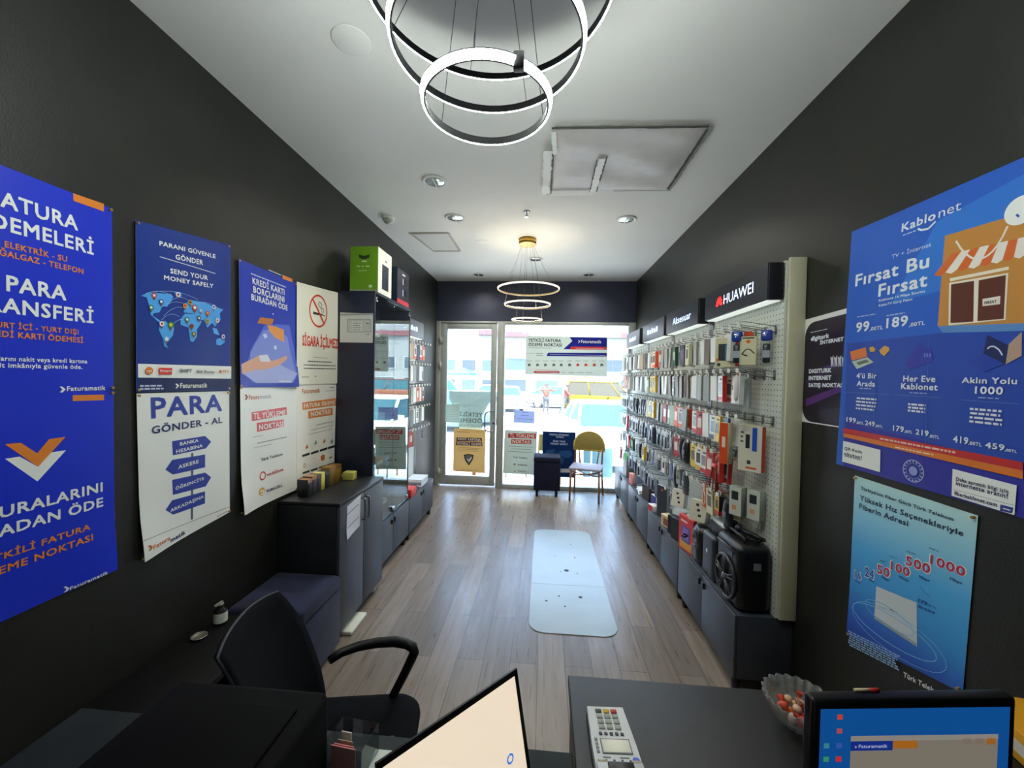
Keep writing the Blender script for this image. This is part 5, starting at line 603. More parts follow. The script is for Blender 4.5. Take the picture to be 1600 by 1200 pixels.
def pouch(h1, h2, w=.09, h=.19):
    """soft case or headset in a bag, fuller at the bottom"""
    b = MB(); n = 12; k = 7; vs = []
    for j in range(k):
        t = .08+.92*j/(k-1); ww = w/2*(.45+.55*sin(min(t*1.5, 1)*pi/2)); dd = .008+.016*sin(pi*min(t*.9+.05, 1))
        for i in range(n):
            a = 2*pi*i/n; vs.append((.02+dd*cos(a), ww*sin(a), -h*t))
    b.add(vs, [(j*n+i, j*n+(i+1) % n, (j+1)*n+(i+1) % n, (j+1)*n+i) for j in range(k-1) for i in range(n)]+[list(range(n))[::-1], [(k-1)*n+i for i in range(n)]], mat(h1, .35), True)
    hang_tab(b, .02, -.016, .036, mat(h2, .5)); b.box((-.0055, -w*.2, -h*.62), (-.0035, w*.2, -h*.45), mat(h2, .4))
    return b
PK = {}
def pack(kind, c):
    key = (kind,)+c
    if key in PK: return PK[key]
    fn = {'case_pack': lambda: pack_box(*c[:3], art=c[3] if len(c) > 3 else None), 'slim_pack': lambda: pack_box(*c[:3], dx=.014, w=.08, h=.175),
          'charger_box': lambda: pack_box(*c[:3], dx=.04, w=.07, h=.13, art=c[3] if len(c) > 3 else None), 'blister_pack': lambda: pack_card(*c[:2]), 'cable_pack': lambda: pack_cable(*c[:2]), 'accessory_pouch': lambda: pouch(*c[:2])}[kind]
    me = fn().build(kind); PK[key] = me; return me
USED = set()
ORDN = 'first second third fourth fifth sixth seventh eighth ninth tenth 11th 12th 13th 14th 15th 16th 17th 18th 19th 20th 21st 22nd 23rd 24th 25th 26th 27th 28th 29th 30th 31st 32nd'.split()
ROWN = ['top', 'second', 'third', 'fourth', 'fifth', 'lowest']
NOUN = {'case_pack': 'phone case box', 'slim_pack': 'slim phone case pack', 'charger_box': 'charger box', 'blister_pack': 'blister pack', 'cable_pack': 'cable pack', 'accessory_pouch': 'accessory pouch'}
CATG = {'case_pack': 'phone case', 'slim_pack': 'phone case', 'charger_box': 'charger', 'blister_pack': 'accessory', 'cable_pack': 'cable', 'accessory_pouch': 'accessory'}
# colour word, kind, colours
V = {
 'wh': ('white', 'case_pack', ('e6e8e2', 'd9dcd2', None)), 'wr': ('white and red', 'case_pack', ('e2e0d8', 'c22a20', 'c22a20', '7a7e84')), 'rd': ('red', 'case_pack', ('b8241c', 'c42a1e', None, 'e0d8cc')),
 'or': ('orange', 'case_pack', ('e0541c', 'e65a1e', None, 'f0e0d0')), 'ow': ('orange and white', 'case_pack', ('e6e2d8', 'e4581c', 'e4581c', '50545c')), 'br': ('brown', 'slim_pack', ('6a5444', '5e4a3c', None)),
 'tn': ('tan', 'slim_pack', ('b8a482', 'a89270', None)), 'cr': ('cream', 'case_pack', ('cfcbaa', 'c2be9a', None, '6a6c60')), 'gy': ('grey', 'slim_pack', ('9a9e98', '8a8e88', None)), 'gw': ('grey and white', 'case_pack', ('d2d6d0', '9a9c94', 'b4b8b0', '4a4e54')),
 'bk': ('black', 'slim_pack', ('26262a', '2e2e34', None)), 'pu': ('black and purple', 'case_pack', ('33242e', '2a2026', None, '5a4a6a')), 'ye': ('yellow', 'case_pack', ('d8b828', 'c9a41c', None, '3a3428')), 'yw': ('yellow and white', 'case_pack', ('e2e0d4', 'd2ae24', 'd2ae24', '3c3c3c')),
 'gn': ('dark green', 'case_pack', ('1f5a34', '1e5230', None, 'd8e0d0')), 'mg': ('pale green', 'slim_pack', ('a8c4a8', 'c4dcc4', None)), 'nv': ('navy', 'slim_pack', ('242c50', '2a3460', None)), 'nw': ('navy and white', 'case_pack', ('dce0e4', '2c3a70', '2c3a70', '7890b0')),
 'cw': ('white', 'cable_pack', ('d8dad6', 'e8e8e8')), 'cb': ('grey', 'cable_pack', ('aeb4b8', '26282e')), 'co': ('orange', 'cable_pack', ('d8642c', 'e8e8e0')), 'cu': ('blue', 'cable_pack', ('3a5a9c', 'c8d0dc')),
 'bw': ('white', 'blister_pack', ('d4d8d6', '3a3e46')), 'bg': ('grey', 'blister_pack', ('a4acb4', '585e68')), 'bb': ('blue grey', 'blister_pack', ('6a7a96', '23283a')), 'bt': ('teal', 'blister_pack', ('8cb0b4', '3a4448')),
 'pk': ('black', 'accessory_pouch', ('1e2028', '6a6e78')), 'pg': ('dark grey', 'accessory_pouch', ('4a4e58', '9aa0a8')), 'pn': ('dark navy', 'accessory_pouch', ('262c44', '7c88a8')), 'pc': ('pinkish white', 'accessory_pouch', ('dcd2d0', 'c05040')),
 'kw': ('white', 'charger_box', ('dcdcd4', 'c4c6bc', None, '3a3c40')), 'ko': ('orange', 'charger_box', ('e0581c', 'e25a1c', None, 'e8e0d0')), 'kg': ('grey', 'charger_box', ('8e948e', '7c827c', None, '30343a')), 'ky': ('yellow and red', 'charger_box', ('d0a024', '2a2620', 'b8241c', '2a2624')),
}
STOCK = [   # per row, from the cream end panel towards the storefront; "a+b" hangs b behind a, "-" is an empty hook
 '- - wh+gy cr+cr wh+wh br+gy wh+cr gy+wh | cr+tn pu+wh bw gn+wh gy+gy gy gy+wh rd+or | ow cr+gy wh pu+gy br+wh tn wh bk+br | wh nv wh gy bw gy wh tn',
 '- wh+gy - wr+wr wh+cr gy gy+bt wh+wh | br br br+wh gw br+tn wh wh+cr bk+wh | ye+or ye gn wh bk+gy wh pu wh | gy bk wh tn rd wh wr bw',
 '- - nv+wh ye+wh nw+wh wh+nw rd+rd wr+cr | gy ow+or or+ow mg+mg gn rd+bk br bk | ye yw tn pn pn pg bb+bg pk | pg bb bg cb bb bw bg cw',
 '- - - rd+wr rd wr+wh yw+ye ye+ye | pk pk+pg rd+gy pg cb+bg bg bg bb | pn bb cu bb pn bg pk bb | bw bb bg rd cb bg bw cw',
 '- - pk ky cr+co co+cr - - | pg kg pk cu cb kw cb bg | cu cb bw ye cu pk bb bg | gn bb rd cu bw cb kw bg',
 '- - - - - - - - | - - - cb - - - bk | bb bg pk cu bb cb bw pk | cu bb cb - bb bw cb rd']
hk = 0
ROWB = [[tok for part in row.split('|') for tok in part.split()] for row in STOCK]
for r_, row in enumerate(ROWB):
    for j, tok in enumerate(row):
        if tok == '-': continue
        y = MODS[j//8]+OFFY+(j % 8)*SPY
        for q, code in enumerate(tok.split('+')):
            word, kind, c = V[code]; src = pack(kind, c)
            o = src if src.name not in USED else src.copy()
            if src.name in USED: COL.objects.link(o)
            USED.add(src.name)
            rn = random.Random(r_*97+j*7+q); dx = .168-q*.052-.012*rn.random()
            o.location = (1.293-dx, y, ROWS[r_]+.028*(dx-.012)/.185-.001); o.rotation_euler = (0, rn.uniform(-.04, .04), rn.uniform(-.12, .12) if r_ < 2 or q else rn.uniform(-.06, .2))
            o['label'] = f"{'rear ' if q else ''}{word} {NOUN[kind]}, {ROWN[r_]} hook row, {ORDN[j]} from the cream end panel"
            o['category'] = CATG[kind]; o['group'] = 'accessories hung on the right display wall'
LST = ['wh tn ow nv wr or -', 'bk wh gy bk wh bw -', 'bk gy wh or wh ow -', 'wh bk wh gw br wh -', 'or rd br - - cb -']
for r_, row in enumerate(LST):
    for j, code in enumerate(row.split()):
        if code == '-': continue
        word, kind, c = V[code]; src = pack(kind, c); o = src if src.name not in USED else src.copy()
        if src.name in USED: COL.objects.link(o)
        USED.add(src.name)
        o.location = (-1.602+.15, 4.93-OFFY-(6-j)*SPY, LROWS[r_]+.0205); o.rotation_euler = (0, 0, pi+random.uniform(-.1, .1))
        o['label'] = f"{word} {NOUN[kind]} on left hook panel, {ROWN[r_]} row, {ORDN[j]} from glass cabinet"
        o['category'] = CATG[kind]; o['group'] = 'accessories hung on the left hook panel'

# larger packs at the near end of the right wall
def face_box(name, label, cat, c, w, d, h, rz, front, side, draw=None, tilt=0., top=None):
    """carton whose printed face is local -y; c is the centre of its base"""
    o = thing(name, label, cat, c, rz); o.rotation_euler = (tilt, 0, rz); b = MB()
    b.box((-w/2, -d/2, 0), (w/2, d/2, h), mat(side, .4), .0015, 1)
    b.box((-w/2+.0015, -d/2-.0006, .0015), (w/2-.0015, -d/2-.0001, h-.0015), mat(front, .4))
    if draw: draw(b, w, d, h)
    b.build('carton', o)
    if top: MB().prism([(-w*.3, 0), (w*.3, 0), (w*.3, .018), (w*.16, .03), (-w*.16, .03), (-w*.3, .018)], -.001, .001, mat(top, .4)).build('hang_tab', o).location = (0, 0, h+.0005)
    return o
def FR(b, w, d, h, x0, z0, x1, z1, col, k=1): b.box((-w/2+w*x0, -d/2-.0007-.0003*k, h*z0), (-w/2+w*x1, -d/2-.0007, h*z1), mat(col, .35))
def d_curve(b, w, d, h):
    b.tube([(-w*.36+w*.72*t, -d/2-.001, h*(.40+.16*sin(pi*t)*(1 if t > .1 else .6))) for t in [i/12 for i in range(13)]], .003, mat('26261e', .5), 6)
    b.tube([(-w*.36, -d/2-.001, h*.40), (-w*.2, -d/2-.001, h*.35), (-w*.05, -d/2-.001, h*.33)], .004, mat('26261e', .5), 6)
    b.add([(-w*.16, -d/2-.001, h*.82), (0, -d/2-.001, h*.74), (w*.16, -d/2-.001, h*.82), (0, -d/2-.001, h*.9)], [(0, 1, 2, 3)], mat('e8641c', .4)); FR(b, w, d, h, .15, .92, .85, .965, '2c2c24')
face_box('cable_box', 'cream cable box with orange hang tab and curved black cable print', 'box', (1.172, 2.395, 1.835), .085, .03, .165, R(-32), 'd6d0a6', 'bdb68c', d_curve, 0, 'e0501c')
def d_win(b, w, d, h):
    FR(b, w, d, h, .14, .22, .78, .8, '262c30'); FR(b, w, d, h, .42, .26, .7, .76, '3c7c88', 2); FR(b, w, d, h, .85, .02, .99, .98, 'b81c14'); FR(b, w, d, h, .06, .2, .16, .3, 'e0701c', 2); FR(b, w, d, h, .1, .04, .24, .14, '2a3038', 2)
face_box('phone_case_box', 'cream phone case box with dark window and red stripe, near end of top row', 'box', (1.135, 2.57, 1.828), .135, .03, .18, R(-38), 'd0ca9e', 'b8b28a', d_win)
def clamshell(label, c, rz, h=.2, w=.06):
    o = thing('clamshell_pack', label, 'accessory', c, rz)
    MB().box((-w/2, -.018, -h), (w/2, .018, -.001), m_clear, .012, 3).build('clear_shell', o)
    MB().box((-w*.45, -.016, -h*.28), (w*.45, .016, .004), mat('1c3fa0', .35), .008).build('blue_header', o)
    MB().box((-w*.3, -.012, -h*.9), (w*.3, .012, -h*.36), mat('34363c', .3), .008).box((-w*.3, -.0135, -h*.75), (w*.3, -.0125, -h*.55), mat('b8bcc0', .4)).build('adapter', o)
    return o
clamshell('clear clamshell pack with blue header left of the cream cable box', (1.122, 2.425, 2.028), R(-35))
clamshell('clear clamshell pack with blue header right of the cream cable box', (1.245, 2.345, 2.028), R(-35))
def d_or(b, w, d, h): FR(b, w, d, h, .3, .4, .7, .66, 'e8d8c8'); 
def d_bigwhite(b, w, d, h):
    FR(b, w, d, h, .32, .5, .5, .8, '26282c'); FR(b, w, d, h, .6, .45, .8, .96, '1c50b4'); FR(b, w, d, h, .1, .62, .22, .66, '50545c'); FR(b, w, d, h, .1, .72, .2, .76, '50545c'); FR(b, w, d, h, .1, .82, .24, .86, '50545c'); FR(b, w, d, h, .35, .06, .8, .1, 'd8581c'); FR(b, w, d, h, .4, .16, .55, .24, '3c3e44')
face_box('speaker_carton', 'tall orange boxed earphones hanging from the third hook row', 'box', (1.125, 2.535, 1.238), .055, .045, .25, R(-58), 'd84a12', 'c9c3a4', d_or)
o = face_box('accessory_carton', 'large white carton with orange side strip next to the cream end panel', 'box', (1.205, 2.395, 1.225), .13, .04, .265, R(-52), 'd9d5c0', 'cbb894', d_bigwhite)
MB().box((.0655, -.0195, .004), (.0665, .0195, .261), mat('d83412', .4)).build('orange_strip', o)
o = thing('accessory_pouch', 'white and pink bagged accessory hanging alone from the second hook row', 'accessory', (1.125, 2.455, 1.79), R(-40))
pouch('e2dad8', 'e08a30', .075, .16).build('bag', o)
def d_kg(b, w, d, h): FR(b, w, d, h, .2, .55, .75, .85, '2c3034'); FR(b, w, d, h, .25, .2, .6, .36, 'd89a70')
for c, lb in (((1.175, 2.47, .945), 'grey white bulb box, left one hanging low beside the cream end panel'), ((1.243, 2.40, .945), 'grey white bulb box, right one hanging low beside the cream end panel')):
    o = face_box('bulb_box', lb, 'box', c, .075, .055, .17, R(-58), 'c8ccc0', '9ba294', d_kg)
# ------------------------------------------------------------------ goods standing on the right cabinets (top at .446)
ZT = .447
m_spk = noisy('black_speaker_shell', '0e0f12', '14161a', 12, .35, .1, bscale=300); m_grl = mat('101114', .55)
o = thing('trolley_speaker', 'big black trolley speaker with spoked round grille nearest the cream end panel', 'speaker', (1.10, 2.285, ZT))
MB().box((0, 0, .012), (.182, .285, .375), m_spk, .035, 4).build('cabinet_shell', o)
g = MB(); cy_, cz_, rg = .142, .15, .118
g.tube([(-.006, cy_+rg*cos(2*pi*i/40), cz_+rg*sin(2*pi*i/40)) for i in range(40)], .010, mat('2a2c32', .3), 8, True)
g.cyl((-.001, cy_, cz_), (.004, cy_, cz_), rg, m_grl, n=36)
for i in range(5):
    a = 2*pi*i/5+.3
    for e in (-.1, .1): g.tube([(-.012, cy_+.02*cos(a+e*3), cz_+.02*sin(a+e*3)), (-.014, cy_+.07*cos(a+e), cz_+.07*sin(a+e)), (-.008, cy_+rg*cos(a+e*1.4), cz_+rg*sin(a+e*1.4))], .006, mat('34363c', .3), 6)
g.sphere((-.012, cy_, cz_), .022, mat('5a5e66', .25), 14, (.6, 1, 1)); g.build('spoked_grille', o)
MB().tube([(.02, .05, .30), (-.008, .05, .335), (-.008, .235, .335), (.02, .235, .30)], .009, mat('24262a', .35), 8).box((-.003, .07, .285), (.002, .215, .345), mat('08090a', .3), .0).build('front_frame', o)
MB().tube([(.06, .06, .37), (.06, .06, .402), (.06, .225, .402), (.06, .225, .37)], .010, m_spk, 8).build('carry_handle', o)
for y in (.05, .235): MB().cyl((.03, y, .008), (.03, y+.02, .008), .008, m_foot).cyl((.15, y, .008), (.15, y+.02, .008), .008, m_foot).build('wheel', o)
MB().box((.08, -.0015, .25), (.12, -.0003, .29), mat('7c7e82', .4)).build('rating_label', o)
pts = [(1.235+.035*cos(i*.5)*(1 if i % 7 else .8), 2.40+.045*sin(i*.5)+.01*sin(i*1.3), .826+.010*(i % 5)/2) for i in range(64)]
tag(MB().tube(pts, .0035, mat('0c0d10', .45), 6).build('power_cable'), 'coiled black power cable lying on the trolley speaker', 'cable')
o = thing('microphone', 'black microphone lying on top of the trolley speaker', 'microphone', (1.25, 2.315, .852))
MB().cyl((0, 0, .004), (-.06, .14, .01), .011, m_spk, .014).build('handle', o); MB().sphere((-.066, .155, .012), .022, mat('3a3c42', .4, .5), 14).build('mesh_head', o)
o = thing('flat_speaker', 'flat dark grey speaker slab with white badge beside the trolley speaker', 'speaker', (1.105, 2.62, ZT))
MB().box((0, 0, 0), (.045, .19, .29), mat('2b2e34', .4), .03, 4).build('body_shell', o); MB().sphere((-.001, .10, .17), .016, mat('d8dade', .3), 14, (.12, .8, 1)).build('badge', o)
o = thing('speaker_box', 'black speaker carton behind the flat grey slab, white adapter on it', 'box', (1.165, 2.61, ZT))
MB().box((0, 0, 0), (.12, .2, .345), mat('121317', .45), .006).build('carton', o); MB().box((.0, -.0006, .22), (.11, -.0001, .26), mat('c8501c', .4)).build('orange_label', o)
o = thing('router', 'white router with flat antennas on the black speaker carton', 'router', (1.165, 2.625, .793))
MB().box((0, 0, 0), (.12, .17, .03), mat('dfe6e6', .3), .010, 3).build('housing', o)
for y in (.03, .12): MB().box((.03, y, .031), (.17*.6, y+.018, .045), mat('dfe6e6', .3), .004).build('antenna', o)
o = thing('dome_camera', 'small black dome camera on the carton edge by the trolley speaker', 'camera', (1.225, 2.59, .793))
o.location = (1.20, 2.575, .826); MB().sphere((0, 0, .02), .034, mat('101018', .12), 20).build('dome', o); MB().cyl((0, 0, -.004), (0, 0, .004), .03, m_black).build('base_ring', o)
o = thing('round_speaker', 'glossy black rounded speaker standing between flat slab and red box', 'speaker', (1.10, 2.825, ZT))
MB().box((0, 0, 0), (.12, .17, .27), m_spk, .055, 5).build('body_shell', o)
for z in (.08, .19): MB().lathe([(.0005, -.004), (.04, -.006), (.055, 0), (.058, .006)], (0, 0, 0), mat('2a2c32', .25), 24).xf(Matrix.Translation((-.001, .085, z)) @ Matrix.Rotation(pi/2, 4, 'Y')).build('driver_ring', o)
face_box('carton_box', 'black flat-topped carton behind the rounded speaker', 'box', (1.255, 2.94, ZT), .06, .22, .27, 0, '141519', '17181c')
def d_red(b, w, d, h): FR(b, w, d, h, .1, .05, .9, .3, 'd89a2c'); FR(b, w, d, h, .2, .25, .8, .72, '5a4a8c', 2); FR(b, w, d, h, .3, .32, .7, .66, '7a6cb8', 3); FR(b, w, d, h, .15, .82, .6, .88, 'e8c8c0')
face_box('tablet_box', 'red tablet box with purple picture standing on the right cabinets', 'box', (1.115, 3.10, ZT), .19, .03, .26, R(-78), 'd0303a', 'd83a44', d_red)
tag(MB().tube([(1.08, 3.02, .60), (1.05, 3.00, .615), (1.035, 2.985, .605), (1.05, 2.99, .593), (1.085, 3.01, .598)], .006, mat('0c0d10', .4), 8).build('strap_loop'), 'black strap loop sticking out in front of the red tablet box', 'strap')
# jumble farther along
J = [('charger_box', 'black charger pack, nearer one on the cabinet beyond the red tablet box', 'charger', (1.125, 3.33, ZT), .10, .07, .17, -70, '17181c', '202228', None),
 ('charger_box', 'black charger pack, farther one on the cabinet beyond the red tablet box', 'charger', (1.13, 3.45, ZT), .09, .06, .15, -60, '1b1c22', '26282e', None),
 ('speaker_carton', 'tan carton with brown picture at the cabinet edge', 'box', (1.13, 3.60, ZT), .13, .07, .10, -75, 'c8ae84', 'd4c09c', 'brown'),
 ('phone_carton', 'dark tall phone carton with small orange badge standing on the cabinet', 'box', (1.16, 3.83, ZT), .15, .06, .30, -70, '22262e', '8a9098', 'badge'),
 ('white_carton', 'plain white carton lying behind the tan carton', 'box', (1.22, 3.52, ZT), .16, .10, .18, -80, 'd2d8d8', 'c2c8ca', None),
 ('charger_carton', 'white charger carton with three black plugs, tilted, farther of two', 'box', (1.13, 3.36, .70), .11, .06, .14, -50, 'd0cec0', 'e2e4e0', 'plugs'),
 ('charger_carton', 'white charger carton with three black plugs, tilted, nearer of two', 'box', (1.13, 2.93, .735), .12, .07, .15, -50, 'c9c7b4', 'dcdcd0', 'plugs'),
 ('cable_carton', 'long tan carton with red top hanging above the router', 'box', (1.20, 2.72, .86), .07, .03, .15, -50, 'b8a98a', 'c2b698', 'redtop'),
 ('cable_carton', 'long tan carton hanging behind the one with red top', 'box', (1.24, 2.62, .87), .06, .03, .13, -50, 'b8aa8c', 'b4a688', None),
 ('red_carton', 'small red and white carton at the front cabinet edge', 'box', (1.115, 4.02, ZT), .10, .07, .06, -80, 'c0202c', 'e6e2dc', None),
 ('navy_carton', 'small navy carton behind the red and white carton', 'box', (1.18, 4.14, ZT), .12, .08, .12, -80, '1e2a80', 'dfe2ea', None),
 ('brown_carton', 'dark brown carton under the third hook panel', 'box', (1.17, 4.38, ZT), .16, .10, .16, -78, '33261f', '3a2c24', None),
 ('green_pack', 'bright green pack near the far end of the right cabinets', 'box', (1.15, 5.42, .66), .09, .05, .10, -75, '2cb84c', 'a8e0b0', None),
 ('stock_carton', 'grey carton supporting the bright green pack', 'box', (1.17, 5.42, ZT), .15, .12, .21, -85, '6a7270', '7a807c', None),
 ('pink_pack', 'pinkish pack at the far cabinet edge by the storefront', 'box', (1.125, 5.02, ZT), .09, .05, .13, -80, 'e06a64', 'e8b0a8', None)]
def d_of(kind):
    def f(b, w, d, h):
        if kind == 'brown': FR(b, w, d, h, .3, .15, .8, .75, '7c3c1c')
        if kind == 'badge': FR(b, w, d, h, .42, .84, .58, .91, 'd8642c')
        if kind == 'redtop': b.box((-w/2, -d/2, h+.0002), (w/2, d/2, h+.002), mat('e04a34', .4))
        if kind == 'plugs':
            for k in range(3): FR(b, w, d, h, .34+.1*k, .7-.24*k, .52+.1*k, .82-.24*k, '26262a')
    return f
for n_, lb, ct, c, w_, d_, h_, a_, fr_, sd_c, dk in J:
    face_box(n_, lb, ct, c, w_, d_, h_, R(a_), fr_, sd_c, d_of(dk) if dk else None, R(-14) if n_ == 'charger_carton' and c[2] > .6 else 0)
for k in range(5):
    tag(MB().box((-.1, -.08, 0), (.1, .08, .008), mat(['e6e8ea', 'd8dce4', 'eceae4', 'dfe6ea', 'e8e8e8'][k], .6)).build('paper_folder', None, (1.19, 4.64, ZT+.0005+k*.0095)), ['lowest', 'second lowest', 'middle', 'second', 'topmost'][k]+' white folder of the flat pile on the right cabinets', 'folder', 'flat pile of white folders')
for i, o_ in enumerate([o for o in COL.objects if o.name.startswith('paper_folder')]): o_.rotation_euler.z = .1*((i % 3)-1)+1.5
o = thing('light_bag', 'pale grey plastic bag on the cabinet under the tilted charger cartons', 'bag', (1.215, 3.20, ZT))
b = MB(); b.box((-.06, -.1, 0), (.06, .1, .25), mat('b9c2c4', .35), .05, 4)
for i, v in enumerate(b.v): v += Vector((.006*sin(i*1.7), .006*sin(i*2.3), .004*sin(i)))
b.build('bag_film', o)
# red test leads hung in a bundle
o = thing('cable_bundle', 'bundle of thin red cables hanging below the fourth hook row', 'cable', (1.135, 2.68, 1.19))
for k in range(9):
    rn = random.Random(k); x, y = rn.uniform(-.03, .03), rn.uniform(-.04, .04)
    MB().tube([(0, 0, .07), (x*.5, y*.6, .03), (x, y, -.06), (x*1.3, y*1.4, -.14-.06*rn.random())], .004, mat('8c2820' if k % 3 else 'b43a2c', .35), 6).build('red_lead', o)
MB().box((-.02, -.03, -.012), (.02, .03, .014), mat('c83034', .4), .006).build('cable_tie', o)
# ------------------------------------------------------------------ left side
# glass display cabinet: local frame in world axes
o = thing('glass_cabinet', 'tall glass display cabinet with navy side panels on the left wall', 'display cabinet', (-1.70, 3.147, .447))
gw, gd, gh = .875, .327, 1.953       # length along the wall, depth, height
MB().box((.004, 0, 0), (gd, .018, gh), m_navy, .002).build('side_panel', o)
MB().box((.004, gw-.018, 0), (gd, gw, gh), m_navy, .002).build('side_panel', o)
MB().box((.004, 0, gh), (gd, gw, gh+.018), m_navy, .002).build('top_board', o)
MB().box((.004, .018, 0), (gd-.006, gw-.018, .018), m_navy, .002).build('bottom_board', o)
MB().box((.004, .018, .018), (.012, gw-.018, gh), mat('8f9896', .5)).build('back_panel', o)
m_gdoor = glass('cabinet_door_glass', 'e4f0ee', 2.9); m_shelf = glass('shelf_glass', 'e0f2ec', 1.5)
for y0, y1 in ((.02, gw/2-.002), (gw/2+.002, gw-.02)):
    dr = MB().box((gd-.005, y0, .02), (gd, y1, gh-.01), m_gdoor).build('glass_door', o)
    for z in (.03, gh-.06): MB().box((gd-.008, (y0 if y0 < .1 else y1-.03), z), (gd+.006, (y0+.03 if y0 < .1 else y1), z+.035), m_chrome, .003).build('clamp', dr)
MB().box((gd, gw/2-.03, .05), (gd+.02, gw/2+.03, .075), m_chrome, .004).cyl((gd+.01, gw/2, .05), (gd+.01, gw/2, .02), .008, m_black).build('lock', o)
for z in (.42, .82, 1.22, 1.6): MB().box((.014, .02, z), (gd-.03, gw-.02, z+.006), m_shelf).build('shelf', o)
VIT = [('phone_box', 'blue phone box lying on the low shelf in the glass cabinet', .12, .30, .426, .13, .17, .06, '3a78c8'), ('phone_box', 'orange box beside the blue one in the glass cabinet', .12, .50, .426, .12, .20, .075, 'd8742c'),
       ('phone_box', 'second blue box at the far end of the low shelf in the glass cabinet', .10, .70, .426, .13, .14, .05, '4a88d0'), ('phone_box', 'white box on the bottom board in the glass cabinet', .10, .26, .019, .16, .2, .07, 'd8dcdc'),
       ('phone_box', 'pale box on the bottom board at the far end of the glass cabinet', .10, .6, .019, .14, .22, .05, 'b8c4c8'), ('phone_box', 'red box on the middle shelf in the glass cabinet', .11, .22, 1.226, .14, .16, .14, 'c8482c'),
       ('phone_box', 'white box on the middle shelf in the glass cabinet', .11, .55, .826, .12, .16, .1, 'dfe2de'), ('phone_box', 'grey box on the top shelf in the glass cabinet', .11, .4, 1.606, .12, .2, .1, '8c9498')]
for n_, lb, x, y, z, dx, dy, dz, c in VIT:
    b = MB(); b.box((-dx/2, -dy/2, .0005), (dx/2, dy/2, dz), mat(c, .4), .002, 1); b.box((dx/2, -dy*.35, dz*.3), (dx/2+.0006, dy*.35, dz*.7), mat('e8e8e8', .4))
    tag(b.build(n_, None, (-1.70+x, 3.147+y, .447+z)), lb, 'box')
def d_green(b, w, d, h):
    FR(b, w, d, h, 0, 0, 1, .055, '8c9484'); n = 14
    poly = [(-.045+.09*i/n, h*.76-.016*sin(pi*i/n)) for i in range(n+1)]+[(.045-.09*i/n, h*.80-.004*sin(pi*i/n)+.01*abs(1-2*i/n)) for i in range(n+1)]
    b.prism(poly, -d/2-.0012, -d/2-.0008, mat('1c3416', .5)); FR(b, w, d, h, .42, .66, .6, .69, 'c8dcb8'); FR(b, w, d, h, .24, .555, .36, .575, 'd8ecc8'); FR(b, w, d, h, .42, .555, .48, .575, 'd8ecc8'); FR(b, w, d, h, .56, .555, .7, .575, 'd8ecc8'); FR(b, w, d, h, .3, .46, .6, .475, 'b0d098'); FR(b, w, d, h, .68, .1, .8, .16, 'c8dcb8')
    b.box((w/2+.0002, -d/2+.001, .002), (w/2+.001, d/2-.001, h-.002), mat('dfe2da', .4)); b.box((w/2+.001, -d*.22, h*.12), (w/2+.0016, d*.26, h*.68), mat('26323c', .3), 0); b.box((w/2+.001, d*.0, h*.76), (w/2+.0016, d*.12, h*.8), mat('5c6468', .4))
face_box('coffee_machine_box', 'bright green boxed appliance on top of the glass cabinet', 'box', (-1.492, 3.345, 2.419), .238, .29, .375, 0, '6a9c1c', '7cae2c', d_green)
def d_blue(b, w, d, h):
    b.box((w/2+.0002, -d/2+.001, .002), (w/2+.001, d/2-.001, h-.002), mat('30323e', .35)); b.box((w/2+.001, -d/2+.001, .002), (w/2+.0016, d/2-.001, h*.13), mat('b8343c', .4))
    for z in (.35, .68): b.box((w/2+.001, -.02, h*z-.03), (w/2+.0018, .0, h*z+.03), mat('b8bcc4', .3)); b.box((w/2+.001, .03, h*z-.03), (w/2+.0018, .09, h*z+.03), mat('14161e', .3))
    b.box((w/2+.001, -.03, h*.86), (w/2+.0018, .05, h*.9), mat('d8dadf', .4))
face_box('appliance_box', 'dark navy boxed appliance behind the green box on the glass cabinet', 'box', (-1.475, 3.80, 2.419), .20, .32, .33, 0, '182444', '1c2848', d_blue)
# goods on the left base cabinet by the door
o = thing('red_carton', 'red carton with black end at the cabinet edge left of the door', 'box', (-1.41, 4.20, ZT)); b = MB()
b.box((-.05, -.12, 0), (.05, .06, .085), mat('d03428', .4), .003); b.box((-.05, .061, 0), (.05, .12, .085), mat('23242a', .4), .003); b.build('carton', o)
for k in range(6):
    tag(MB().box((-.09, -.13, 0), (.09, .13, .012), mat(['e4e4e6', 'c8ccd4', 'eceaea', 'b8b4c0', 'e8e8ea', 'dfe4ea'][k], .5)).build('magazine', None, (-1.47, 4.62+.01*(k % 3), ZT+.0005+k*.0135)), ['lowest', 'second lowest', 'third from bottom', 'third from top', 'second from top', 'topmost'][k]+' magazine of the pile on the left cabinet by the door', 'magazine', 'magazines piled by the door')
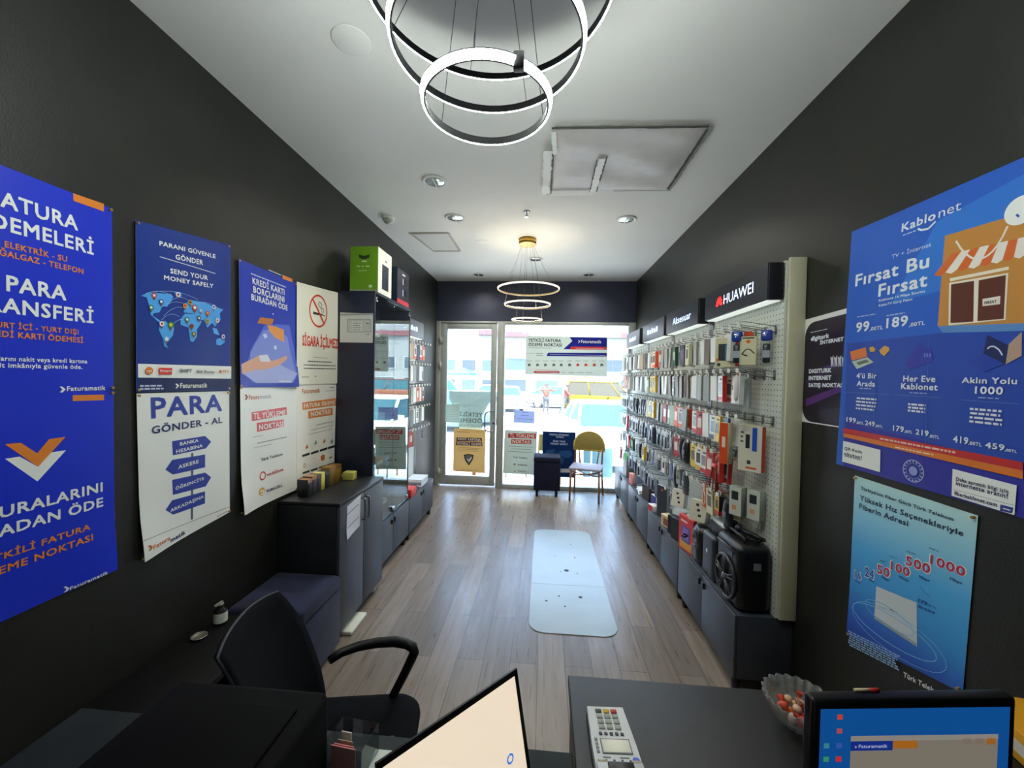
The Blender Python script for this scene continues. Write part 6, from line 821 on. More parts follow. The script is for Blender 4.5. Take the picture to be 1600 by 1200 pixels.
# black two-door cabinet
o = thing('black_cabinet', 'waist-high black two-door cabinet in front of the glass cabinet', 'cabinet', (-1.69, 2.445, 0))
MB().box((0, 0, .07), (.39, .695, .888), m_cabtop, .002).build('carcass', o)
MB().box((0, -.004, .89), (.412, .699, .911), m_cabtop, .002).build('top_board', o)
for k, (y0, y1) in enumerate(((.002, .346), (.35, .694))):
    dr = MB().box((.392, y0, .072), (.41, y1, .886), m_cab, .002).build('cabinet_door', o)
    yh = .318 if k == 0 else .378
    MB().tube([(.408, yh, .85), (.438, yh, .845), (.438, yh, .70), (.408, yh, .695)], .007, m_steel, 8).build('bar_handle', dr)
for x in (.05, .36):
    for y in (.06, .63): MB().cyl((x, y, .07), (x, y, 0), .022, m_white if (x > .2 and y > .3) else m_foot, n=12).build('foot', o)
def stripe_box(lb, y, w, c1, c2, h=.115, x=-1.585):
    b = MB(); b.box((-.035, 0, 0), (.035, w, h), mat(c1, .4), .0015, 1)
    b.box((-.0355, .001, h*.8), (.0355, w-.001, h+.0006), mat(c2, .4)); tag(b.build('small_carton', None, (x, y, .912)), lb, 'box', 'small cartons lined up on the black cabinet')
stripe_box('slim black carton nearest the poster edge on the black cabinet', 2.535, .05, '1a1a1e', 'a87a50'); stripe_box('dark grey carton with tan top, second on the black cabinet', 2.587, .055, '3c3c44', 'b08458', .125)
stripe_box('dark grey carton, third in the line on the black cabinet', 2.644, .05, '34343c', '5c5448', .12); stripe_box('pale yellow carton in the line on the black cabinet', 2.70, .045, 'd8cc60', 'e0d880', .122)
stripe_box('black carton between the yellow and gold ones on the black cabinet', 2.75, .055, '1c1c20', '3a362c', .118); stripe_box('gold carton with bronze pattern at the far end of the line', 2.81, .09, '7a5c1c', '8c6c24', .135); stripe_box('second gold carton next to the side of the glass cabinet', 2.905, .075, '846420', '7a5a1c', .13)
tag(MB().box((0, 0, 0), (.085, .07, .062), mat('b4b454', .6), .004).build('sticky_note_block', None, (-1.545, 2.985, .912)), 'yellow-green block of sticky notes beside the navy cabinet side', 'note block')
tag(MB().tube([(-1.60, 3.0, .916), (-1.62, 3.03, .925), (-1.60, 3.07, .918), (-1.57, 3.09, .916), (-1.61, 3.11, .922), (-1.65, 3.08, .916)], .004, mat('c8ccd0', .4), 6).build('charging_cable'), 'short white cable left on the black cabinet', 'cable')
# velvet stool near the cabinet
def velvet(name, c1, c2): return noisy(name, c1, c2, 7, .85, .15, bscale=200, sheen=.12, spec=.2)
m_velvet = velvet('navy_velvet', '1e2138', '282c4a'); m_velvet2 = velvet('dark_navy_velvet', '10132a', '161a36')
def ottoman(name, lb, loc, w, d, h, m, leg, rz=0.):
    o = thing(name, lb, 'ottoman', loc, rz)
    MB().box((-w/2, -d/2, leg), (w/2, d/2, h-.085), m, .012, 3).build('base_upholstery', o)
    MB().box((-w/2-.004, -d/2-.004, h-.09), (w/2+.004, d/2+.004, h), m, .03, 4).build('seat_cushion', o)
    for x in (-w/2+.05, w/2-.05):
        for y in (-d/2+.05, d/2-.05): MB().cyl((x, y, leg+.005), (x, y, 0), .022, m_foot, .018, 12).build('leg', o)
    return o
ottoman('ottoman', 'navy velvet cube stool standing against the black cabinet', (-1.466, 2.215, 0), .42, .42, .465, m_velvet, .03)
ottoman('ottoman', 'dark navy cube stool on four short legs in front of the window', (.083, 5.965, 0), .385, .34, .585, m_velvet2, .095)
tag(MB().box((-1.34, 2.53, .001), (-1.232, 2.76, .028), mat('c9ccbc', .55), .008, 3).build('white_board'), 'white rounded board on the floor under the black cabinet', 'board')
o = thing('low_bench', 'low black bench along the left wall behind the office chair', 'bench', (-1.69, .75, 0))
MB().box((0, 0, .44), (.36, 1.20, .47), mat('090a0b', .6, spec=.2), .004).build('bench_top', o); MB().box((.01, .02, 0), (.34, .04, .44), m_cabtop).build('side_panel', o); MB().box((.01, 1.16, 0), (.34, 1.18, .44), m_cabtop).build('side_panel', o)
o = thing('pump_bottle', 'small dark pump bottle with white label on the low bench', 'bottle', (-1.60, 1.875, .471))
MB().lathe([(.0005, 0), (.028, 0), (.03, .01), (.03, .065), (.014, .078), (.012, .09)], (0, 0, 0), mat('141416', .3), 20).build('bottle_body', o)
MB().lathe([(.0304, .012), (.0306, .03), (.0304, .06)], (0, 0, 0), mat('d8dccc', .5), 20).build('paper_label', o)
MB().cyl((0, 0, .09), (0, 0, .10), .014, mat('8c8c84', .3)).box((-.005, -.035, .10), (.005, .012, .108), mat('8c8c84', .3)).build('pump_head', o)
tag(MB().lathe([(.0005, 0), (.03, 0), (.034, .008), (.033, .011), (.027, .004), (.0005, .004)], (-1.61, 1.76, .471), mat('a8a89c', .25, .8), 24).build('metal_lid'), 'round metal lid lying next to the pump bottle', 'lid')

# ------------------------------------------------------------------ office chair
m_mesh = noisy('black_mesh_fabric', '05060a', '090a10', 40, .85, .2, bscale=500, spec=.12); m_plastic = mat('0b0c10', .45, spec=.35); m_piping = mat('24262e', .5)
o = thing('office_chair', 'black office chair with mesh back and one visible armrest, left of the laptop', 'chair', (-.665, 1.275, 0), R(-80))
b = MB(); ol = []
for cx, cy, a in ((.143, .165, 0), (-.143, .165, 1), (-.143, -.13, 2), (.143, -.13, 3)): ol += [(cx+.09*cos((a+i/8)*pi/2), cy+.09*sin((a+i/8)*pi/2)) for i in range(9)]
lv = [(.425, .93), (.432, .985), (.45, 1), (.468, .99), (.48, .95), (.486, .86)]; n = len(ol)
b.add([(x*q, .018+(y-.018)*q, z) for z, q in lv for x, y in ol], [(j*n+i, j*n+(i+1) % n, (j+1)*n+(i+1) % n, (j+1)*n+i) for j in range(len(lv)-1) for i in range(n)]+[list(range(n))[::-1], [(len(lv)-1)*n+i for i in range(n)]], m_mesh, True)
b.build('seat', o)
vs, fs = [], []; nu, nv = 14, 12
def bk(u, v, off):
    half = (.178-(.036*((v-.6)/.4)**2 if v > .6 else 0)) if u < .5 else .20
    x = half*(2*u-1); y = -.10-.155*v**1.6-.035*(1-(2*u-1)**2)-off; return (x, y, .50+.455*v-.012*(2*u-1)**2*v)
b = MB()
for off in (0, .018):
    vs += [bk(i/nu, j/nv, off) for j in range(nv+1) for i in range(nu+1)]
k0 = (nu+1)*(nv+1)
for j in range(nv):
    for i in range(nu):
        a = j*(nu+1)+i; fs += [(a, a+1, a+nu+2, a+nu+1), (k0+a, k0+a+nu+1, k0+a+nu+2, k0+a+1)]
rim = [j*(nu+1) for j in range(nv+1)]+[nv*(nu+1)+i for i in range(1, nu+1)]+[j*(nu+1)+nu for j in range(nv-1, -1, -1)]+[i for i in range(nu-1, 0, -1)]
fs += [(rim[i], rim[(i+1) % len(rim)], k0+rim[(i+1) % len(rim)], k0+rim[i]) for i in range(len(rim))]
bo = b.add(vs, fs, m_mesh, True).build('backrest', o)
MB().tube([tuple(Vector(vs[i])+Vector((0, -.009, 0))) for i in rim], .005, m_piping, 8, True).build('rim_piping', bo)
for sx in (-1, 1):
    MB().tube([(sx*.205, .12, .44), (sx*.207, .15, .50), (sx*.206, .185, .57), (sx*.203, .212, .63), (sx*.203, .222, .655), (sx*.208, .215, .672), (sx*.222, .19, .678), (sx*.238, .14, .678), (sx*.241, .07, .674), (sx*.23, 0, .67), (sx*.205, -.055, .666), (sx*.172, -.088, .66)],
              [.015, .016, .017, .018, .019, .02, .02, .02, .019, .018, .017, .015], m_plastic, 10).build('armrest', o)
    MB().box((min(sx*.13, sx*.215), .09, .405), (max(sx*.13, sx*.215), .14, .424), m_plastic, .006).build('arm_bracket', o)
MB().box((-.03, -.30, .40), (.03, -.05, .43), m_plastic, .008).tube([(0, -.20, .41), (0, -.19, .5), (0, -.24, .64)], .02, m_plastic, 8).build('back_bracket', o)
MB().cyl((0, 0, .11), (0, 0, .44), .028, m_plastic).build('gas_lift', o)
bs = MB(); bs.cyl((0, 0, .08), (0, 0, .13), .045, m_plastic, .035).build('hub', o)
for k in range(5):
    a = 2*pi*k/5+.3; lg = MB().tube([(.03*cos(a), .03*sin(a), .105), (.28*cos(a), .28*sin(a), .075)], [.022, .014], m_plastic, 8).build('leg', o)
    MB().cyl((.28*cos(a)-.018*sin(a), .28*sin(a)+.018*cos(a), .03), (.28*cos(a)+.018*sin(a), .28*sin(a)-.018*cos(a), .03), .03, m_plastic, n=14).cyl((.28*cos(a), .28*sin(a), .05), (.28*cos(a), .28*sin(a), .08), .008, m_plastic).build('caster', lg)

# ------------------------------------------------------------------ desks and what is on them
m_desk = noisy('charcoal_desk', '111314', '161819', 30, .45, .08, bscale=300); m_desk2 = noisy('grey_green_desk', '1d2322', '232927', 12, .6, .04, spec=.25)
o = thing('desk', 'charcoal desk in front on the right carrying card terminal and monitor', 'desk', (0, 0, 0))
MB().box((.098, .25, .765), (1.388, 1.262, .80), m_desk, .003).build('desk_top', o)
MB().box((.105, .27, 0), (.125, 1.24, .765), m_desk).build('side_panel', o); MB().box((1.36, .27, 0), (1.38, 1.24, .765), m_desk).build('side_panel', o); MB().box((.125, 1.19, .2), (1.36, 1.21, .765), m_desk).build('front_panel', o)
o = thing('side_desk', 'grey-green desk in front on the left under the laptop and printer', 'desk', (0, 0, 0))
MB().box((-1.26, .25, .765), (.092, .998, .80), m_desk2, .003).build('desk_top', o)
MB().box((-1.25, .27, 0), (-1.23, .98, .765), m_desk2).build('side_panel', o); MB().box((.06, .27, 0), (.08, .98, .765), m_desk2).build('side_panel', o); MB().box((-1.23, .92, .2), (.06, .94, .765), m_desk2).build('front_panel', o)
# laptop
hx, hy, hz = -.006, .905, .815; e = Vector((-.67, -.742, 0)).normalized(); nrm = Vector((.742, -.67, 0)).normalized()
o = thing('laptop', 'open laptop with white screen turned to the right, front centre', 'laptop', (0, 0, 0))
tl = R(14); upv = (Vector((0, 0, 1))*cos(tl)-nrm*sin(tl)); out = nrm*cos(tl)+Vector((0, 0, 1))*sin(tl)
def LP(u, v, w): return Vector((hx, hy, hz))+e*u+upv*v+out*w
def slab(b, u0, u1, v0, v1, w0, w1, m):
    P = [LP(u, v, w_) for w_ in (w0, w1) for u, v in ((u0, v0), (u1, v0), (u1, v1), (u0, v1))]
    return b.add(P, [(0,3,2,1),(4,5,6,7),(0,1,5,4),(1,2,6,5),(2,3,7,6),(3,0,4,7)], m)
lid = slab(MB(), 0, .352, 0, .236, -.006, 0, mat('0e0f12', .35)).build('screen_lid', o)
m_lcd = mat('fbe8d0', .25, emit=.55)
b = slab(MB(), .011, .341, .012, .224, .0002, .0006, m_lcd)
n = 24; m_ring = mat('2a6ec8', .3, emit=.7)
for i in range(n):
    a0, a1 = 2*pi*i/n, 2*pi*(i+1)/n
    b.add([LP(.055+r_*cos(a), .075+r_*1.0*sin(a), .0009) for r_, a in ((.010, a0), (.010, a1), (.0062, a1), (.0062, a0))], [(0, 1, 2, 3)], m_ring)
b.build('lit_screen', lid)
bb = MB()
P = [Vector((hx, hy, .802)), Vector((hx, hy, .802))+e*.352, Vector((hx, hy, .802))+e*.352+nrm*.235, Vector((hx, hy, .802))+nrm*.235]
bb.add(P+[p+Vector((0, 0, .016)) for p in P], [(0,3,2,1),(4,5,6,7),(0,1,5,4),(1,2,6,5),(2,3,7,6),(3,0,4,7)], mat('15161a', .35)); bb.build('keyboard_base', o)
kb = MB()
for r_ in range(5):
    for q in range(14):
        c = Vector((hx, hy, .8185))+e*(.022+.0225*q)+nrm*(.03+.02*r_); kb.add([c+e*x+nrm*y+Vector((0, 0, .0015)) for x, y in ((0, 0), (.018, 0), (.018, .016), (0, .016))], [(0, 1, 2, 3)], mat('2a2c32', .5))
kb.build('key_field', o)
# printer
o = thing('printer', 'black laser printer on the grey-green desk at the lower left', 'printer', (-.675, .73, .801))
b = MB(); b.box((-.19, -.17, 0), (.19, .165, .195), mat('040405', .8, spec=.15), .02, 4); b.build('housing', o)
MB().box((-.15, -.12, .1955), (.15, .10, .203), mat('050506', .8, spec=.12), .003).build('output_tray', o); MB().box((-.06, -.172, .1), (.17, -.17, .16), mat('08080a', .4), 0).build('control_panel', o); MB().box((-.15, .1655, .03), (.15, .172, .09), mat('141418', .5), .002).build('rear_hatch', o)
# clear box with notes, sheet of paper
o = thing('clear_box', 'small open clear plastic box of pink slips beside the printer', 'box', (-.445, .92, .801), R(-6))
b = MB(); wx, wy, hh, t = .05, .04, .07, .0025
for a_, c_ in (((-wx, -wy, 0), (wx, wy, t)), ((-wx, -wy, 0), (-wx+t, wy, hh)), ((wx-t, -wy, 0), (wx, wy, hh)), ((-wx, -wy, 0), (wx, -wy+t, hh)), ((-wx, wy-t, 0), (wx, wy, hh))): b.box(a_, c_, m_clear)
b.build('clear_walls', o)
for i, (c, y, h_, lb) in enumerate((('d88a8a', -.03, .062, 'nearest pink slip in the clear box'), ('d07c80', -.018, .055, 'folded rosy slip in the middle of the clear box'), ('b8a888', -.002, .05, 'beige card in the clear box'), ('e6dcd8', .012, .058, 'pale card at the back of the clear box'))):
    s_ = MB().box((-.035, y, .004), (.028-.012*i, y+.002, h_), mat(c, .6)).build('paper_slip', None, (-.445, .92, .801)); s_.rotation_euler.z = R(-6); tag(s_, lb, 'paper')
tag(MB().prism([(-.39, .80), (-.16, .80), (-.16, .957), (-.40, .957)], .8006, .8016, mat('d2dccf', .6), 'z').build('paper_sheet'), 'white sheet of paper lying on the desk behind the laptop lid', 'paper')
# card terminal, turned away from the camera
o = thing('card_terminal', 'white and grey card payment terminal lying on the charcoal desk', 'card terminal', (.187, 1.10, .801), R(3))
m_case = mat('cfd4d6', .35); m_dkey = mat('9aa09a', .45)
pr_ = [(-.050, 0), (.050, 0), (.056, -.11), (.058, -.24), (-.058, -.24), (-.056, -.11)]
b = MB(); b.prism(pr_, 0, .026, mat('3c4044', .4), 'z'); b.prism([(x*.97, y*.985-.002) for x, y in pr_], .026, .040, m_case, 'z'); hs = b.build('housing', o)
for r_ in range(4):
    for q in range(3):
        c = ('3a4a3c', 'd8b020', 'c03038')[q] if r_ == 0 else 'a4a89c'
        x0 = -.029+.0205*q; y0 = -.012-.0165*r_
        MB().box((x0, y0-.0115, .040), (x0+.0165, y0, .0435), mat(c, .45), .0018, 2).build('key', o)
for q in range(5): MB().box((-.032+.0135*q, -.0905, .040), (-.0235+.0135*q, -.082, .0425), mat('5c4a5c' if q % 2 else '4a4e58', .4), .002, 2).build('function_key', o)
for q in range(4): MB().box((-.046, -.105-.011*q, .040), (-.039, -.099-.011*q, .042), mat('7c8288', .4)).build('side_key', o)
MB().box((-.033, -.140, .040), (.040, -.100, .0415), mat('4c5456', .3), 0).box((-.030, -.137, .0415), (.037, -.103, .0419), mat('a9b09c', .2)).build('display_window', o)
for q in range(4): MB().cyl((-.028+.019*q, -.157, .040), (-.028+.019*q, -.157, .0414), .0028, mat('2c3034', .4), n=10).build('indicator', o)
b = MB(); b.cyl((.043, -.155, .040), (.043, -.155, .0412), .0085, mat('2c58d8', .35), n=16); b.box((-.034, -.1505, .040), (-.016, -.1475, .0404), mat('4c5054', .5)); b.box((.006, -.1505, .040), (.028, -.1475, .0404), mat('4c5054', .5)); b.build('brand_mark', o)
MB().box((-.054, -.225, .040), (.054, -.168, .052), m_case, .004).box((-.03, -.222, .052), (.03, -.175, .058), mat('0c0d0f', .3), .003).build('printer_cover', o)
for x in (-.05, .03): MB().cyl((x, -.17, .047), (x+.02, -.17, .047), .006, mat('b8b090', .4)).build('cover_hinge', o)
# fluted glass bowl with sweets
m_bowl = glass('cut_glass', 'f4f6f4', 1.6, .06); _t = m_bowl.node_tree; _d = _t.nodes.new('ShaderNodeBsdfDiffuse'); _d.inputs[0].default_value = (.8, .82, .8, 1)
_m = _t.nodes.new('ShaderNodeMixShader'); _m.inputs[0].default_value = .14; _o = next(n_ for n_ in _t.nodes if n_.type == 'OUTPUT_MATERIAL'); _s = _o.inputs[0].links[0].from_socket
_t.links.new(_s, _m.inputs[1]); _t.links.new(_d.outputs[0], _m.inputs[2]); _t.links.new(_m.outputs[0], _o.inputs[0])
o = thing('glass_bowl', 'fluted clear glass bowl of sweets beside the monitor', 'bowl', (.722, 1.135, .801))
wob = lambda i, n, j: 1+(.05 if j not in (0, 1, 14, 15) else 0)*cos(2*pi*i*22/n)*(.6 if j > 8 else 1)
MB().lathe([(.0005, 0), (.032, 0), (.036, .004), (.052, .014), (.072, .035), (.086, .062), (.09, .078), (.086, .079), (.080, .064), (.067, .039), (.048, .019), (.032, .011), (.0005, .010)], (0, 0, 0), m_bowl, 176, True, wob).build('bowl_wall', o)
SW = [('d8402c', 'red'), ('e8742c', 'orange'), ('e2c8a0', 'cream'), ('c83a30', 'red'), ('e0c4b0', 'pale'), ('e86a38', 'orange'), ('d2b48c', 'cream'), ('b83028', 'red'), ('e09a70', 'peach'), ('d85038', 'red'), ('e8d0b4', 'pale'), ('cc5a40', 'orange'), ('d8b090', 'peach')]
WHERE = ['at the bottom', 'by the rim side', 'in front', 'at the back', 'on the left', 'topmost', 'at the far rim', 'on the right', 'near the middle', 'at the near side', 'against the left flutes', 'under the topmost', 'beside the topmost']
for i, (c, cn) in enumerate(SW):
    rn = random.Random(i+20); a = i*2.4; ring = (.012 if i in (0, 5) else (.026 if i < 6 else .042)); z = .024 if i < 5 else .042
    if i in (5, 11, 12): z = .055; ring = .018
    s_ = MB().sphere((0, 0, 0), .0125, mat(c, .35), 12, (1.2, .9, .8)); 
    for sx in (-1, 1): s_.lathe([(.003, .011), (.009, .020), (.010, .024)], (0, 0, 0), mat(c, .35), 8)
    so = s_.build('wrapped_sweet', None, (.722+ring*cos(a), 1.135+ring*sin(a), .801+z)); so.rotation_euler = (rn.uniform(0, 2), rn.uniform(0, 2), rn.uniform(0, 3))
    tag(so, f'{cn} wrapped sweet {WHERE[i]} of the heap in the glass bowl' if not WHERE[i].startswith(('on', 'in', 'at', 'by', 'near', 'against', 'under', 'beside')) else f'{cn} wrapped sweet {WHERE[i]} in the fluted glass bowl', 'sweet', 'sweets in the glass bowl')
# monitor
o = thing('monitor', 'black flat monitor showing a blue desktop, front right', 'monitor', (.742, .845, .801), R(6.6))
mw, mh, z0 = .418, .262, .062
MB().box((-mw/2, -.012, z0), (mw/2, .014, z0+mh), mat('0c0d10', .3), .007, 3).build('casing', o)
sc = MB().box((-mw/2+.016, -.0132, z0+.022), (mw/2-.016, -.0122, z0+mh-.018), mat('0f4f96', .2, emit=.55))
sx0, sx1, sz0, sz1 = -mw/2+.016, mw/2-.016, z0+.022, z0+mh-.018; SWd, SH = sx1-sx0, sz1-sz0
def scr(u0, v0, u1, v1, c, k, em=.5): sc.box((sx0+SWd*u0, -.0133-.0002*k, sz1-SH*v1), (sx0+SWd*u1, -.0133, sz1-SH*v0), mat(c, .3, emit=em))
scr(.16, .24, .94, 1, '8a8276', 1, .45); scr(.16, .24, .94, .285, '9a948e', 2, .45); scr(.16, .285, .38, .37, '16308a', 2, .5); scr(.38, .285, .51, .355, 'b06a20', 2, .5)
for u in (.75, .815, .88): scr(u, .275, u+.045, .33, '8a7a70' if u < .87 else 'b06a28', 3, .45)
sc.text('Faturamatik', (sx0+SWd*.2, -.0139, sz1-SH*.342), (1, 0, 0), (0, 0, 1), SWd*.15, SH*.03, mat('c8d0e0', .3, emit=.5)); sc.text('›', (sx0+SWd*.178, -.0139, sz1-SH*.342), (1, 0, 0), (0, 0, 1), SWd*.012, SH*.03, mat('c8d0e0', .3, emit=.5))
for u, v, c in ((.085, .045, 'c84838'), (.085, .17, 'b05058'), (.085, .3, '3a5ab0'), (.085, .42, 'd03038'), (.02, .3, '3a8a9a'), (.02, .42, '3a9a6a'), (.02, .54, '4a7ac8'), (.085, .54, '6a8ad0')): scr(u, v, u+.028, v+.045, c, 1)
sc.build('lit_screen', o)
MB().box((-.03, .014, .012), (.03, .032, .2), mat('0c0d10', .35), .004).build('stand_neck', o); MB().box((-.11, -.07, 0), (.11, .09, .012), mat('0c0d10', .35), .005).build('stand_base', o)
tag(MB().cyl((0, 0, 0), (.03, .003, 0), .0028, mat('d8c8a0', .4)).cyl((.03, .003, 0), (.05, .005, 0), .0034, mat('c02828', .4)).build('match_pen', None, (.635, .842, 1.1275)), 'short red and cream pen lying on the top edge of the monitor', 'pen')
o = thing('yellow_carton', 'yellow and orange carton on the desk corner behind the monitor', 'box', (1.30, 1.12, .801), R(-8))
b = MB(); b.box((-.085, -.11, 0), (.07, .09, .075), mat('e8a41c', .45), .002); b.box((-.086, -.1106, .003), (.071, -.1101, .045), mat('e07820', .45)); b.box((-.0857, -.1, .02), (-.0852, .08, .05), mat('d8d0c0', .45)); b.build('carton', o)

# ------------------------------------------------------------------ floor mat and bistro chair
n = 8; pts = []; x0, x1, y0, y1, r_ = -.065, .55, 2.70, 4.555, .11
for cx, cy, a in ((x1-r_, y1-r_, 0), (x0+r_, y1-r_, 1), (x0+r_, y0+r_, 2), (x1-r_, y0+r_, 3)): pts += [(cx+r_*cos((a+i/n)*pi/2), cy+r_*sin((a+i/n)*pi/2)) for i in range(n+1)]
m_mat = noisy('pale_blue_vinyl', '93a0a3', '9aa7aa', 3, .3, .05, bscale=60)
b = MB(); b.prism(pts, .0005, .005, m_mat, 'z'); b.box((x0+.004, 3.345, .0051), (x1-.004, 3.351, .0054), mat('93a0a4', .4))
for x, y, s_ in ((.245, 3.60, .022), (.16, 3.17, .009), (.33, 3.17, .016), (.15, 4.18, .006), (.32, 4.18, .007), (.155, 3.88, .006), (.34, 3.87, .009), (.19, 3.57, .006), (.34, 3.56, .007), (.06, 3.09, .01), (.2, 3.03, .008)):
    b.cyl((x, y, .0051), (x, y, .0056), s_, mat('2a2e30', .7), n=10)
tag(b.build('floor_mat'), 'pale blue rounded vinyl mat on the wooden floor', 'mat')
m_bam = noisy('bamboo_frame', '8a5a34', 'a06c40', 20, .45, .1, stretch=(1, 1, 4)); m_weave = noisy('yellow_weave', '7c6c30', '948238', 120, .6, .5, bscale=140)
o = thing('bistro_chair', 'bamboo bistro chair with rounded yellow woven back by the window', 'chair', (.602, 5.625, 0), R(-14))
ch_ = MB(); ch_.box((-.225, 0, .445), (.225, .42, .475), mat('96929c', .6), .012, 3); ch_.build('seat', o)
for sx in (-1, 1):
    MB().tube([(sx*.205, .02, 0), (sx*.20, .025, .25), (sx*.195, .03, .455)], .014, m_bam, 10).build('leg', o)
    MB().tube([(sx*.215, .47, 0), (sx*.20, .42, .3), (sx*.195, .40, .47), (sx*.20, .43, .66), (sx*.215, .455, .72)], .014, m_bam, 10).build('leg', o)
    MB().tube([(sx*.125, .41, .47), (sx*.15, .445, .68)], .011, m_bam, 8).build('back_strut', o)
    MB().tube([(sx*.20, .03, .36), (sx*.20, .41, .36)], .009, m_bam, 8).build('stretcher', o)
MB().tube([(-.20, .03, .37), (0, .22, .34), (.20, .41, .37)], .009, m_bam, 8).tube([(.20, .03, .37), (0, .22, .345), (-.20, .41, .37)], .009, m_bam, 8).tube([(-.195, .03, .42), (0, .03, .385), (.195, .03, .42)], .008, m_bam, 8).build('cross_brace', o)
n = 20; out_ = []
for i in range(n+1):
    a = pi*i/n; out_.append((.23*cos(a)*(1 if abs(cos(a)) < .8 else 1), .665+.27*sin(a)**.75 if 0 < i < n else .665))
b = MB(); vs = []
for off in (0, .012):
    for x, z in out_: vs.append((x, .475-.06*(x/.23)**2*.8+off, z))
k = len(out_); tri = tessellate_polygon([[Vector((p[0], p[1], 0)) for p in out_]])
b.add(vs, [list(t) for t in tri]+[[k+i for i in t[::-1]] for t in tri]+[(i, (i+1) % k, k+(i+1) % k, k+i) for i in range(k)], m_weave)
bo = b.build('backrest', o); MB().tube([(x, .481-.048*(x/.23)**2, z) for x, z in out_], .013, mat('c0a83c', .5), 8, True).build('back_rim', bo)
# ------------------------------------------------------------------ street outside
m_pave = noisy('pale_paving', 'e2e0d8', 'e9e7df', 4, .8, .1); m_road = noisy('asphalt', '92949a', '9c9ea2', 5, .85, .1)
struct(MB().box((-25, YF+.26, -.4), (40, 7.95, -.12), m_pave).build('street_pavement'))
struct(MB().box((-25, 7.95, -.5), (40, 30, -.3), m_road).build('street_road'))
struct(MB().box((-25, 30, -.5), (40, 46, -.2), m_pave).build('far_pavement'))
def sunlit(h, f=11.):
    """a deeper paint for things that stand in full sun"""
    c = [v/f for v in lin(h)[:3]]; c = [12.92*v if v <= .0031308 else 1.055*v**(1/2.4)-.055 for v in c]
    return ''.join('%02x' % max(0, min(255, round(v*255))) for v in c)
def wheel(parent, x, y, r=.32):
    o = MB().cyl((x-.1, y, r-.02), (x+.1, y, r-.02), r, mat('1a1b1d', .7), n=24).build('wheel', parent)
    MB().cyl((x-.105, y, r-.02), (x+.105, y, r-.02), r*.62, mat('b4b8bc', .3, .8), n=18).build('hub_cap', o)
def car(name, lb, loc, rz, body, L_=4.2, Wd=1.72, Hh=1.45, van=False, sign=False, pane='84dcf4'):
    """car whose nose is at local -y"""
    o = thing(name, lb, 'car', loc, rz); m = mat(body, .6, spec=.15); gl_ = mat(sunlit(pane, 13), .4, spec=.15); h = Wd/2
    def loft(st, m, nm, closed=True):
        b = MB(); k = len(st[0]); vs = [p for s_ in st for p in s_]
        fs = [(i*k+j, i*k+(j+1) % k, (i+1)*k+(j+1) % k, (i+1)*k+j) for i in range(len(st)-1) for j in range(k)]
        fs += [list(range(k))[::-1], [(len(st)-1)*k+j for j in range(k)]]
        return b.add(vs, fs, m, True).build(nm, o)
    def sec(y, w, z0, z1): return [(-w*.94, y, z0), (-w, y, z0+.2), (-w, y, z1-.14), (-w*.9, y, z1), (w*.9, y, z1), (w, y, z1-.14), (w, y, z0+.2), (w*.94, y, z0)]
    bz = .92
    prof = [(-L_/2, .86, .34, .62), (-L_/2+.12, .95, .24, .76), (-L_/2+.5, 1, .22, .86), (-L_*.22, 1, .22, .95), (0, 1, .22, .97), (L_*.3, 1, .22, .98), (L_/2-.25, .98, .24, .96), (L_/2-.04, .92, .32, .88), (L_/2, .86, .36, .8)]
    if van: prof = [(-L_/2, .88, .34, .8), (-L_/2+.12, .96, .24, .98), (-L_/2+.6, 1, .22, 1.08), (0, 1, .22, 1.1), (L_/2-.1, 1, .24, 1.1), (L_/2, .94, .32, 1.05)]
    loft([sec(y, h*w, a, c) for y, w, a, c in prof], m, 'body_shell')
    zb = 1.06 if van else .93
    y0, y1, y2, y3 = (-L_*.34, -L_*.2, L_*.44, L_*.48) if van else (-L_*.25, -L_*.08, L_*.24, L_*.40)
    def cs(y, w, z): return [(-w, y, z), (w, y, z)]
    b = MB(); wb, wt = h*.93, h*.74
    vs = [(-wb, y0, zb), (wb, y0, zb), (wb, y3, zb), (-wb, y3, zb), (-wt, y1, Hh-.03), (wt, y1, Hh-.03), (wt, y2, Hh-.03), (-wt, y2, Hh-.03)]
    b.add(vs, [(0, 1, 5, 4), (1, 2, 6, 5), (2, 3, 7, 6), (3, 0, 4, 7), (4, 5, 6, 7)], gl_); b.build('window_glass', o)
    rb = MB(); rb.box((-wt-.02, y1-.03, Hh-.05), (wt+.02, y2+.03, Hh), m, .022, 3)
    for sx in (-1, 1):
        rb.tube([(sx*wb, y0-.02, zb-.01), (sx*wt, y1, Hh-.03)], .035, m, 6).tube([(sx*wb, y3+.01, zb-.01), (sx*wt, y2, Hh-.03)], .045, m, 6).tube([(sx*wb, (y0+y3)/2+.1, zb), (sx*wt, (y1+y2)/2+.1, Hh-.03)], .035, m, 6)
    rb.build('roof', o)
    for sx in (-1, 1):
        for y in (-L_*.31, L_*.3): wheel(o, sx*(h-.12), y)
        MB().box((sx*h*.58-.16, -L_/2-.01, .60), (sx*h*.58+.16, -L_/2+.1, .72), mat('e4ecf0', .1), .03).build('headlight', o)
        MB().box((sx*h*.72-.1, L_/2-.06, .68), (sx*h*.72+.1, L_/2+.01, .84), mat('c03020', .3), .02).build('tail_light', o)
        MB().box((sx*(h+.02)-.09, -L_*.19, .93), (sx*(h+.02)+.09, -L_*.19+.1, 1.05), m, .03).build('side_mirror', o)
    MB().box((-h*.55, -L_/2-.012, .40), (h*.55, -L_/2+.06, .54), mat('3c4044', .5), .02).build('grille', o)
    MB().box((-.26, -L_/2-.025, .42), (.26, -L_/2-.012, .52), mat('e6e6e6', .5)).build('number_plate', o)
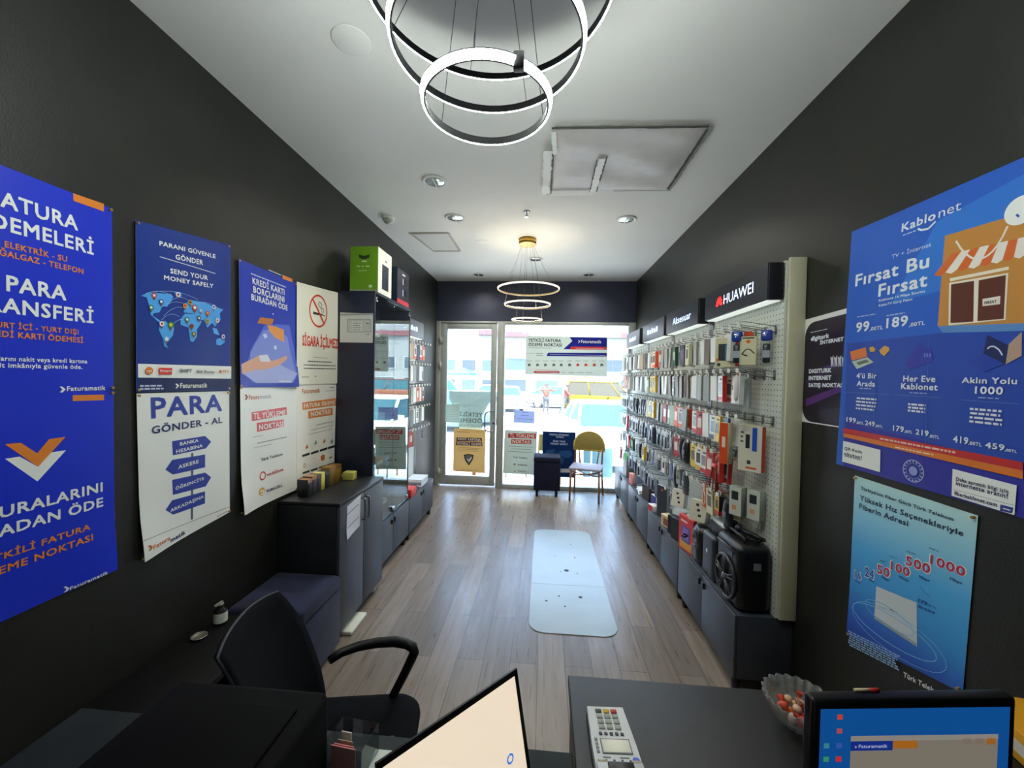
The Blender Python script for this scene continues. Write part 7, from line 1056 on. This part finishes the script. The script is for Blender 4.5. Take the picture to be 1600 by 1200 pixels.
    if sign: MB().box((-.18, -.3, Hh+.002), (.18, -.14, Hh+.12), mat('e8e0b0', .4), .02).build('roof_sign', o)
    return o
car('car', 'white car parked nose-on close outside the window at the right', (1.55, 10.35, -.3), R(4), 'e2e4e4')
car('car', 'white car seen through the left edge of the window, farther across the road', (-2.2, 24.5, -.3), R(10), 'd8dadc')
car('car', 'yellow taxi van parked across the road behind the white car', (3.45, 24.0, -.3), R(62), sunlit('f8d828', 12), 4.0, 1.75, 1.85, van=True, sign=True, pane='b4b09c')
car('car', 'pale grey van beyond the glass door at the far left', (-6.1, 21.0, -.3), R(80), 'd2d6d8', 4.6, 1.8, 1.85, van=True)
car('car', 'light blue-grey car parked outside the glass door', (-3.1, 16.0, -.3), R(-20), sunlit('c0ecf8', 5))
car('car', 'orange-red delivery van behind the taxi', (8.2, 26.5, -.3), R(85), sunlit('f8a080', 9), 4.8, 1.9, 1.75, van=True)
car('car', 'silver car in the row across the road between the two walkers', (1.0, 27.2, -.3), R(84), sunlit('e8ecf4', 5))
car('car', 'white hatchback across the road behind the glass door', (-3.2, 28.8, -.3), R(86), 'dfe2e4')
car('car', 'pale blue car near the far pavement behind the glass door', (-9.2, 27.5, -.3), R(84), sunlit('d0e8f8', 5))

def person(lb, loc, rz, J, hair, top, trousers, shoes):
    """body grown over a skeleton of joints; clothes are slightly larger shells over parts of it"""
    o = thing('person', lb, 'person', loc, rz)
    E_ = [('pelvis', 'belly'), ('belly', 'chest'), ('chest', 'neck'), ('neck', 'head'), ('head', 'crown')]
    for s_ in 'lr': E_ += [('pelvis', 'hip'+s_), ('hip'+s_, 'knee'+s_), ('knee'+s_, 'ankle'+s_), ('ankle'+s_, 'toe'+s_), ('chest', 'sh'+s_), ('sh'+s_, 'el'+s_), ('el'+s_, 'wr'+s_), ('wr'+s_, 'hand'+s_)]
    RAD = {'pelvis': .13, 'belly': .125, 'chest': .145, 'neck': .055, 'head': .095, 'crown': .08, 'hip': .09, 'knee': .06, 'ankle': .042, 'toe': .035, 'sh': .065, 'el': .045, 'wr': .032, 'hand': .036}
    def skin(nm, keep, grow, m, parent):
        names = [n_ for n_ in J if any(n_ in e_ for e_ in E_ if e_[0] in keep and e_[1] in keep)]
        me = bpy.data.meshes.new(nm); me.from_pydata([J[n_] for n_ in names], [(names.index(a), names.index(c)) for a, c in E_ if a in names and c in names and a in keep and c in keep], [])
        ob = bpy.data.objects.new(nm, me); COL.objects.link(ob); ob.parent = parent
        ob.modifiers.new('skin', 'SKIN'); ob.modifiers.new('sub', 'SUBSURF').levels = 2; ob.modifiers['sub'].render_levels = 2
        for i, n_ in enumerate(names):
            r_ = RAD[n_[:-1] if n_ not in RAD else n_]*grow; me.skin_vertices[0].data[i].radius = (r_, r_)
        root = names.index('pelvis') if 'pelvis' in names else 0; me.skin_vertices[0].data[root].use_root = True
        me.materials.append(m); return ob
    allj = set(J)
    skin('body', allj, 1, mat(sunlit('d8b0a0'), .6), o)
    skin('jacket', {n_ for n_ in J if n_ in ('pelvis', 'belly', 'chest', 'shl', 'shr', 'ell', 'elr', 'wrl', 'wrr')}, 1.22, mat(top, .8), o)
    skin('trousers', {n_ for n_ in J if n_ in ('pelvis', 'hipl', 'hipr', 'kneel', 'kneer', 'anklel', 'ankler')}, 1.15, mat(trousers, .8), o)
    hd = Vector(J['crown']); MB().sphere((hd.x, hd.y+.015, hd.z-.02), .105, mat(hair, .7), 14, (1, 1.05, .8)).build('hair', o)
    for s_ in 'lr':
        a, t = Vector(J['ankle'+s_]), Vector(J['toe'+s_]); c = (a+t)/2
        MB().sphere((c.x, c.y, c.z-.02), .055, mat(shoes, .6), 12, (.8, 2.2, .8)).build('shoe', o)
    hc = Vector(J['head'])
    MB().sphere((hc.x, hc.y-.095, hc.z+.02), .016, mat(sunlit('c8a090'), .6), 8, (.8, 1, 1.2)).build('nose', o)
    return o
JA = dict(pelvis=(0, 0, .92), belly=(0, 0, 1.08), chest=(0, .01, 1.30), neck=(0, 0, 1.46), head=(0, -.01, 1.56), crown=(0, 0, 1.66), hipl=(.09, 0, .88), hipr=(-.09, 0, .88), kneel=(.11, -.02, .48), kneer=(-.11, -.02, .48), anklel=(.12, .02, .09), ankler=(-.12, .02, .09), toel=(.13, -.13, .04), toer=(-.13, -.13, .04),
          shl=(.18, 0, 1.38), shr=(-.18, 0, 1.38), ell=(.38, -.02, 1.30), elr=(-.38, -.02, 1.28), wrl=(.56, -.12, 1.36), wrr=(-.30, -.2, 1.12), handl=(.63, -.16, 1.37), handr=(-.24, -.25, 1.10))
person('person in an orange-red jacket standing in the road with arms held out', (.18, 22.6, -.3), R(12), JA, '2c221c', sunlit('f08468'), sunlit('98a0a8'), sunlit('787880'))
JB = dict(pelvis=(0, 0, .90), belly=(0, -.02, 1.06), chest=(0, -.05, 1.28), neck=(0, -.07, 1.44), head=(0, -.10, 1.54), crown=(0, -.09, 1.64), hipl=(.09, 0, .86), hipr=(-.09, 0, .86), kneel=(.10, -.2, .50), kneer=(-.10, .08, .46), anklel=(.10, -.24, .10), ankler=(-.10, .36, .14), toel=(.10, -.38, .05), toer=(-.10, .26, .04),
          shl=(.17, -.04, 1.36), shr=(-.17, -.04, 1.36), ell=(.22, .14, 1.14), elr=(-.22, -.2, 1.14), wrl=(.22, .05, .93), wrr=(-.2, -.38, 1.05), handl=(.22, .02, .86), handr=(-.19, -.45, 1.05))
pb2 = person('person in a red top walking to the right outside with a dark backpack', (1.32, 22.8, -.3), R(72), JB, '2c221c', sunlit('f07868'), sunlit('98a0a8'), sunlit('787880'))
MB().box((-.15, .10, 1.02), (.15, .27, 1.38), mat(sunlit('a8b0c0'), .7), .05, 3).build('backpack', pb2)

# buildings across the street
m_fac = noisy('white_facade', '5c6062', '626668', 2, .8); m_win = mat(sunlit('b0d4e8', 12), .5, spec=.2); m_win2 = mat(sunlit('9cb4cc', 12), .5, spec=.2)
def block(lb, x0, x1, y, h, rows, cols, z0, wz, band=None, m=m_fac, txt=None):
    o = thing('shop_building', lb, 'building', ((x0+x1)/2, y, 0)); w_ = x1-x0
    MB().box((-w_/2, 0, -.2), (w_/2, 8, h), m).build('wall_block', o)
    MB().box((-w_/2-.1, -.1, h), (w_/2+.1, 8.1, h+.25), m_fac).build('parapet', o)
    for r_ in range(rows):
        for c in range(cols):
            cw = w_/cols; xa = -w_/2+cw*(c+.14); za = z0+r_*wz
            f = MB().box((xa, -.06, za), (xa+cw*.72, -.001, za+wz*.62), mat('7c8286', .4)).build('window', o)
            MB().box((xa+.06, -.07, za+.06), (xa+cw*.72-.06, -.0605, za+wz*.62-.06), m_win if (r_+c) % 2 else m_win2).build('pane', f)
    if band:
        for a, c, zb, hb_, col in band: MB().box((a-(x0+x1)/2, -.16, zb), (c-(x0+x1)/2, -.02, zb+hb_), mat(sunlit(col, 11), .5)).build('fascia_board', o)
    for body, xa, xb, zb, hb_, col in (txt or ()):
        MB().text(body, (xa-(x0+x1)/2, -.17, zb), (1, 0, 0), (0, 0, 1), xb-xa, hb_, mat(sunlit(col, 5), .5)).build('sign_lettering', o)
    return o
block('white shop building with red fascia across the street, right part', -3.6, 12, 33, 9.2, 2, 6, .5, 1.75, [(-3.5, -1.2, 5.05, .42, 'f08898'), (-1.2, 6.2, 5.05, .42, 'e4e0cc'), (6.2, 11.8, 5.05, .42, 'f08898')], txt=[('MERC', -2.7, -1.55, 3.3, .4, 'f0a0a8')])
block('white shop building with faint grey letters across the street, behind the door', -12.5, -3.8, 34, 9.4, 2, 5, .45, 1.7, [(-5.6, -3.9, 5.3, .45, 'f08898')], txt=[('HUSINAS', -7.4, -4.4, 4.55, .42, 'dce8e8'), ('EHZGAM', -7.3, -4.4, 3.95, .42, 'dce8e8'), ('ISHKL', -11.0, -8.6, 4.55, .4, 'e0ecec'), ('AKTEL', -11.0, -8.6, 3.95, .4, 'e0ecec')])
block('pale far building at the right end of the street', 12.3, 24, 36, 8.5, 2, 5, .6, 1.8)
block('pale building closing the street at the far left', -26, -12.8, 33.5, 8.8, 2, 6, .6, 1.8, [(-24, -16, 4.9, .4, 'f08898')])
o = thing('market_umbrella', 'turquoise market umbrella in front of the shops behind the door', 'umbrella', (-6.4, 30.8, -.3))
MB().cyl((0, 0, 0), (0, 0, 2.6), .03, mat('c8ccd0', .4)).build('pole', o); MB().lathe([(.02, 2.75), (.6, 2.55), (1.2, 2.25), (1.21, 2.1)], (0, 0, 0), mat(sunlit('60e8e8', 7), .7), 8, False).build('canopy', o)
o = thing('street_lamp', 'slim pale lamp post on the pavement outside the window', 'lamp post', (.98, 19.5, -.3))
MB().cyl((0, 0, 0), (0, 0, 5.2), .06, mat(sunlit('d8e0f4', 6), .4), .04).build('post', o); MB().tube([(0, 0, 5.15), (0, -.4, 5.4), (0, -.9, 5.4)], .03, mat(sunlit('d8e0f4', 6), .4), 8).box((-.1, -1.2, 5.34), (.1, -.8, 5.42), mat('b0b8c0', .4), .02).build('lamp_head', o)
# pavement cafe furniture just outside
m_orf = mat(sunlit('f0b070', 3), .5)
def cafe_chair(lb, loc, rz, m_, back):
    o = thing('cafe_chair', lb, 'chair', loc, rz)
    MB().box((-.21, -.21, .43), (.21, .21, .46), mat('cfc9bc', .6), .01).build('seat', o)
    for x in (-.19, .19):
        MB().tube([(x, -.19, 0), (x, -.18, .44)], .015, m_, 8).build('leg', o); MB().tube([(x, .2, 0), (x, .19, .45), (x, .24, .88)], .015, m_, 8).build('leg', o)
    MB().box((-.2, .2, .62), (.2, .225, .9), back, .01).build('backrest', o)
    return o
cafe_chair('orange framed chair on the pavement behind the blue notice', (-.5, 7.55, -.12), R(10), m_orf, mat('e0d8c8', .6))
cafe_chair('second cafe chair outside, half hidden behind the world map poster', (.12, 7.0, -.12), R(185), mat('a87a40', .5), m_weave)
o = thing('cafe_table', 'small pale table on the pavement between the cafe chairs', 'table', (-1.25, 7.3, -.12))
MB().cyl((0, 0, .70), (0, 0, .73), .34, mat('d8d4c8', .5), n=32).build('table_top', o); MB().cyl((0, 0, 0), (0, 0, .70), .035, m_orf).build('pedestal', o); MB().cyl((0, 0, 0), (0, 0, .025), .22, m_orf, n=24).build('foot_plate', o)
o = thing('pavement_sign', 'pale blue standing board on the pavement right of the bistro chair', 'sign board', (1.0, 7.2, -.12), R(5))
MB().box((-.26, -.02, .1), (.26, .02, .62), mat(sunlit('a8e4f0', 4), .4), .01).build('board', o); MB().cyl((-.12, 0, 0), (-.12, 0, .95), .025, mat('dfe6ea', .4)).build('post', o); MB().box((-.3, -.12, 0), (.3, .12, .03), mat('c8d0d4', .5), .008).build('foot_plate', o); MB().box((-.2, -.03, .93), (.2, .03, .99), mat('e0e6ea', .4), .008).build('top_bar', o)
